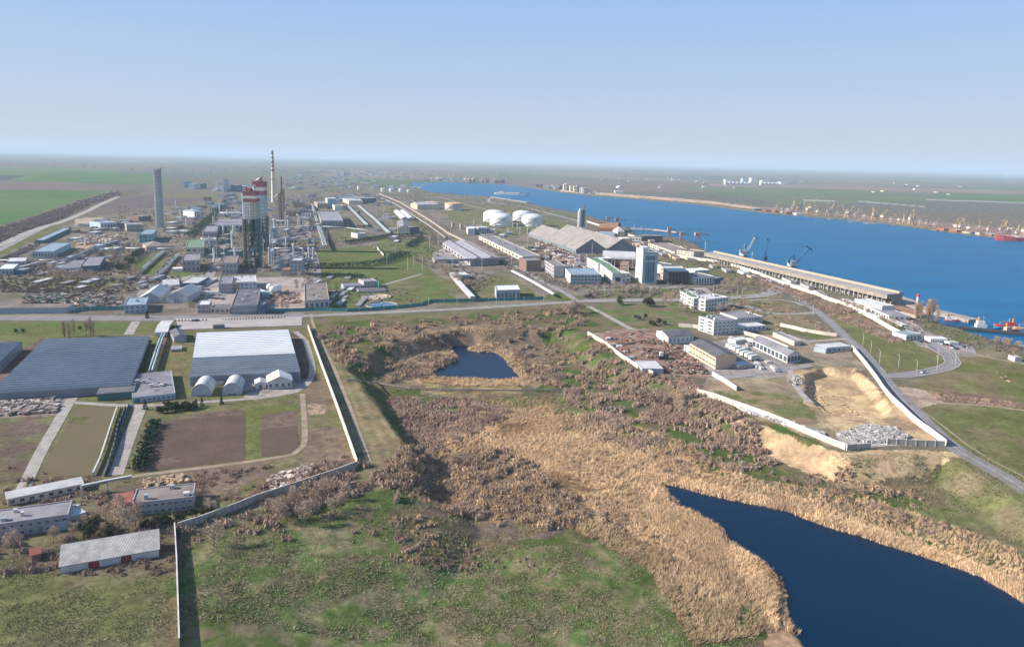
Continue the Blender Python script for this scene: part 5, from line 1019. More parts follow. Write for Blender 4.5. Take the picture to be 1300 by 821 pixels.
def prill_tower():
    p = (203.5, 289); x, y, z = G(*p); H = hpx(p, 75); r = root('concrete_tower', 'tall bare concrete prilling tower with stair shaft painted sunlit white standing alone', 'tower', (x, y, z))
    b = MB(); b.box(-3.0, 4.0, -4, 5, -1, H*.97); b.build('shaft', wm('shaded_concrete', (.33,.33,.34), .8, ns=.08), r)  # darker grey: the shade on the tower's front is put into the colour
    b = MB(); b.box(-6.4, -3.0, -2, 5, -1, H*.98); b.build('stair_shaft', WALLS['white'], r)  # white side block: sunlight on the tower's left face put into the colour
    b = MB(); b.box(-3.4, 4.4, -4.4, 5.4, H*.97, H*.985); b.box(-1, 5, -1, 5, H*.985, H*1.01); b.build('head_house', WALLS['conc'], r)
    me = window_mesh(1.4, 1.4)
    for k in range(14): link('window', me, r, (2, -4, H*(.06+.064*k)))
    b = MB()
    for k in range(15): b.box(-3.05, 4.05, -4.06, -3.98, H*(.04+.063*k), H*(.04+.063*k)+.35)
    b.build('floor_band', M_DARK, r)
prill_tower()
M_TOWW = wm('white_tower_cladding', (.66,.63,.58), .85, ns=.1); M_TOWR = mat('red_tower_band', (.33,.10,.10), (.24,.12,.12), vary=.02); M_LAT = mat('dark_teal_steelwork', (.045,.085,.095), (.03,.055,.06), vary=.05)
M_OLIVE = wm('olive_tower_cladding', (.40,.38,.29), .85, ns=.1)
def lattice_tower(px, lab, Htot, htop, half, lit, seed, name='prilling_tower', col2=None):
    x, y, z = G(*px); H = hpx(px, Htot); hb = H-hpx(px, htop); r = root(name, lab, 'tower', (x, y, z)); g = random.Random(seed); s = half
    b = MB(); n = 9
    for sx in (-1, 0, 1):
        for sy in (-1, 0, 1):
            if sx or sy: b.bar((sx*s, sy*s, -1), (sx*s, sy*s, hb), .38)
    for k in range(n+1):
        zz = hb*k/n
        for (a, c) in (((-s,-s),(s,-s)),((s,-s),(s,s)),((s,s),(-s,s)),((-s,s),(-s,-s)),((-s,0),(s,0)),((0,-s),(0,s))): b.bar((*a, zz), (*c, zz), .26)
        if k < n:
            z2 = hb*(k+1)/n
            for (a, c) in (((-s,-s),(0,-s)),((s,-s),(0,-s)),((-s,-s),(-s,0)),((-s,s),(-s,0)),((s,s),(s,0)),((s,-s),(s,0))): b.bar((*a, zz), (*c, z2), .18)
    b.build('steel_frame', M_LAT, r)
    b = MB()
    for k in range(1, n): b.box(-s*.92, s*.92, -s*.92, s*.92, hb*k/n-.1, hb*k/n+.1)
    b.build('floor_deck', M_LAT, r)
    for k in range(14):
        q = MB(); lv = g.randint(0, n-2); zz = hb*lv/n+.2; cx, cy = g.uniform(-.6,.6)*s, g.uniform(-.85,.5)*s; R = g.uniform(.8, 2.1)
        if k % 2: q.lathe([(R*.5, zz), (R, zz+.5), (R, zz+hb/n*1.5), (R*.4, zz+hb/n*1.8)], 12, c=(cx, cy))
        else: q.box(cx-R, cx+R, cy-R, cy+R, zz, zz+hb/n*.8)
        q.build('vessel', [M_STEEL, WALLS['teal'], WALLS['green'], M_DARK][k % 4], r)
    q = MB(); q.box(-s-2.4, -s, -s*.6, s*.2, -1, hb); q.build('stair_shaft', WALLS['tan'], r)
    q = MB(); q.box(s, s+1.6, -s*.5, s*.5, -1, hb); q.build('cable_shaft', WALLS['teal'], r)
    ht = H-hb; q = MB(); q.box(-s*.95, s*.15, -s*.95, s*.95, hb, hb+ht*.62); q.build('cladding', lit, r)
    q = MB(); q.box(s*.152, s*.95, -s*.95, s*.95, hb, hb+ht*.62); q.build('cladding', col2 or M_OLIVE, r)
    for k, (a0, a1, mm) in enumerate(((.62,.74,M_TOWR),(.74,.84,M_TOWW),(.84,1.0,M_TOWR))):
        q = MB(); q.box(-s*.97, s*.97, -s*.97, s*.97, hb+ht*a0, hb+ht*a1); q.build('painted_band', mm, r)
    me = window_mesh(1.2, 1.6)
    for k in range(5):
        for c in (-.6, -.2, .2, .6): link('window', me, r, (c*s, -s*.95, hb+ht*(.05+.11*k)))
    for k in range(6):
        q = MB(); q.bar((g.uniform(-.7,.7)*s, g.uniform(-.7,.7)*s, H), (g.uniform(-.7,.7)*s, g.uniform(-.7,.7)*s, H+g.uniform(3, 7)), g.uniform(.5, 1.1), n=8); q.build('roof_pipe', M_TOWR if k % 2 else M_STEEL, r)
    q = MB(); q.bar((-s,-s,H+1.2), (s,-s,H+1.2), .12); q.bar((s,-s,H+1.2), (s,s,H+1.2), .12); q.bar((-s,-s,H+1.2), (-s,s,H+1.2), .12)
    for c in (-1,-.5,0,.5,1): q.bar((c*s,-s,H), (c*s,-s,H+1.2), .1)
    q.build('railing', M_TOWR, r); return r
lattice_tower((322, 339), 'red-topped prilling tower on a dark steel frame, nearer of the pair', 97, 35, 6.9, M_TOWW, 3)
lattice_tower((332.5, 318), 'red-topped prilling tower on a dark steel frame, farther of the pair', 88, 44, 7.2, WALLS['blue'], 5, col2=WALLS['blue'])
def col_pipe(px, h, rr, lab, m): 
    x, y, z = G(*px); H = hpx(px, h); r = root('vent_stack', lab, 'vent stack', (x, y, z)); MB().lathe([(rr, -1), (rr, H*.93)], 14).build('shaft', m, r); MB().lathe([(rr*1.5, H*.93), (rr*1.5, H*.97), (rr*.6, H)], 14).build('cap', M_TRIM, r)
col_pipe((309, 277), 31, 1.3, 'slim white vent column left of the prilling towers', WALLS['white'])
col_pipe((349, 301), 24, 1.6, 'pale grey process column in front of the duct tower', WALLS['blue'])
col_pipe((362.5, 289), 20, 1.0, 'thin steel vent pipe right of the duct tower', M_STEEL)
def stair_block(): 
    for i, (p, h, w_, lab) in enumerate((((347,303),14,5,'pale panel block topmost in the column of three beside the tower'), ((346,314),6,5,'pale panel block in the middle of the column of three beside the tower'), ((343.5,326),8,5,'pale panel block lowest in the column of three beside the tower'))):
        bld(lab, (p[0]-w_/2,p[1]), (p[0]+w_/2,p[1]), h, dp=3, wall='blue', roof='light', win=(2,2))
stair_block()
M_TANKW = mat('white_tank_steel', (.72,.71,.69), (.60,.59,.57), ns=.06, rough=.5, vary=.02); M_TANKR = mat('rusty_tank_roof', (.45,.24,.13), (.58,.42,.32), ns=.12, rough=.8); M_TANKG = mat('pale_tank_steel', (.55,.50,.46), (.40,.34,.30), ns=.08, rough=.6)
def tank(px, rpx, hp, lab, dome=.45, wall=M_TANKW, top=M_TANKW, name='storage_tank'):
    x, y, z = G(*px); k = ppm(px); R = rpx/k*math.cos(0); H = hp/k; y += R*.9; r = root(name, lab, 'tank', (x*(y/(y-R*.9)), y, z)); K = 8
    MB().lathe([(R, -1), (R, H)], 48).build('shell', wall, r)
    MB().lathe([(R*1.01, H-.2), (R*1.01, H+.3)]+[(R*cos(pi/2*i/K), H+.3+R*dome*sin(pi/2*i/K)) for i in range(1, K)]+[(.05, H+.3+R*dome)], 48).build('roof', top, r)
    b = MB(); n = 14
    for i in range(n):
        a0 = -2.6+1.5*i/n; a1 = -2.6+1.5*(i+1)/n; b.bar((R*1.03*cos(a0), R*1.03*sin(a0), H*i/n), (R*1.03*cos(a1), R*1.03*sin(a1), H*(i+1)/n), .35)
    b.build('stair', M_DARK, r)
    b = MB()
    for zz in (H*.33, H*.66): b.lathe([(R+.02, zz), (R+.15, zz), (R+.15, zz+.25), (R+.02, zz+.25)], 48)
    b.build('stiffening_ring', wall, r); return r
tank((627.5,282), 14.5, 9, 'white domed tank half hidden behind its twin, west of the other pair', .42)
tank((636,287), 14.5, 10, 'white domed tank in front, west pair', .40)
tank((663,281), 12.5, 8, 'white domed tank half hidden behind its twin, east pair by the bulk store', .42)
tank((675.5,287.5), 14, 10, 'white domed tank in front, east pair by the bulk store', .40)
tank((547,265), 12, 7, 'wide pale tank with rusty roof nearer the conveyor line', .14, M_TANKG, M_TANKR)
tank((576,267), 11.5, 8, 'wide pale tank with rusty roof nearer the white tanks', .14, M_TANKG, M_TANKR)
for i, (p, rr, hh, lab) in enumerate((((486,243.5),2.6,4,'white oil tank far beyond the start of the conveyor line'), ((497,244),3,4,'white oil tank far beyond the start of the conveyor line'), ((509,244),3,4,'white oil tank far beyond the start of the conveyor line'),((456,241),2.4,4,'white oil tank far beyond the start of the conveyor line'),((519,244.5),2.6,3,'white oil tank far beyond the start of the conveyor line'))):
    tank(p, rr, hh, lab, .15)['group'] = 'oil tanks beyond the conveyor line'
for i in range(12):
    px = 921+i*5.0+(10 if i > 6 else 0); tank((px, 234.5+i*.10), 2.2, 3.5, 'white oil tank in the distant tank farm across the water', .12)['group'] = 'tanks of the distant farm'
def yard_tank():
    x, y, z = G(350, 373); r = root('gas_holder', 'white horizontal gas tank with rounded ends in the tank yard', 'tank', (x, y, z), radians(70)); b = MB(); K = 6; R = 3.0; L = 9
    prof = [(R*sin(pi/2*i/K)+.01, -L/2-R*.6*cos(pi/2*i/K)) for i in range(K+1)]+[(R*cos(pi/2*i/K)+.01, L/2+R*.6*sin(pi/2*i/K)) for i in range(K+1)]
    b.lathe(prof, 24); me = b.mesh('shell', M_TANKW)
    link('shell', me, r, (0, 0, R+1.6), (0, pi/2, 0))
    for s in (-3.5, 3.5): MB().box(s-.5, s+.5, -3, 3, -1, 3).build('saddle', M_STEEL, r)
yard_tank()
def sphere_tank():
    x, y, z = G(343, 371.5); r = root('sphere_tank', 'small white sphere tank on legs left of the horizontal one', 'tank', (x, y, z)); R = 3.2
    MB().lathe([(max(.02, R*sin(pi*i/12)), R+2-R*cos(pi*i/12)) for i in range(13)], 20).build('shell', M_TANKW, r); b = MB()
    for k in range(6): b.bar((R*.8*cos(k), R*.8*sin(k), -.5), (R*.8*cos(k), R*.8*sin(k), R+1), .15)
    b.build('leg_frame', M_STEEL, r)
sphere_tank()
def silo():
    p = (735.5, 293); x, y, z = G(*p); H = hpx(p, 26); k = ppm(p); R = 2.8/k; r = root('concrete_silo', 'pale round concrete silo with dark elevator tower behind the twin bulk store', 'silo', (x, y, z))
    MB().lathe([(R, -1), (R, H), (R*.3, H+1)], 28).build('shell', WALLS['conc'], r); MB().lathe([(1.6, H), (1.6, H+3), (.2, H+4)], 12).build('cap', M_TANKW, r)
    b = MB(); b.box(R*.9, R*2.4, 1, R*1.8, -1, H*1.03); b.build('elevator_tower', wm('dark_blue_panel', (.14,.18,.24), .8), r); MB().box(R*1.5, R*2.3, 2, R, H*1.03, H*1.26).build('head_house', WALLS['tan'], r)
silo()
def office_tower():
    A, B_, C_ = (815, 361), (832, 360), (806.5, 355); R0, inf = bld('tall white and blue glass office tower', A, B_, 42, Cp=C_, wall='blue', roof='light', name='office_tower', cat='tower')
    ex, ey, h, L, D = inf; e1 = ex.normalized(); a = math.atan2(e1.y, e1.x)
    for c in range(4):
        p = ex*((c+1.0)/6.0+.06); me = MB().box(-L*.07, L*.07, -.18, .05, h*.06, h*.70).box(-L*.07, L*.07, -.18, .05, h*.74, h*.88).mesh('glass_strip', M_BGLASS); link('glass_strip', me, R0, tuple(p), (0,0,a))
    b = MB()
    for k in (0, 1): b.box(L*.08, L*.88, -.26, -.17, h*(.705+.185*k), h*(.705+.185*k)+1.0)
    link('floor_band', b.mesh('floor_band', M_TRIM), R0, (0,0,0), (0,0,a))
    face_windows(R0, tuple(ey), (0,0,0), h, 11, 2, 'std', .5, .35)
    q = MB(); q.hexa([ey*1.0-e1*.35, -e1*.35, -e1*.01, ey-e1*.01], [ey*1.0-e1*.35+Vector((0,0,h+1.5)), -e1*.35+Vector((0,0,h+1.5)), -e1*.01+Vector((0,0,h+1.5)), ey-e1*.01+Vector((0,0,h+1.5))]); q.build('side_wall', WALLS['white'], R0)
    q = MB(); q.box(L*.1, L*.5, D*.3, D*.8, h, h+3.5); link('lift_house', q.mesh('lift_house', WALLS['white']), R0, (0,0,0), (0,0,a))
office_tower()
# mirror facade for the dark glass building
for o in list(bpy.data.objects):
    if o.get('label', '').startswith('dark mirrored'):
        A = Vector(G(848,361)); Bv = Vector(G(874,361)); d = Bv-A; d.z = 0; h = o['_h']
        for k in range(6):
            t0, t1 = k/6+.005, (k+1)/6-.005; q = MB(); n_ = Vector((d.y, -d.x, 0)).normalized()
            q.hexa([d*t0+n_*.02, d*t1+n_*.02, d*t1+n_*.3, d*t0+n_*.3], [d*t0+n_*.02+Vector((0,0,h-.3)), d*t1+n_*.02+Vector((0,0,h-.3)), d*t1+n_*.3+Vector((0,0,h-.3)), d*t0+n_*.3+Vector((0,0,h-.3))]); q.build('mirror_panel', M_DGLASS, o)
# round settling tanks
def basin(px, rpx, lab, water):
    x, y, z = G(*px); R = rpx/ppm(px)*.98; r = root('settling_tank', lab, 'tank', (x, y, z)); b = MB()
    b.lathe([(R, -1), (R, .9), (R-.5, .9), (R-.5, -.6)], 48); b.build('rim', M_CONCR if water else wm('tan_rim', (.5,.36,.26)), r)
    b = MB(); b.lathe([(R-.5, .25 if water else .05), (.05, .25 if water else .0)], 48); b.build('basin_water' if water else 'basin_floor', PW2 if water else WALLS['tan'], r)
    b = MB(); b.box(-R, R*.2, -.5, .5, .95, 1.15); b.bar((0,0,0), (0,0,2.4), .5, n=8); b.build('scraper_bridge', M_STEEL, r)
PW2 = water_mat('basin_water', (.03,.10,.19), .15, 1.0, .05)
basin((484.5,387.5), 20.5, 'round settling tank full of blue water by the teal fence', True)
basin((478,377.5), 19, 'round empty settling tank behind the water-filled one', False)
def post(px, h, rr, lab, m, name='post', cat='post'):
    x, y, z = G(*px); r = root(name, lab, cat, (x, y, z)); MB().bar((0,0,-1), (0,0,h), rr, n=8).build('shaft', m, r); MB().lathe([(rr*1.6, h), (rr*1.6, h+.5), (.05, h+.8)], 8).build('cap', m, r)
post((481.5,367.5), 7, .9, 'bright green steel column beside the pumping station', mat('green_paint', (.03,.32,.17)))
# ------------------------------------------------------------------ conveyors, pipe racks
def gallery(px, wd, ht, z0, lab, m=None, roofm=None, name='conveyor_gallery', cat='conveyor', legs=14, pipes=0):
    P = [Vector(G(*p)) for p in px]; r = root(name, lab, cat, P[0]); o = P[0]; b = MB(); t = MB(); pp = MB(); leg = MB().bar((0,0,-z0-1), (0,0,0), .3).mesh('leg', M_STEEL); cnt = 0
    for i in range(len(P)-1):
        a = P[i]-o; q = P[i+1]-o; a.z += z0; q.z += z0; d = q-a; n_ = Vector((-d.y, d.x, 0)).normalized()*wd/2; U = Vector((0,0,1))
        if pipes:
            for k in range(pipes):
                f = n_*(2*(k+.5)/pipes-1); pp.bar(a+f+U*.5, q+f+U*.5, wd/pipes*.36, k % 2, n=8)
            b.hexa([a-n_, q-n_, q+n_, a+n_], [a-n_+U*.3, q-n_+U*.3, q+n_+U*.3, a+n_+U*.3])
        else:
            b.hexa([a-n_, q-n_, q+n_, a+n_], [a-n_+U*ht, q-n_+U*ht, q+n_+U*ht, a+n_+U*ht]); m2 = n_*1.15
            t.hexa([a-m2+U*ht, q-m2+U*ht, q+m2+U*ht, a+m2+U*ht], [a-m2+U*(ht+.25), q-m2+U*(ht+.25), q+m2+U*(ht+.25), a+m2+U*(ht+.25)])
        k = max(1, int(d.length/legs))
        for j in range(k):
            if cnt > 96: break
            c = a.lerp(q, j/k); link('leg', leg, r, tuple(c-n_*.8)); link('leg', leg, r, tuple(c+n_*.8)); cnt += 2
    b.build('deck' if pipes else 'casing', m or WALLS['grey'], r)
    if pipes: pp.build('pipe_run', [M_STEEL, wm('lagged_pipe', (.26,.36,.36))], r)
    else: t.build('roof', roofm or ROOFS['light'], r)
gallery([(482,248),(509,259.5),(548,284),(570,300),(600,315),(633,333.5)], 4, 2.4, 4, 'long pale conveyor gallery crossing the railway sidings', WALLS['tan'], ROOFS['brown'])
gallery([(478,249),(505,262),(545,288),(566,304)], 2.5, 1.6, 2, 'lower grey conveyor running beside the long pale gallery', WALLS['conc'], ROOFS['brown'])
gallery([(552,338.5),(600,337.5),(642,335.5)], 4, 2.2, 6, 'grey conveyor bridge crossing in front of the twin-ridge warehouse', WALLS['grey'], ROOFS['grey'])
gallery([(650,348),(676,362),(703,378.5)], 2.2, 1.2, 3, 'thin white conveyor running down to the main road', WALLS['white'], ROOFS['white'])
gallery([(575,355),(588,370),(600,383)], 4, 2.5, 2, 'grey covered walkway beside the railway cutting', WALLS['conc'], ROOFS['white'])
gallery([(455,263),(475,280),(494,299)], 6, 2, 4, 'greenish pipe rack ending at the dark hedge', pipes=3)
gallery([(441,262.5),(453,275),(466,288.5)], 6, 2, 4, 'greenish pipe rack beside the flat seamed warehouse', pipes=3)
gallery([(404.5,291),(408,303),(413,318)], 6, 2, 6, 'greenish twin pipe rack ending at the lawn', pipes=3)
gallery([(396,262),(400,275),(404,289)], 5, 2, 5, 'twin pipe rack behind the one that ends at the lawn', pipes=2)
gallery([(350,293),(404,291),(440,293),(470,297)], 4, 2, 5, 'pipe rack crossing behind the prilling towers toward the sidings', pipes=3)
gallery([(340,308.5),(380,308),(408,308)], 4, 2, 4, 'pipe rack crossing toward the lawn at mid height', pipes=2)
gallery([(348,319.5),(380,319.5),(413,319.5)], 3, 2, 4, 'lowest pipe rack crossing beside the lawn', pipes=2)
gallery([(176,349),(190,336),(208,320.5)], 4, 1.5, 2, 'grey pipe rack between the two green plots', pipes=3)
gallery([(200,352),(213,340),(226,325)], 4, 1.5, 2, 'grey pipe rack beside the row of dark bushes', pipes=3)
gallery([(160,319),(200,319.5),(236,319)], 3, 1.5, 3.5, 'blue pipe bridge below the pink house', pipes=2)
gallery([(192,476),(199,452),(205,435),(208,428)], 3, 1.5, 2.2, 'pale blue heating pipe rack between the greenhouses', pipes=2)
gallery([(205,428),(208,419),(213,413)], 7, 2.2, 1, 'pale blue covered pipe bridge by the plaza edge', WALLS['blue'], ROOFS['light'], legs=8)
gallery([(440,484),(458,485),(480,488),(500,491),(520,494),(560,496),(620,497),(680,497),(735,497)], .6, .4, .6, 'long thin pipeline crossing the reed bed', WALLS['tan'], ROOFS['brown'], name='pipeline', cat='pipeline', legs=9)
gallery([(118,604),(127,585),(131,573),(140,545),(149,518)], .5, .4, .8, 'pale heating pipe on low supports beside the farm lane', WALLS['conc'], ROOFS['light'], name='pipeline', cat='pipeline', legs=9)
gallery([(104,632),(137,625),(168,619)], .9, .6, 4, 'pale heating pipe on posts between the farm blocks', WALLS['conc'], ROOFS['light'], name='pipeline', cat='pipeline', legs=9)
gallery([(0,334),(50,334),(85,333),(110,322),(128,310)], 3, 1.4, 3, 'dark teal pipe rack behind the long blue-grey hall', pipes=3)
# the quay warehouse
def quay_store():
    A, B_ = G(893.5, 330), G(1125, 387); a = Vector(A); q = Vector(B_); d = q-a; L = d.length; e = d.normalized(); n_ = Vector((-e.y, e.x, 0)); W = 17.; h = 9.; U = Vector((0,0,1)); r = root('quay_warehouse', 'very long concrete warehouse with open bays along the quay', 'warehouse', a)
    P = lambda s, t, z: e*s+n_*t+U*z
    b = MB(); b.hexa([P(0,5,-3), P(L,5,-3), P(L,W,-3), P(0,W,-3)], [P(0,5,h), P(L,5,h), P(L,W,h), P(0,W,h)]); b.hexa([P(0,0,5.4), P(L,0,5.4), P(L,4.98,5.4), P(0,4.98,5.4)], [P(0,0,h), P(L,0,h), P(L,4.98,h), P(0,4.98,h)]); b.build('wall', wm('weathered_concrete', (.36,.31,.26), .72, ns=.15), r)
    b = MB(); b.hexa([P(-.5,-.6,h+.02), P(L+.5,-.6,h+.02), P(L+.5,W+.5,h+.02), P(-.5,W+.5,h+.02)], [P(-.5,-.6,h+.6), P(L+.5,-.6,h+.6), P(L+.5,W+.5,h+1.2), P(-.5,W+.5,h+1.2)]); b.build('roof', mat('pale_brown_roof', (.37,.345,.33), (.28,.26,.25), ns=.08), r)
    b = MB(); b.hexa([P(0,W-4,h+1), P(L,W-4,h+1), P(L,W-1,h+1), P(0,W-1,h+1)], [P(0,W-4,h+2.6), P(L,W-4,h+2.6), P(L,W-1,h+2.6), P(0,W-1,h+2.6)]); b.build('crane_rail_wall', WALLS['tan'], r)
    pm = MB().box(-.45, .45, -.3, .5, -3, 5.4).mesh('pillar', WALLS['conc']); ang = math.atan2(e.y, e.x)
    for k in range(52): link('pillar', pm, r, tuple(P(L*(k+.02)/52, .4, 0)), (0,0,ang))
    dm_ = MB().box(-2.4, 2.4, -.1, .0, -1, 3.6).mesh('bay_door', M_DARK)
    for k in range(40): link('bay_door', dm_, r, tuple(P(L*(k+.5)/40, 4.96, 0)), (0,0,ang))
    # quay deck beyond it
    k_ = MB(); k_.hexa([P(-60,W+.6,-9), P(L+70,W+.6,-9), P(L+70,W+13,-9), P(-60,W+13,-9)], [P(-60,W+.6,.3), P(L+70,W+.6,.3), P(L+70,W+13,.3), P(-60,W+13,.3)]); o = k_.build('quay', M_CONCR, None, a); o['kind'] = 'structure'
    return a, e, n_, L, W
QA, QE, QN, QL, QW = quay_store()
# ------------------------------------------------------------------ cranes
M_YEL = mat('yellow_crane_paint', (.46,.34,.19), (.33,.25,.16), vary=.12); M_BLU = mat('blue_crane_paint', (.03,.13,.28), (.025,.1,.2), vary=.05); M_GRC = mat('grey_crane_paint', (.20,.27,.32), (.15,.2,.25), vary=.05)
def crane(loc, rz, s, lab, m, elev=58, group=None, white=True):
    r = root('portal_crane', lab, 'crane', loc, rz, group); r.scale = (s, s, s); b = MB()
    for sx in (-1, 1):
        for sy in (-1, 1): b.bar((sx*5.2, sy*5.2, -1), (sx*2.6, sy*2.6, 11), .95)
    b.bar((-5.2,-5.2,3), (5.2,-5.2,3), .35); b.bar((-5.2,5.2,3), (5.2,5.2,3), .35); b.box(-3.2, 3.2, -3.2, 3.2, 10.6, 11.6); b.lathe([(2.3, 11.6), (2.3, 13)], 14); b.build('portal', m, r)
    b = MB(); b.box(-6.5, 2.8, -3.2, 3.2, 12.6, 18.5); b.build('machine_house', WALLS['white'] if white else m, r); b = MB(); b.box(2.6, 4.8, -1.1, 1.1, 13.4, 16.2); b.build('cab', M_FRAME, r)
    b = MB(); b.bar((-5,-2,17), (-1,0,27), .6); b.bar((-5,2,17), (-1,0,27), .6); b.bar((1.5,-2,17), (-1,0,27), .6); b.bar((1.5,2,17), (-1,0,27), .6); b.build('mast', m, r)
    e = radians(elev); L = 27; T = Vector((3+L*cos(e), 0, 15+L*sin(e))); b = MB()
    for sy in (-1, 1): b.bar((3, sy*1.7, 15), T+Vector((0, sy*.5, 0)), .75)
    for k in range(8):
        t = k/8; p = Vector((3, 0, 15)).lerp(T, t); q = Vector((3, 0, 15)).lerp(T, (k+1)/8); w1 = 1.5*(1-t)+.4*t; b.bar(p+Vector((0,-w1,0)), q+Vector((0,w1,0)), .4)
    bo = b.build('boom', m, r); b = MB(); J = T+Vector((5, 0, -3.5)); b.bar(T+Vector((-5,0,2)), J, .8); b.build('jib', m, bo)
    b = MB(); b.bar((-1,0,27), T+Vector((-5,0,2)), .14); b.bar((-1,0,27), (-8,0,19), .25); b.box(-10, -7, -1.5, 1.5, 16.5, 20); b.build('counterweight', m, r)
    b = MB(); b.bar(J, J-Vector((0,0,J.z-7)), .1); b.box(J.x-.8, J.x+.8, -.8, .8, 5.5, 7); b.build('grab', M_DARK, r); return r
cp = QA+QE*(QL*.17)+QN*(QW+7); cr1 = crane((cp.x, cp.y, .3), radians(35), .95, 'grey portal crane with raised boom behind the quay warehouse', M_GRC, 52)
cp = QA+QE*(QL*.30)+QN*(QW+7); cr2 = crane((cp.x, cp.y, .3), radians(60), .85, 'teal portal crane with upright boom standing between the grey and the blue one', M_BLU, 70, white=False)
cp = QA+QE*(QL*.47)+QN*(QW+7); cr3 = crane((cp.x, cp.y, .3), radians(25), .95, 'blue portal crane behind the middle of the quay warehouse', M_BLU, 42)
CR = [(1006,271,.9),(1013,271,1),(1028,272,1.05),(1024,272,.8),(1050,275,.9),(1053,275,.9),(1074,277,.9),(1077,277,.8),(1108,280,.9),(1112,280,.8),(1131,283,.6),(1140,284,.6),(1155,286.5,1.05),(1157,286,.8),(1168,287.5,.85),(1213,294.5,.9),(1218,294,.8),(1243,293.5,.7),(1271,298,.9),(1280,298,.9),(1299,301,.9),(985,270,.6),(993,270.5,.7),(1000,271,.6),(1037,274,.7),(1063,276,.8),(1086,278,.7),(1096,279,.6),(1120,281.5,.8),(1147,285,.7),(1176,288.5,.7),(1186,290,.6),(1228,296,.8),(1254,298,.8),(1290,302,.8)]
for i, (px, py, s) in enumerate(CR):
    x, y, z = G(px, py-1.0); h = 1700/math.hypot(x, y)
    s2 = s*math.hypot(x, y)/2300.
    if i == 0: c0 = crane((x, y, 0), radians(60+137*i), s2, 'yellow portal crane on the far bank of the inlet', M_YEL, 62, 'yellow cranes along the far quay')
    else: c = copy_tree(c0); c.location = (x, y, 0); c.rotation_euler.z = radians(60+137*i); c.scale = (s2, s2, s2)
# yellow gantry in scrapyard
def derrick():
    x, y, z = G(842, 456); r = root('scrap_crane', 'yellow derrick crane standing in the rusty scrapyard', 'crane', (x, y, z)); b = MB(); b.box(-3, 3, -2, 2, 0, 2.4); b.build('base', M_DARK, r); b = MB(); b.bar((-1.6,0,2.4), (0,0,13), .25); b.bar((1.6,0,2.4), (0,0,13), .25); b.build('mast', M_YEL, r); b = MB(); b.bar((0,0,12.6), (6,-3,8), .2); b.build('boom', M_YEL, r); b = MB(); b.box(-2.4,-.4,-1.6,1.6,2.4,4.6); b.build('cab', WALLS['white'], r)
derrick()
# ------------------------------------------------------------------ wind turbines
def turbine(px, top, lab, a0=0., rz=.3):
    x, y, z = G(*px); H = (px[1]-top)/ppm(px)*.62; r = root('wind_turbine', lab, 'wind turbine', (x, y, z), rz); w_ = H/28
    MB().lathe([(w_, -1), (w_*.55, H)], 12).build('tower', WALLS['white'], r); MB().box(-w_, w_, -w_*1.4, w_*2.6, H-w_*.6, H+w_).build('nacelle', WALLS['white'], r)
    b = MB().hexa([(-w_*.7,-.4,0),(w_*.7,-.4,0),(w_*.7,.4,0),(-w_*.7,.4,0)], [(-w_*.12,-.2,H*.62),(w_*.3,-.2,H*.62),(w_*.3,.2,H*.62),(-w_*.12,.2,H*.62)]).mesh('blade', WALLS['white'])
    for k in range(3): link('blade', b, r, (0,-w_*1.6,H), (0, a0+k*2*pi/3, 0))
for i, (px, top, lab) in enumerate((((1279,224.5),206,'wind turbine standing alone at the right end of the horizon'),((925,214.5),205,'wind turbine of the close pair, nearer the inlet mouth'),((933,214.5),206,'wind turbine of the close pair, nearer the picture middle'),((852,215),206,'single wind turbine above the far port plain'),((1042,218.5),208,'wind turbine beyond the far green fields, western of two'),((1060,219),208,'wind turbine beyond the far green fields, eastern of two'),((980,216.5),210,'small wind turbine above the distant white tank farm'))):
    turbine(px, top, lab, .5*i)
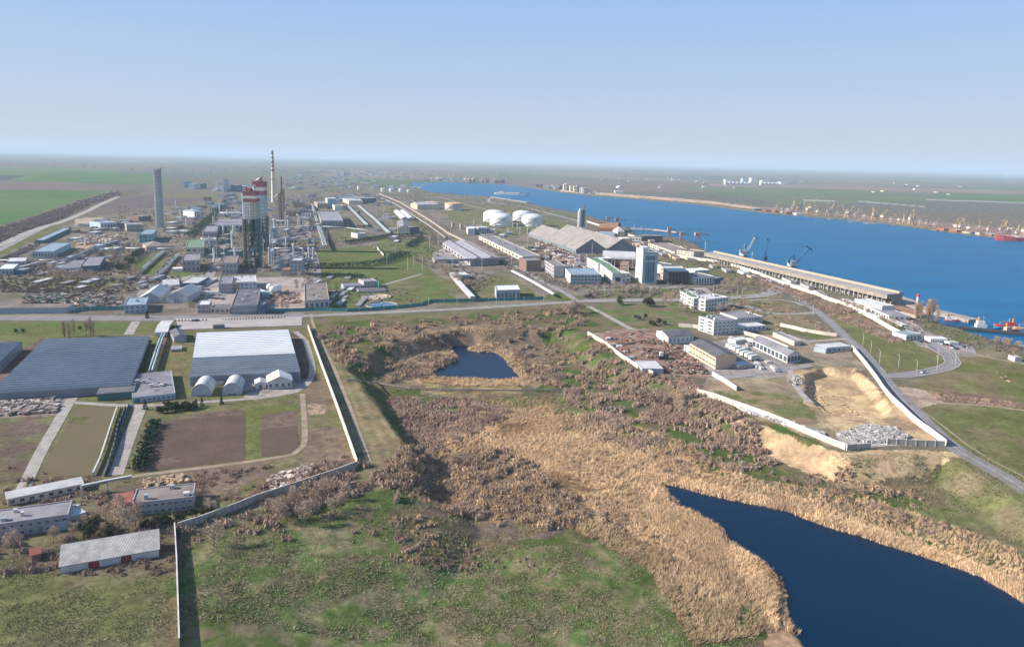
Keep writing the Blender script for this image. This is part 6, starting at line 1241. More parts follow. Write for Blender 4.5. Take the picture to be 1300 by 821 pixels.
# ------------------------------------------------------------------ beacon tower, ships, boats
def beacon():
    p = (1163, 400); x, y, z = G(*p); H = hpx(p, 28); r = root('beacon_tower', 'white tapering harbour beacon tower with red gallery', 'beacon tower', (x, y, z))
    MB().lathe([(1.7, -3), (.9, H*.86)], 16).build('shaft', WALLS['white'], r); MB().lathe([(.9, H*.86), (1.5, H*.90), (1.5, H*.93), (1.0, H*.93), (1.0, H*.98), (.1, H)], 16).build('lantern_gallery', mat('red_paint', (.5,.05,.05)), r)
beacon()
def ship(px, L, W, rz, lab, hull, sup, decks=2, name='boat', cat='boat', crane_=False, at_=None):
    x, y, z = G(*px) if at_ is None else at_; r = root(name, lab, cat, (x, y, ESTZ), rz); f = L*.06; b = MB(); st = [(-.5,.72),(-.46,.9),(-.2,1),(.2,1),(.38,.72),(.47,.3),(.5,.02)]; vs = []
    for (t, w_) in st:
        fr = L*.02*(1 if t > .3 else 0)+L*.03*max(0, t)*2; zt = f*.9+fr; vs += [(t*L, -w_*W*.42, -1), (t*L, -w_*W*.5, zt), (t*L, w_*W*.5, zt), (t*L, w_*W*.42, -1)]
    fs = []
    for i in range(len(st)-1):
        k = i*4
        for j in range(4): fs.append((k+j, k+4+j, k+4+(j+1)%4, k+(j+1)%4))
    fs += [(3,2,1,0), (24,25,26,27)]; b.add(vs, fs); b.build('hull', hull, r)
    zt = f*.95; b = MB()
    for d in range(decks): b.box(-L*(.36-.03*d), -L*(.02+.07*d) if name == 'boat' else -L*(.22+.01*d), -W*(.36-.05*d), W*(.36-.05*d), zt+d*2.6, zt+(d+1)*2.6)
    b.build('superstructure', sup, r)
    b = MB(); b.box(-L*.3, -L*.24, -W*.12, W*.12, zt+decks*2.6, zt+decks*2.6+3); b.build('funnel', mat('buff_funnel', (.5,.3,.1)), r)
    b = MB(); b.bar((-L*.12, 0, zt+decks*2.6-.1), (-L*.12, 0, zt+decks*2.6+L*.16), .18); b.bar((L*.25,0,zt), (L*.25,0,zt+L*.16), .18); b.bar((-L*.12,0,zt+decks*2.6+L*.12), (L*.25,0,zt+L*.1), .08); b.build('mast', M_TRIM, r)
    if crane_:
        for t in (-.05, .12, .28):
            q = MB(); q.box(L*t-L*.05, L*t+L*.05, -W*.3, W*.3, zt, zt+1.6); q.build('hatch', M_TRIM, r)
            q = MB(); q.bar((L*t-L*.07,0,zt), (L*t-L*.07,0,zt+12), .7); q.bar((L*t-L*.07,0,zt+11), (L*t+L*.02,0,zt+16), .4); q.build('deck_crane', M_YEL, r)
qr = -.30
ship((1251, 424.5), 22, 6, radians(-8), 'blue-hulled workboat with white cabin moored at the basin quay', mat('bright_blue_hull', (.03,.22,.38)), WALLS['white'])
ship((1276, 421), 18, 5, radians(170), 'red harbour tug behind the long mole', mat('red_hull', (.42,.05,.05)), mat('red_paint', (.5,.05,.05)), 1)
ship((1282, 427), 14, 4.5, radians(10), 'small dark red boat in front of the red tug', mat('dark_red_hull', (.22,.05,.05)), WALLS['peach'], 1)
ship((1301, 425), 20, 6, radians(175), 'yellow and blue tug at the picture edge', M_YEL, mat('yellow_paint', (.6,.45,.1)), 2)
ship((1207, 414), 12, 4, radians(-15), 'red and white launch at the landward end of the mole', mat('red_hull', (.42,.05,.05)), WALLS['white'], 1)
ship((1303, 304.5), 105, 18, radians(172), 'long red cargo ship moored at the far quay', mat('red_ship_hull', (.38,.07,.07)), WALLS['white'], 4, 'cargo_ship', 'ship', True)
ship((650, 249), 130, 26, radians(-12), 'long white barge lying off the near shore', WALLS['white'], WALLS['white'], 1, 'barge', 'barge')
# mole and outer pier
def pier(px, wd, z0, z1, lab, m, name='pier', cat='pier'):
    P = [Gv(*p, ESTZ) for p in px]; o = P[0].copy(); r = root(name, lab, cat, o); b = MB(); U = Vector((0,0,1))
    for i in range(len(P)-1):
        a = P[i]-o; q = P[i+1]-o; d = q-a; n_ = Vector((-d.y, d.x, 0)).normalized()*wd/2; b.hexa([a-n_+U*z0, q-n_+U*z0, q+n_+U*z0, a+n_+U*z0], [a-n_+U*z1, q-n_+U*z1, q+n_+U*z1, a+n_+U*z1])
    b.build('deck', m, r); pm = MB().bar((0,0,-5), (0,0,z1-.2), .4, n=8).mesh('pile', M_DARK)
    for i in range(len(P)-1):
        a = P[i]-o; q = P[i+1]-o; k = min(20, max(1, int((q-a).length/10)))
        for j in range(k): link('pile', pm, r, tuple(a.lerp(q, j/k)+Vector((0,-wd*.4,0))))
pier([(1215,418),(1245,420.5),(1275,423.5),(1310,427)], 5, .6, 2.2, 'dark mole sheltering the small boats', M_DARK)
pier([(1128,378),(1145,383),(1160,390)], 14, 1.0, 3.4, 'dark pier end beyond the quay warehouse', M_CONCR)
pier([(800,292),(830,293.5),(860,297)], 6, 1.5, 4, 'slender loading jetty in front of the louvred shed', M_CONCR, 'jetty', 'jetty')
pier([(625,251.5),(650,255.5),(671,258.5)], 14, 1.0, 4, 'pale breakwater jetty along the near shore', M_CONCR, 'jetty', 'jetty')
def loader(px, h, lab, wd=4, m=None):
    x, y, z = G(*px); z = max(z, -2); k = ppm(px); H = h/k; W = wd/k/2; r = root('ship_loader', lab, 'ship loader', (x, y, z)); b = MB(); m = m or mat('dusty_pink_steel', (.42,.28,.27))
    for sx in (-1,1):
        for sy in (-1,1): b.bar((sx*W, sy*W, -6), (sx*W, sy*W, H), .5)
    for zz in (.3,.6,1): b.bar((-W,-W,H*zz), (W,-W,H*zz), .4); b.bar((-W,W,H*zz), (W,W,H*zz), .4); b.bar((-W,-W,H*(zz-.3)), (W,-W,H*zz), .3)
    b.build('frame', m, r); b = MB(); b.box(-W*1.1, W*1.1, -W, W, H*.62, H*.95); b.build('head_house', m, r); b = MB(); b.bar((0,0,H*.8), (W*5,W*2,H*.7), 1.4); b.bar((0,0,H*1.0), (W*5,W*2,H*.75), .5); b.build('boom', M_STEEL, r)
for p, h, lab, wd in (((849,304),16,'pink steel ship loader nearer the louvred shed',4),((865,307),13,'pink steel ship loader nearer the cream port block',4),((783,287),11,'pink ship loader by the domed cream store',5),((885,310),12,'grey ship loader at the landward end of the quay warehouse',7),((772,282),7,'small pink mooring frame off the red bulk store',4)): loader(p, h, lab, wd)
for p, h, lab in (((805,293),9,'white marker mast on the jetty head'),((814,296),10,'pale mast at the louvred shed corner'),((823,296),7,'short mast behind the louvred shed'),((895,322),17,'white lighting mast at the warehouse landward end'),((954,336),18,'white lighting mast against the warehouse front'),((1003,352),16,'white lighting mast farther along the warehouse front'),((1017,358),9,'short white lighting mast along the warehouse front')):
    x, y, z = G(*p); H = hpx(p, h); r = root('lighting_mast', lab, 'mast', (x, y, z)); MB().bar((0,0,-1), (0,0,H), .45, r2=.25, n=8).build('shaft', M_TRIM, r); MB().box(-1.6,1.6,-.4,.4,H-.6,H+.6).build('lamp_head', M_STEEL, r)
# ------------------------------------------------------------------ far port, far plants, scattered blocks
def little(px, wpx, hp, dm, wall, roof, name, cat, group, lab, rt='flat', win=None):
    return bld(lab, (px[0]-wpx/2, px[1]), (px[0]+wpx/2, px[1]+wpx*.0215), hp, dm=dm, wall=wall, roof=roof, rt=rt, group=group, name=name, cat=cat, win=win)
g = random.Random(21)
for i in range(22):                                        # tan works at the head of the far bank
    px = 683+i*3.4+g.uniform(-1,1); py = 238.5+(px-683)*.13+g.uniform(-1.3,.2); tall = 716 <= px <= 745
    little((px, py-.8), g.uniform(3,6), g.uniform(6,9) if tall else g.uniform(2,4.5), g.uniform(30,60), g.choice(['tan','cream','lilac','brick','white']), g.choice(['grey','light','brown']), 'port_building', 'building', 'buildings of the works on the far bank', 'dusty tan block of the works on the far bank', win=(2,4) if tall else None)
for i in range(26):
    px = 535+i*4.2+g.uniform(-1.5,1.5); py = 230.2+(px-535)*.035
    little((px, py-.6), g.uniform(2.5,6), g.uniform(1.5,5), g.uniform(40,80), g.choice(['white','lilac','dblue','brick','blue']), g.choice(['grey','light','blue']), 'port_building', 'building', 'buildings at the inlet head', 'small pale or dark block at the very head of the inlet')
for i in range(16):
    px = 550+i*5.6+g.uniform(-1,1); x, y, z = G(px, 229.6+(px-535)*.035); c = copy_tree(c0); c.location = (x, y, 0); s = .85*math.hypot(x,y)/3000; c.scale = (s,s,s); c.rotation_euler.z = g.uniform(0,6)
    c['group'] = 'cranes at the inlet head'; c['label'] = 'tiny crane at the very head of the inlet'
for i in range(34):                                        # sheds on the far quay
    px = 965+i*9.9+g.uniform(-4,4); py = 268.5+(px-975)*.107
    little((px, py), g.uniform(5,12), g.uniform(1.5,3), g.uniform(14,30), g.choice(['lilac','rust','brick','dblue','white','tan']), g.choice(['rust','grey','brown','light']), 'quay_shed', 'shed', 'sheds on the far quay', 'low shed among the yellow cranes of the far quay')
for (a, b_, c, d, lab) in ((925,231,8,3,'white plant block left end of the distant tank farm'),(948,231.5,10,5,'blue-grey plant block in the distant tank farm'),(957,232,7,6,'tall white plant block in the distant tank farm'),(972,233,9,4,'white plant block right end of the distant tank farm'),(996,234,10,3,'white plant hall beyond the distant tank farm')):
    little((a,b_), c, d, 60, 'white' if 'white' in lab else 'blue', 'light', 'plant_building', 'building', None, lab)
for i in range(26):
    px = g.uniform(735,1290); py = 222+(px-650)*.0215+g.uniform(0,14)
    little((px, py), g.uniform(2,5), g.uniform(.8,1.6), 30, g.choice(['white','lilac','cream']), 'light', 'farm_building', 'building', 'farm buildings on the far plain', 'tiny pale farm building on the plain across the water')
little((786,245), 10, 2.5, 40, 'white', 'white', 'depot', 'depot', None, 'long white depot behind the tan works on the far bank')
tank((785.5,239), 3.4, 1.5, 'white dome behind the tan works on the far bank', .5)
for i, (px, py, w_, h_, wl) in enumerate(((272,243,6,4,'white'),(279,243,5,7,'blue'),(283,243.5,2.2,16,'white'),(289,243,7,5,'blue'),(297,243,8,8,'dblue'),(305,242,8,6,'blue'),(275,240,4,9,'cream'),(243,240,8,7,'blue'),(252,239,6,6,'dblue'),(232,238,5,8,'blue'),(313,240,6,6,'blue'),(319,242,5,7,'white'))):
    little((px, py), w_, h_, 50, wl, 'light', 'plant_building', 'building', 'blue and white plant blocks far behind the concrete tower', 'blue or white plant block far behind the concrete tower')
little((428,224), 3, 6, 40, 'white', 'white', 'plant_building', 'building', None, 'white silo block of the distant hillside plant')
for k, (px, py, w_, h_) in enumerate(((434,223,5,5),(440,223,4,7),(447,224,6,4))): little((px, py), w_, h_, 50, 'white', 'light', 'plant_building', 'building', 'blocks of the distant hillside plant', 'white block of the distant hillside plant')
for i in range(110):                                        # far town and works behind the chimneys
    px = g.uniform(360,540); py = g.uniform(219,241)
    little((px, py), g.uniform(2,7), g.uniform(.8,2.2), g.uniform(20,60), g.choice(['white','lilac','grey','blue','cream']), g.choice(['light','grey','blue']), 'distant_building', 'building', 'small buildings on the far plain behind the chimneys', 'tiny pale building on the far plain behind the chimneys')
def district(n, px, wr, hr, walls, roofs, grp, lab, seed, mind=3.5, dms=(10,26), name='plant_building', win=.5):
    gg = random.Random(seed); P = np.array(px, float); lo = P.min(0); hi = P.max(0); done = []; k = 0
    while len(done) < n and k < 4000:
        k += 1; a, b_ = gg.uniform(lo[0], hi[0]), gg.uniform(lo[1], hi[1])
        if not inside(np.array([a]), np.array([b_]), P)[0] or any(abs(a-c)/2.4+abs(b_-d)*1.2 < mind for c, d in done+OCC): continue
        done.append((a, b_)); h = gg.uniform(*hr)
        little((a, b_), gg.uniform(*wr), h, gg.uniform(*dms), gg.choice(walls), gg.choice(roofs), name, 'building', grp, lab, win=(1 if h < 8 else 2, gg.randint(3,6)) if gg.random() < win else None)
    OCC.extend(done)
OCC = []
for o in list(bpy.data.objects):
    if o.parent is None and o.type == 'EMPTY' and o.get('category') and 0 < o.location.y < 2500:
        d = np.array([o.location.x, o.location.y, -CAMH+o.location.z]); zc = d@F_; OCC.append((PX0+FPX*(d@R_)/zc+5, PY0-FPX*(d@U_)/zc))
district(40, [(262,255),(300,246),(345,248),(342,262),(310,290),(280,300),(262,298)], (7,14), (3,6), ['lilac','grey','blue','conc','brick'], ['grey','brown','light'], 'plant blocks west of the prilling towers', 'plain plant block on the pipe streets west of the prilling towers', 4)
district(40, [(350,262),(400,250),(404,300),(395,322),(385,330),(352,325)], (6,13), (3,7), ['lilac','grey','conc','brick','tan'], ['grey','brown','light'], 'plant blocks between the prilling towers and pipe racks', 'plain plant block between the prilling towers and the pipe racks', 5)
district(24, [(400,246),(475,247),(500,262),(440,262),(405,262)], (6,12), (2,4), ['lilac','grey','white','conc'], ['grey','light'], 'blocks behind the seamed warehouse', 'low block behind the flat seamed warehouse', 6)
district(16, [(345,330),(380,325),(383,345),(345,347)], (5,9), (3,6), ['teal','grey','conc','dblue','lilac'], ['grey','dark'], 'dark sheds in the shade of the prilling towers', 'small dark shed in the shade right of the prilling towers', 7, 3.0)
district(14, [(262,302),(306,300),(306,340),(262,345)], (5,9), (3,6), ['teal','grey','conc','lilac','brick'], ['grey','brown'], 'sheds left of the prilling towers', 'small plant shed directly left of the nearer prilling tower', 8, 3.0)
district(20, [(208,266),(262,262),(255,300),(212,300)], (7,12), (2,5), ['lilac','white','conc','brick'], ['grey','light','red'], 'low blocks east of the concrete tower', 'low block east of the tall concrete tower', 9)
district(12, [(100,285),(160,280),(150,300),(80,310)], (6,12), (2,4), ['lilac','conc','brick'], ['grey','light'], 'low stores at the brown field edge', 'low store at the edge of the brown field by the highway', 10)
district(5, [(20,350),(150,352),(150,372),(20,372)], (6,12), (2,3), ['conc','brick','lilac','white'], ['grey','rust','light'], 'sheds of the timber yard', 'low shed in the timber yard left of the garages', 11)
district(9, [(590,288),(660,290),(672,300),(640,305),(600,300)], (5,9), (2,5), ['white','lilac','conc','blue'], ['light','grey'], 'process blocks at the foot of the white tanks', 'small process block at the foot of the white tanks', 12, 3.0)
district(30, [(640,312),(700,318),(742,332),(745,345),(715,342),(690,332),(640,320)], (4,9), (2,5), ['brick','tan','lilac','peach','conc'], ['rust','grey','light','brown'], 'sheds beside the twin bulk store', 'small shed along the lane beside the twin bulk store', 13, 3.0)
district(20, [(800,303),(885,318),(893,332),(850,330),(805,316)], (5,10), (2,4), ['tan','cream','lilac','peach'], ['grey','brown','light'], 'sheds behind the louvred quay shed', 'small tan shed between the tower block and the quay', 14, 3.0)
district(12, [(900,338),(985,352),(1075,378),(1080,388),(1040,376),(985,360),(905,344)], (4,8), (2,4), ['tan','white','lilac','conc'], ['grey','light','brown'], 'sheds in the yard in front of the quay warehouse', 'small shed in the strip in front of the quay warehouse', 15, 3.0)
district(10, [(1080,384),(1150,408),(1150,420),(1120,412),(1085,396)], (4,8), (1.5,3), ['white','lilac','white'], ['light','white'], 'huts round the port office', 'small white hut near the port office', 16, 3.0)
district(12, [(925,432),(950,428),(1000,470),(990,474),(960,468),(935,448)], (4,7), (2,3.4), ['white','grey','lilac','metal'], ['light','grey'], 'huts on the depot lane', 'small white hut on the lane in front of the long depot hall', 17, 3.2, (4,8))
district(8, [(752,426),(770,424),(815,462),(800,462)], (4,8), (2,3), ['rust','turq','white','lilac'], ['rust','light'], 'containers along the scrapyard wall', 'old container standing along the scrapyard wall', 18, 3.0, (3,6), 'container', 0)
district(22, [(0,335),(60,318),(150,300),(160,318),(120,350),(0,352)], (5,11), (2,4.5), ['lilac','blue','conc','brick','grey'], ['grey','light','blue','brown'], 'small works left of the green plots', 'small works building between the highway and the green plots', 31, 3.0)
district(12, [(152,354),(262,354),(262,372),(240,384),(205,370),(175,370)], (5,9), (2,4), ['lilac','white','blue','conc'], ['grey','light'], 'small stores behind the garages', 'small store behind the gabled garages of the truck yard', 32, 3.0)
district(14, [(395,350),(430,350),(460,352),(460,392),(395,392)], (3,7), (1.5,3), ['lilac','conc','white'], ['grey','light'], 'huts of the waterworks lawn', 'small hut on the lawn of the settling tanks', 33, 3.0)
district(14, [(442,268),(500,268),(545,300),(505,312),(450,300)], (4,9), (1.5,4), ['lilac','conc','white','brick'], ['grey','light','rust'], 'huts in the sidings', 'small hut among the railway sidings', 34, 3.0)
# ------------------------------------------------------------------ heaps
def heap(name, px, n, smin, smax, cols, seed, zs=.5, H=1.4, thr=0.):
    pts = px_scatter(px, n, seed, 0); pts = pts[fbm(pts[:,0]/9, pts[:,1]/9, seed+3, 3) > thr]; gg = np.random.default_rng(seed); protos = []
    for k in range(5):
        b = MB(); s = gg.uniform(.3, 1.2, 3); q = gg.uniform(-.3, .3, (8, 3)); c = [(x, y, z) for z in (-.3, H*.7) for x, y in ((-1,-1),(1,-1),(1,1),(-1,1))]; V = np.array(c)*s+q
        F = [(0,1,2),(0,2,3),(4,5,6),(4,6,7),(0,1,5),(0,5,4),(1,2,6),(1,6,5),(2,3,7),(2,7,6),(3,0,4),(3,4,7)]
        Vx = V[np.array(F).ravel()]; protos.append((Vx, np.arange(36).reshape(-1, 3), np.repeat(np.array([cols[k % len(cols)]]), 36, 0)))
    mass(name, protos, pts, smin, smax, tintmat('rubble_stone', vary=.02), None, seed, tv=.3)
heap('rubble', [(1064,552),(1100,539),(1138,544),(1156,556),(1130,562),(1090,562)], 1700, .35, 1.1, ((.42,.40,.38),(.34,.32,.31),(.48,.46,.43),(.3,.28,.27)), 3)
heap('scrap_rubble', [(775,430),(826,418),(850,436),(880,452),(900,476),(850,474),(820,462)], 2200, .35, 1.1, ((.19,.115,.085),(.14,.095,.075),(.25,.17,.13),(.10,.08,.075),(.38,.35,.32)), 4, thr=.47)
heap('rubble', [(935,514),(975,528),(1040,548),(1050,556),(1000,540),(940,520)], 260, .5, 1.4, ((.5,.48,.46),(.25,.27,.32),(.4,.38,.36)), 5)
heap('rubble', [(180,613),(200,608),(232,606),(238,614),(190,618)], 260, .6, 1.5, ((.42,.30,.2),(.34,.25,.17)), 6)
heap('rubble', [(345,605),(395,590),(398,612),(350,628),(342,618)], 300, .4, 1.2, ((.4,.33,.27),(.25,.2,.17),(.5,.45,.4)), 7)
heap('scrap_rubble', [(1000,484),(1012,476),(1020,486),(1008,492)], 60, .6, 1.4, ((.3,.28,.26),), 8)
heap('scrap_rubble', [(1285-20,470),(1270,480),(1282,485),(1275,475)], 8, .5, 1, ((.3,.2,.15),), 9)
heap('field_rubble', [(0,508),(75,508),(70,524),(-5,528)], 420, .5, 1.6, ((.26,.22,.2),(.36,.31,.28),(.2,.14,.12)), 10)
heap('field_rubble', [(1005,483),(1040,480),(1100,520),(1050,528)], 90, .3, .9, ((.5,.35,.2),(.45,.32,.18)), 11)
heap('scrap_rubble', [(30,376),(150,372),(158,390),(100,392),(92,386),(30,386)], 700, .7, 2.2, ((.16,.11,.09),(.22,.16,.13),(.10,.12,.12),(.32,.27,.24),(.12,.09,.08)), 12)
heap('scrap_rubble', [(100,300),(150,299),(145,312),(95,312)], 240, 1., 2.6, ((.4,.33,.28),(.3,.1,.08),(.2,.17,.15),(.5,.46,.42)), 13)
heap('scrap_rubble', [(310,372),(380,368),(384,385),(330,388)], 260, .6, 1.6, ((.3,.16,.12),(.2,.17,.16),(.4,.38,.36)), 14)
heap('scrap_rubble', [(690,300),(735,330),(745,345),(715,335),(680,312)], 500, .8, 2.2, ((.34,.18,.13),(.2,.17,.16),(.45,.38,.32),(.5,.48,.45)), 15)
heap('scrap_rubble', [(360,265),(400,262),(402,345),(352,345),(345,300)], 600, .8, 2.6, ((.2,.19,.19),(.32,.3,.29),(.12,.15,.16),(.3,.2,.15)), 16)
# low stone plinths of former glasshouses at the left edge
# ------------------------------------------------------------------ vehicles
def car_proto(lab, m, s=1., van=False):
    r = root('parked_car' if not van else 'white_truck', lab, 'car' if not van else 'truck'); b = MB()
    if not van:
        b.hexa([(-2.1,-.85,.3),(2.1,-.85,.3),(2.1,.85,.3),(-2.1,.85,.3)], [(-2.1,-.82,.85),(2.05,-.82,.8),(2.05,.82,.8),(-2.1,.82,.85)]); b.build('body', m, r)
        q = MB(); q.hexa([(-1.6,-.78,.85),(.9,-.78,.85),(.9,.78,.85),(-1.6,.78,.85)], [(-1.1,-.62,1.42),(.35,-.62,1.42),(.35,.62,1.42),(-1.1,.62,1.42)]); q.build('cabin', M_GLASS, r)
        wh = ((-1.35,.35),(1.3,.35))
    else:
        b.box(-4.2,2.0,-1.2,1.2,.9,3.4); b.build('cargo_box', m, r); q = MB(); q.hexa([(2.1,-1.15,.7),(4.,-1.15,.7),(4.,1.15,.7),(2.1,1.15,.7)], [(2.1,-1.1,2.7),(3.5,-1.1,2.7),(3.5,1.1,2.7),(2.1,1.1,2.7)]); q.build('cab', WALLS['white'], r); wh = ((-3.2,.5),(-2.1,.5),(2.9,.5))
    wm_ = MB(); wm_.bar((0,-.12,0), (0,.12,0), .34 if not van else .5, n=12); wme = wm_.mesh('wheel', M_DARK)
    for x, z in wh:
        for sy in (-.8, .8): link('wheel', wme, r, (x, sy*(1 if not van else 1.35), z))
    return r
cols = [('silver', (.5,.5,.52)), ('dark blue', (.04,.06,.14)), ('red', (.4,.04,.04)), ('white', (.72,.72,.72)), ('black', (.03,.03,.035))]
CARS = [car_proto('%s car parked near the port gate' % n, mat(n.replace(' ', '_')+'_car_paint', c, tuple(v*.9 for v in c), rough=.25, spec=.6)) for n, c in cols]
TRUCK = car_proto('white box truck on the depot lane', mat('truck_box_paint', (.68,.68,.66)), van=True)
spots = [(1198,437.5),(1202,438.2),(1206,439.5),(1210,442),(1214,443),(1170,430),(1172,432.5),(1176,435),(1178,441),(1224,441),(1228,442),(1168,434)]
used = set()
def place_car(px, py, k, rz, lab, grp):
    o = CARS[k] if k not in used else copy_tree(CARS[k]); used.add(k); x, y, z = G(px, py); o.location = (x, y, z+.1); o.rotation_euler = (0, 0, rz); o['label'] = lab; o['group'] = grp
for i, (a, b_) in enumerate(spots): k = i % 5; place_car(a, b_, k, radians(20+i*7), '%s car parked by the white halls at the port gate' % cols[k][0], '%s cars at the port gate' % cols[k][0])
for i, (a, b_) in enumerate([(262,379),(266,378.5),(270,379),(274,379.5),(278,379),(255,371),(264,368),(283,380)]): k = (i*3+3) % 5; place_car(a, b_, k, radians(80), '%s car standing in the truck yard' % cols[k][0], '%s cars in the truck yard' % cols[k][0])
for i, (a, b_) in enumerate([(880,369),(885,371),(889,373),(893,372),(866,368),(958,427),(962,430),(968,434)]): k = (i*2+1) % 5; place_car(a, b_, k, radians(10), '%s car parked beside the white offices' % cols[k][0], '%s cars beside the white offices' % cols[k][0])
for i, (a, b_) in enumerate([(250,407.5),(247,408)]): place_car(a, b_, 4, 0, 'black car stopped on the plaza edge', 'cars on the plaza')
place_car(1173.6, 473.5, 3, .2, 'white car driving round the loop road', None); CARS[3] = CARS[3]
o = [q for q in bpy.data.objects if q.get('label') == 'white car driving round the loop road'][0]
if 'group' in o: del o['group']
TS = [(928,442,.6),(932,444,.6),(936,446,.6),(941,449,.6),(946,452,.6),(952,454,.6),(957,457,.6),(262,375,0),(275,375,0),(955,436,-.6)]
for i, (a, b_, rz) in enumerate(TS):
    o = TRUCK if i == 0 else copy_tree(TRUCK); x, y, z = G(a, b_); o.location = (x, y, z+.1); o.rotation_euler = (0,0,rz)
    yd = 'in the truck yard' if a < 300 else 'on the depot lane'; o['label'] = 'white box truck parked '+yd; o['group'] = 'white trucks '+yd
# ------------------------------------------------------------------ lamps
def lamp_proto(h=9):
    r = root('street_lamp', 'tall pale concrete street lamp', 'street lamp'); MB().bar((0,0,-1), (0,0,h), .16, r2=.09, n=8).build('pole', M_TRIM, r); b = MB(); b.bar((0,0,h), (1.6,0,h+.5), .07); b.build('arm', M_TRIM, r); b = MB(); b.box(1.4,2.2,-.15,.15,h+.35,h+.6); b.build('lamp_head', M_STEEL, r); return r
LP = lamp_proto(); lu = [0]
def lamp(px, py, rz, lab, grp):
    o = LP if not lu[0] else copy_tree(LP); lu[0] = 1; x, y, z = G(px, py); o.location = (x, y, z); o.rotation_euler = (0,0,rz); o['label'] = lab; o['group'] = grp
for a, b_ in ((1095,442),(1105,451),(1116,464),(1163,478),(1189,472),(1212,468),(1205,447),(1190,458),(1140,470)): lamp(a, b_, 1.5, 'tall pale street lamp on the loop road lawn', 'lamps round the loop road')
for a, b_ in ((936,376),(975,380),(991,379),(1014,391),(1032,402)): lamp(a, b_, 1.5, 'tall pale street lamp where the road bends toward the port', 'lamps at the road bend')
for a, b_ in ((767,377),(796,375),(825,378),(862,378),(905,376),(690,384),(655,386),(630,388),(544,390),(580,388)): lamp(a, b_, -1.5, 'tall pale street lamp along the main road', 'lamps along the main road')
# ------------------------------------------------------------------ vegetation that stands as single plants
def bushes(n, px, lab, grp, seed, z=0., s=(.8,1.5), protos=None, name='bare_shrub', mind=2.5, px_even=True):
    protos = protos or SHRUB_ME; pts = px_scatter(px, n, seed, z) if px_even else world_scatter(px, n, seed, z, mind); gg = random.Random(seed); zz = hmap(pts[:, 0], pts[:, 1])
    for (x, y), z1 in zip(pts, zz):
        o = link(name, gg.choice(protos), None, (x, y, z1-.1), (0,0,gg.uniform(0,6.28))); q = gg.uniform(*s); o.scale = (q, q*gg.uniform(.85,1.15), q*gg.uniform(.8,1.15)); tag(o, lab, 'shrub', grp)
bushes(44, [(385,605),(470,585),(500,600),(470,625),(400,650),(330,680),(300,672),(345,645)], 'bare brown shrub on the bank below the grey concrete wall', 'shrubs below the grey concrete wall', 2, 0, (1.1,2.1), PSHR_ME)
bushes(12, [(240,690),(420,660),(500,690),(430,725),(240,728)], 'bare brown shrub standing alone on the bottom meadow', 'shrubs on the bottom meadow', 3, -8, (.6,1.2))
bushes(40, [(500,508),(600,508),(650,522),(600,550),(540,590),(515,560)], 'bare purple-brown shrub in the hollow below the pipeline', 'shrubs in the hollow below the pipeline', 4, -8, (.9,1.5), PSHR_ME)
bushes(40, [(520,600),(560,578),(640,575),(720,630),(740,660),(640,655),(560,655)], 'bare brown shrub in the thicket above the green meadow', 'shrubs of the thicket above the green meadow', 5, -8, (.9,1.6), SHRUB_ME)
bushes(45, [(740,500),(850,485),(905,540),(925,560),(840,565),(760,540)], 'bare grey-brown shrub of the dense thicket below the scrapyard', 'shrubs of the thicket below the scrapyard', 6, -8, (1.0,1.7), PSHR_ME)
bushes(26, [(880,555),(960,560),(975,585),(940,600),(890,585)], 'bare shrub on the slope below the sandy embankment', 'shrubs below the sandy embankment', 7, -8, (.8,1.3), PSHR_ME)
bushes(30, [(400,425),(470,405),(560,410),(560,440),(490,455),(420,450)], 'bare brown shrub beside the main road above the small pond', 'shrubs between the main road and the small pond', 8, 0, (1.0,1.9))
bushes(24, [(560,412),(740,392),(745,420),(700,470),(680,440)], 'bare brown shrub on the rough ground right of the small pond', 'shrubs right of the small pond', 9, 0, (.9,1.7))
bushes(14, [(1090,615),(1160,620),(1170,655),(1120,660),(1085,640)], 'dark bare shrub in the clump above the reeds', 'shrubs of the clump above the reeds', 10, -8, (.8,1.6))
bushes(14, [(120,672),(250,655),(290,665),(210,690),(130,700)], 'bare shrub between the farm blocks and the striped-roof shed', 'shrubs behind the striped-roof shed', 11, 0, (.8,1.5), PSHR_ME)
bushes(10, [(-5,680),(75,690),(70,725),(-5,728)], 'bare pinkish shrub round the tiny red shed', 'shrubs round the tiny red shed', 12, 0, (.9,1.5), PSHR_ME)
TB = [('bare', (352,655), .75, 'broad bare tree below the grey concrete wall, nearest the wall corner'), ('bare', (388,668), .8, 'broad bare tree on the bank, lowest of those below the grey concrete wall'), ('bare', (150,655), .8, 'bare tree in front of the pink annex'), ('bare', (172,668), .9, 'bare tree in front of the grey two-storey block'), ('bare', (18,702), .8, 'bare tree behind the tiny red shed'), ('round', (118,676), 1.0, 'tawny evergreen bush beside the farm office yard'), ('bare', (160,676), 1.0, 'spreading bare tree between the two striped sheds'), ('bare', (272,694), .8, 'pale bare tree alone on the meadow behind the thin wall'), ('round', (112,684), .95, 'dark evergreen bush at the farm wall corner'), ('round', (140,680), .7, 'small dark evergreen bush beside the spreading bare tree')]
for k, p, s, lab in TB: x, y, z = G(*p); tree(k, x, y, s, lab)
def row(kind, pxs, s, lab, grp, jit=.6, cat='tree', seed=0):
    gg = random.Random(seed)
    for a, b_ in pxs:
        x, y, z = G(a, b_); tree(kind, x+gg.uniform(-jit,jit), y+gg.uniform(-jit,jit), s*gg.uniform(.8,1.2), lab, grp, z, cat=cat)
def between(a, b_, n): return [(a[0]+(b_[0]-a[0])*i/(n-1), a[1]+(b_[1]-a[1])*i/(n-1)) for i in range(n)]
row('round', between((178,672),(270,652),14), .62, 'dark evergreen bush in the hedge before the grey two-storey block', 'evergreens before the grey block', 1.2)
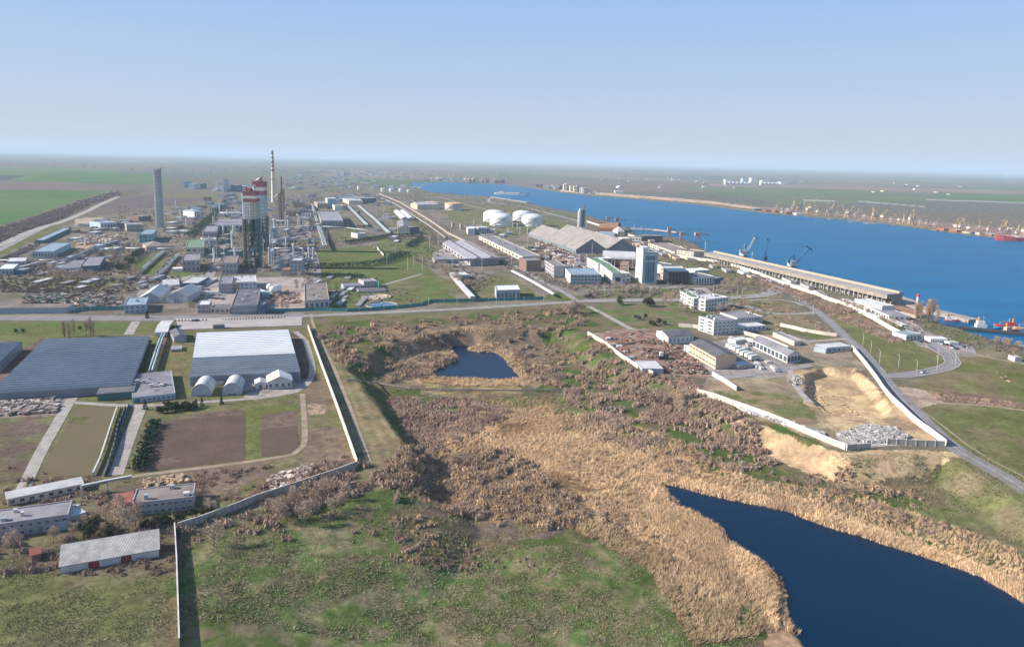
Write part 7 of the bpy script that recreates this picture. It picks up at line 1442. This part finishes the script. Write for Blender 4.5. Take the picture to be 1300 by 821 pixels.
row('round', between((200,525),(240,520),9)+between((210,520),(245,517),5), .75, 'dark evergreen bush beside the boiler house', 'evergreens beside the boiler house', 1.5)
row('ever', [(248,517),(257,515),(281,513),(184,520),(196,381),(187,404)], .5, 'small dark conifer along the yard lane', 'small conifers along the lanes', .5)
row('round', between((176,482),(189,437),22), .62, 'dark evergreen in the hedge on the right of the dark greenhouse', 'evergreen hedge beside the dark greenhouse', .4)
row('poplar', [(80,428),(83,427.5),(88,429),(93,426),(110,428),(115,427),(117,427.5)], .62, 'pale bare poplar on the roadside lawn before the dark greenhouse', 'poplars on the roadside lawn', .8)
row('round', [(101,419),(30,422),(20,422)], .6, 'dark round bush on the roadside lawn', 'round bushes on the roadside lawn', .4)
row('poplar', [(1161,408),(1164,409),(1176,405),(1178,407),(1180,409),(1184,411),(1189,413),(1168,410)], 1.0, 'tall brown poplar between the beacon tower and the boats', 'poplars by the beacon tower', 1)
row('poplar', [(1283,457),(1287,458)], .55, 'brown poplar at the picture edge above the basin', 'poplars above the basin', 1)
row('round', [(787,387),(821,389),(826,389)], 1.7, 'thick dark conifer beside the main road in front of the tower block', 'thick conifers beside the main road', .3)
row('round', [(806,405),(812,406),(818,404),(826,413),(832,414),(838,412),(843,413),(748,378),(744,379)], .8, 'dark evergreen bush on the triangular lawn', 'evergreen bushes on the triangular lawn', 1)
row('bare', between((716,399),(736,397),7)+[(720,401),(728,400)], .95, 'bare tree in the clump by the end of the main road lawn', 'bare trees of the roadside clump', 1.5)
row('bare', [(787,371),(792,372),(800,371),(806,372),(812,371),(818,373),(845,384),(850,385),(842,386),(780,371),(796,374)], .9, 'bare brown tree in front of the tower block', 'bare trees before the tower block', 1.5)
row('bare', [(860,383),(864,395),(868,396),(872,397),(880,400),(925,398),(930,400),(944,388),(948,390),(912,398)], .75, 'bare tree around the road corner offices', 'bare trees round the corner offices', 1.5)
row('bare', [(920,362),(926,364),(932,362),(938,366),(945,366),(952,367),(930,368),(940,361),(925,371),(918,368)], .8, 'bare brown tree in the grove right of the colonnaded office', 'grove right of the colonnaded office', 2)
row('bare', between((60,353),(130,355),16)+between((70,357),(110,358),7), .85, 'bare purple tree in front of the round-window canteen', 'bare trees before the canteen', 2)
row('bare', between((140,330),(175,352),10)+between((130,322),(172,334),9), .8, 'bare purple tree between the halls and the green plots', 'bare trees left of the green plots', 4)
row('bare', [(152,385),(156,380),(160,376),(153,372),(248,372),(300,372),(245,395),(240,395)], .8, 'bare tree beside the garages of the truck yard', 'bare trees round the truck yard', 1)
row('bare', between((305,392),(365,393),9), .6, 'reddish bare tree along the yard wall by the plaza', 'bare trees along the plaza yard', 1)
row('bare', between((378,352),(392,360),5)+[(377,365),(382,367),(375,370)], .7, 'bare tree round the brown-roofed workshop', 'bare trees round the brown-roofed workshop', 2)
row('bare', between((560,340),(590,366),13)+between((556,340),(580,362),8), .8, 'bare tree along the railway cutting', 'bare trees along the railway cutting', 3)
row('bare', between((608,300),(655,322),14), .7, 'bare tree in front of the long pale railway building', 'bare trees before the long railway building', 4)
row('bare', between((1072,388),(1100,400),7)+between((1120,412),(1140,420),4), .7, 'bare tree in the belt under the long pale wall', 'bare trees under the long pale wall', 2)
row('round', between((200,350),(224,326),12), .7, 'dark bush in the row along the grey pipe rack', 'bushes along the grey pipe rack', 1)
row('bare', between((1262,436),(1300,446),9), .6, 'bare pinkish tree along the basin shore', 'bare trees along the basin shore', 2)
row('bare', between((800,484),(868,505),10)+between((815,497),(880,520),8), .8, 'tawny bare tree at the top of the thicket below the scrapyard', 'tawny trees below the scrapyard', 2.5)
row('bare', between((335,655),(420,628),9)+between((350,668),(440,640),8), .62, 'bare pinkish tree in the belt below the grey concrete wall', 'tree belt below the grey concrete wall', 2.5)
row('bare', between((60,690),(135,664),6)+[(255,650),(262,655),(275,650),(290,640),(300,636)], .5, 'small bare tree between the farm blocks', 'small bare trees between the farm blocks', 2)
# slender masts and steel columns of the works
def small_posts(n, px, h, r_, lab, grp, seed, m, nm='lighting_mast', cat='mast'):
    gg = random.Random(seed); P = np.array(px, float); lo = P.min(0); hi = P.max(0); k = 0; me = MB().bar((0,0,-1), (0,0,1), r_, n=8).mesh('shaft', m); hd = MB().lathe([(r_*1.15, -.4), (r_*1.15, .2), (.02, r_*.6+.3)], 8).mesh('head', m)
    while k < n:
        a, b_ = gg.uniform(lo[0], hi[0]), gg.uniform(lo[1], hi[1])
        if not inside(np.array([a]), np.array([b_]), P)[0]: continue
        x, y, z = G(a, b_); H = gg.uniform(*h); o = root(nm, lab, cat, (x, y, z), 0, grp); q = link('shaft', me, o); q.scale = (1, 1, H); link('head', hd, o, (0, 0, H)); k += 1
small_posts(34, [(250,265),(400,255),(440,330),(380,345),(250,345)], (14,26), .28, 'slender pale mast among the pipe streets', 'masts among the pipe streets', 1, M_TRIM)
small_posts(26, [(400,262),(560,262),(640,330),(600,350),(480,345),(400,300)], (10,18), .22, 'slender mast over the sidings and lawn', 'masts over the sidings', 2, M_TRIM)
small_posts(20, [(640,300),(860,320),(860,360),(640,345)], (12,20), .22, 'slender mast between the bulk store and the offices', 'masts by the bulk store', 3, M_TRIM)
small_posts(24, [(300,285),(400,270),(405,335),(345,340),(300,335)], (8,20), 1.2, 'steel process column near the prilling towers', 'process columns near the prilling towers', 4, M_STEEL, 'process_vessel', 'process vessel')
small_posts(14, [(210,262),(300,256),(300,330),(262,340)], (10,20), 1.2, 'pale process column on the western pipe streets', 'western process columns', 5, WALLS['white'], 'process_vessel', 'process vessel')
small_posts(16, [(592,284),(680,288),(690,300),(600,298)], (6,12), .9, 'steel column at the foot of the white tanks', 'columns at the white tanks', 6, M_STEEL, 'process_vessel', 'process vessel')
# ------------------------------------------------------------------ growth nobody could count
EX = [POND1, POND2]
M_z = -8.
def exc(p, grow_=0): return p[~inside(p[:, 0], p[:, 1], POND1) & ~inside(p[:, 0], p[:, 1], POND2)]
def patchy(p, sc, thr, s):                                  # growth comes in clumps
    return p[fbm(p[:, 0]/sc, p[:, 1]/sc, s, 3) > thr]
SM = [proto_shrub(50+i, 2.3, 2.5+.4*i, 230, [((0.351,0.249,0.175),(0.449,0.322,0.236),(0.273,0.194,0.140)), ((0.234,0.160,0.113),(0.351,0.249,0.184)), ((0.429,0.303,0.193),(0.508,0.359,0.227)), ((0.321,0.230,0.175),(0.390,0.286,0.218))][i], wd=.10) for i in range(4)]
SP = [proto_shrub(60+i, 2.3, 2.4+.4*i, 230, [((0.390,0.271,0.209),(0.468,0.332,0.262)), ((0.321,0.221,0.170),(0.400,0.286,0.218)), ((0.439,0.313,0.236),(0.361,0.254,0.193)), ((0.283,0.194,0.152),(0.351,0.244,0.193))][i], wd=.10) for i in range(4)]
def scrub(px, n, seed, pr, smin, smax, thr=.4, z=M_z, sc=16., hs=1.):
    p = patchy(exc(px_scatter(px, n, seed, z)), sc, thr, seed); mass('scrub_undergrowth', pr, p, smin, smax, M_TW, None, seed, dz=-.15, hs=hs)
scrub([(490,505),(600,508),(655,522),(615,545),(565,558),(545,590),(515,560)], 900, 1, SP, .5, 1.3, .38, sc=9)
scrub([(510,592),(560,575),(640,570),(690,600),(735,640),(745,665),(690,672),(640,655),(560,662),(500,660),(480,630)], 1000, 2, SM, .5, 1.5, .44, sc=10)
scrub([(715,498),(850,480),(900,520),(960,560),(985,590),(930,600),(860,575),(760,560)], 1200, 3, SP, .6, 1.6, .46)
scrub([(395,420),(560,405),(745,388),(750,425),(820,478),(760,500),(690,470),(600,425),(560,460),(500,470),(430,460)], 1500, 4, SM, .6, 1.7, .50, 0, 12)
scrub([(320,650),(470,590),(510,600),(480,640),(400,670),(300,690)], 420, 5, SP, .6, 1.2, .4)
scrub([(960,600),(1080,605),(1180,640),(1290,680),(1290,705),(1150,670),(1040,640)], 420, 6, SM, .4, .9, .5)
scrub([(680,505),(760,505),(760,530),(720,530)], 120, 7, SM, .5, 1.0, .45)
scrub([(985,358),(1080,394),(1150,432),(1135,436),(1060,404),(1000,374)], 500, 8, SP, .7, 1.2, .42, 0)
scrub([(935,340),(1075,384),(1100,400),(1050,392),(960,360)], 420, 9, SP, .7, 1.3, .42, 0)
scrub([(920,376),(1010,385),(1060,425),(1000,425),(930,405)], 260, 10, SP, .5, 1.0, .55, 0)
scrub([(1180,497),(1300,512),(1300,520),(1190,508)], 180, 11, SP, .35, .7, .4, 0)
scrub([(150,612),(340,590),(400,600),(320,640),(250,650),(250,618)], 220, 12, SP, .35, .8, .45, 0)
scrub([(0,592),(60,600),(130,610),(140,640),(0,640)], 90, 13, SM, .5, 1.1, .4, 0)
scrub([(500,680),(620,655),(700,670),(640,690),(600,730),(500,728)], 260, 14, SM, .35, .8, .5)
scrub([(230,690),(500,660),(640,700),(820,731),(230,731)], 200, 15, SM, .25, .6, .5)
scrub([(820,560),(870,560),(900,600),(850,620),(800,600)], 60, 16, SM, .6, 1.1, .3)
scrub([(760,635),(790,640),(800,690),(770,680)], 60, 17, SM, .6, 1.1, .3)
scrub([(700,560),(900,600),(960,660),(960,731),(860,720),(740,650)], 160, 18, SM, .3, .9, .4)
scrub([(0,600),(120,640),(230,640),(222,731),(60,731),(0,731)], 260, 19, SP, .3, .9, .45, 0)
# shelter belts and far scrub, purple with bare twigs
BELT = [proto_shrub(70+i, 3.4, 6.0, 90, ((.27,.205,.185),(.22,.165,.155),(.32,.25,.22)), wd=.5) for i in range(3)]
def belt(px, n, seed, s=(.7,1.3), name='shelter_belt_undergrowth'):
    p = px_scatter(px, n, seed, 0); mass(name, BELT, p, s[0], s[1], M_TW, None, seed)
belt([(-40,318),(0,290),(57,272),(100,256),(130,247),(150,243),(155,247),(110,262),(75,279),(30,294),(0,308),(-40,335)], 1100, 1)
belt([(0,330),(60,300),(88,288),(92,290),(60,306),(5,336)], 200, 2, (.4,.8))
belt([(245,300),(290,252),(298,252),(262,300)], 260, 3, (.6,1.0))
belt([(556,262),(640,268),(735,292),(700,292),(640,282),(590,272)], 150, 4, (.3,.7))
belt([(495,262),(545,285),(590,318),(570,322),(530,300),(500,280)], 300, 5, (.3,.7))
belt([(350,250),(520,246),(600,268),(560,262),(480,252),(350,258)], 300, 6, (.4,.9))
belt([(270,300),(345,240),(400,245),(400,330),(350,345),(280,350)], 442, 7, (.35,.7))
belt([(0,345),(160,300),(175,350),(0,352)], 442, 8, (.4,.8))
belt([(735,316),(800,335),(870,345),(985,362),(980,366),(870,352),(740,345)], 260, 9, (.35,.7))
belt([(700,240),(1300,262),(1300,290),(1000,262),(750,244)], 700, 10, (.4,.9))
belt([(-20,200),(330,212),(700,214),(1300,226),(1300,234),(700,224),(330,222),(-20,210)], 700, 11, (1.2,2.6))
belt([(740,345),(800,356),(880,362),(985,366),(985,372),(860,377),(745,378)], 289, 12, (.35,.7))
belt([(860,376),(985,378),(1010,395),(980,408),(930,402),(865,398)], 119, 13, (.25,.5))
belt([(0,353),(150,353),(230,350),(235,362),(150,372),(0,372)], 544, 14, (.3,.65))
belt([(20,366),(150,364),(156,392),(60,390)], 272, 15, (.25,.5))
belt([(480,300),(560,300),(600,345),(640,352),(600,375),(560,345),(500,320)], 510, 16, (.3,.6))
belt([(600,300),(660,325),(740,345),(745,372),(690,360),(640,340)], 442, 17, (.3,.6))
belt([(385,352),(470,350),(530,372),(520,384),(395,384)], 204, 18, (.25,.5))
belt([(230,285),(330,255),(345,330),(262,350),(200,340)], 510, 19, (.3,.6))
belt([(150,262),(260,262),(262,300),(150,318)], 374, 20, (.35,.7))
belt([(800,306),(890,322),(985,356),(985,362),(880,338),(800,330)], 442, 21, (.3,.6))
belt([(1030,372),(1130,396),(1150,415),(1100,400),(1040,384)], 272, 22, (.25,.5))
belt([(1150,405),(1215,418),(1300,440),(1300,452),(1230,440),(1160,425)], 221, 23, (.2,.45))
belt([(400,232),(560,236),(700,266),(690,272),(560,250),(400,246)], 360, 24, (.5,1.0))
belt([(385,352),(392,300),(440,300),(440,310),(400,318)], 90, 25, (.3,.5))
# dark hedges
def hedge(px, wd, h, lab):
    P = smooth_line(gline(px), 3); gg = np.random.default_rng(len(px)); d = np.gradient(P, axis=0); d /= np.hypot(d[:,0], d[:,1])[:, None]; nn = np.stack([-d[:,1], d[:,0]], 1); n = len(P)*70
    i = gg.integers(0, len(P), n); c = P[i]+nn[i]*gg.uniform(-.5,.5,(n,1))*wd+gg.normal(size=(n,2)); z = gg.uniform(0, 1, n)**.6*h
    p0 = np.column_stack([c, z]); p1 = p0+gg.normal(size=(n,3))*[.8,.8,.5]+[0,0,.5]; o = P[len(P)//2]; p0[:, :2] -= o; p1[:, :2] -= o
    V, F = blades(p0, p1, gg.uniform(.6,1.4,n)*.9, gg); r = link('hedge', npmesh('hedge', V, F, M_LF, tints(n, ((.03,.06,.04),(.04,.075,.045),(.025,.05,.04)), gg)), None, (o[0], o[1], 0)); tag(r, lab, 'hedge')
hedge([(384,341),(430,339.5),(470,337),(490,333.5),(503,327),(516,323.5)], 14, 5, 'long dark green hedge curving across the middle lawn')
hedge([(440,310),(462,307),(480,303.5),(500,301),(535,301)], 12, 5, 'long dark green hedge ending at the railway sidings')
hedge([(519,314),(527,308),(535,304)], 8, 4, 'short dark hedge between the sidings and the lawn')
hedge([(400,352),(430,351),(460,352.5)], 8, 3, 'low dark hedge at the foot of the middle lawn')
hedge([(241,302),(265,281),(285,260),(297,250)], 16, 6, 'dark evergreen windbreak running away between the pipe streets')
hedge([(150,343),(168,330),(180,320)], 8, 5, 'dark hedge on the edge of the green plot')
hedge([(176,597),(184,575),(191,553),(197,540)], 2.4, 2.5, 'dark hedge strip along the ploughed plot, mostly standing in for shadow')  # mostly a strip of shadow, built as dark hedge leaves
def bed(px, wd, h, lab):
    P = smooth_line(gline(px), 2); gg = np.random.default_rng(len(px)+3); d = np.gradient(P, axis=0); d /= np.hypot(d[:,0], d[:,1])[:, None]; nn = np.stack([-d[:,1], d[:,0]], 1); n = len(P)*40
    i = gg.integers(0, len(P), n); c = P[i]+nn[i]*gg.uniform(-.5,.5,(n,1))*wd; p0 = np.column_stack([c, gg.uniform(0, h, n)]); p1 = p0+gg.normal(size=(n,3))*.35+[0,0,.2]; o = P[len(P)//2]; p0[:, :2] -= o; p1[:, :2] -= o
    V, F = blades(p0, p1, gg.uniform(.6,1.4,n)*.4, gg); tag(link('low_hedge', npmesh('low_hedge', V, F, M_LF, tints(n, ((.09,.05,.045),(.12,.07,.055),(.06,.05,.035)), gg)), None, (o[0], o[1], .12)), lab, 'hedge')
bed([(223,408),(240,407.7),(262,407)], 1.6, 1., 'low reddish hedge on the plaza before the truck yard')
bed([(283,406.2),(320,405),(361,403.8)], 1.6, 1., 'long low reddish hedge on the plaza before the skylight office')
bld('small white bus shelter alone on the pale plaza', (270.5,417.5), (285,417), 5, dm=3, wall='slate', roof='dark', name='bus_shelter', cat='bus shelter')
# reeds
P1S = grow(POND1, .5); P2S = grow(POND2, -.5)
TF = [proto_tuft(i, 15, 2.3) for i in range(6)]; TF2 = [proto_tuft(20+i, 15, 2.3, ((.44,.32,.20),(.52,.38,.24),(.35,.25,.165))) for i in range(4)]
def reeds(px, n, seed, pr=TF, smin=.7, smax=1.35, z=M_z, thr=0., sc=14.):
    n = int(n*1.9); smin *= .62; smax *= .68
    p = px_scatter(px, n, seed, z); p = p[~inside(p[:, 0], p[:, 1], P1S) & ~inside(p[:, 0], p[:, 1], P2S)]; p = patchy(p, sc, thr, seed) if thr else p
    rot = (fbm(p[:, 0]/22, p[:, 1]/22, 60, 2)-.5)*7+np.random.default_rng(seed).normal(size=len(p))*.35
    mass('reed_grass', pr, p, smin, smax, M_RD, rot, seed, tv=.18)
reeds([(650,520),(760,528),(870,562),(940,602),(1010,630),(1110,668),(1200,700),(1300,742),(1300,800),(1200,800),(1000,800),(960,731),(900,731),(840,705),(760,650),(700,610),(640,565)], 9500, 1)
reeds([(820,600),(860,605),(920,622),(1000,640),(1100,672),(1200,704),(1300,742),(1300,800),(1240,740),(1150,702),(1060,672),(990,652),(900,635)], 2600, 2, TF, .9, 1.6)
reeds([(835,610),(850,640),(920,680),(985,731),(985,800),(940,731),(880,700),(820,650)], 1500, 3, TF, .9, 1.6)
reeds([(850,680),(930,715),(985,800),(880,821),(820,720)], 900, 23, TF2, .8, 1.4)
reeds([(690,640),(850,700),(850,731),(780,700),(700,660)], 500, 13, TF2, .8, 1.4)
reeds([(540,470),(575,445),(570,428),(625,432),(665,458),(672,490),(600,492),(528,486)], 1600, 4, TF, .8, 1.4)
reeds([(470,430),(560,410),(690,410),(740,430),(700,480),(540,470)], 1500, 5, TF2, .7, 1.3, 0, .5)
reeds([(600,505),(720,505),(760,540),(660,560),(590,540)], 1100, 6, TF2, .6, 1.2, M_z, .42)
reeds([(540,600),(660,600),(740,650),(640,668),(560,640)], 1100, 7, TF, .6, 1.2, M_z, .42)
reeds([(980,612),(1100,630),(1200,665),(1300,700),(1300,740),(1100,668),(1000,636)], 900, 8, TF, .5, 1.1)
reeds([(560,545),(620,520),(700,515),(720,560),(720,620),(680,600),(640,572),(560,580),(530,600)], 2400, 21, TF, .6, 1.2, M_z, .25, 9)
reeds([(480,620),(560,600),(640,620),(560,660),(500,650)], 500, 22, TF2, .5, 1.1, M_z, .45, 9)
GT = [proto_tuft(40+i, 9, .8, ((.13,.175,.06),(.18,.195,.085),(.25,.22,.13),(.11,.15,.05)), 1.6, .16, .2) for i in range(4)]
p = patchy(exc(px_scatter([(228,690),(500,640),(640,665),(760,660),(900,731),(960,821),(228,821)], 10000, 30, M_z)), 9, .42, 8); mass('meadow_grass', GT, p, .6, 1.5, M_RD, None, 30, tv=.35)
GD = [proto_tuft(50+i, 8, .7, ((.30,.25,.15),(.24,.20,.12),(.34,.28,.18)), 1.8, .16, .3) for i in range(3)]
p = patchy(exc(px_scatter([(228,690),(500,640),(640,665),(760,660),(850,731),(900,821),(228,821)], 8000, 34, M_z)), 6, .5, 18); mass('dry_grass', GD, p, .5, 1.3, M_RD, None, 34, tv=.35)
p = patchy(exc(px_scatter([(940,585),(1080,600),(1240,590),(1300,630),(1300,700),(1150,650),(960,605)], 2600, 31, M_z)), 12, .45, 9); mass('meadow_grass', GT, p, .6, 1.4, M_RD, None, 31, tv=.3)
p = patchy(px_scatter([(0,690),(75,731),(220,731),(222,821),(0,821)], 1500, 32, 0), 9, .4, 9); mass('meadow_grass', GT, p, .6, 1.4, M_RD, None, 32, tv=.3)
p = patchy(exc(px_scatter([(440,470),(760,480),(760,505),(560,520),(470,500)], 2500, 33, M_z)), 9, .45, 9); mass('meadow_grass', GT, p, .8, 1.6, M_RD, None, 33, tv=.3)
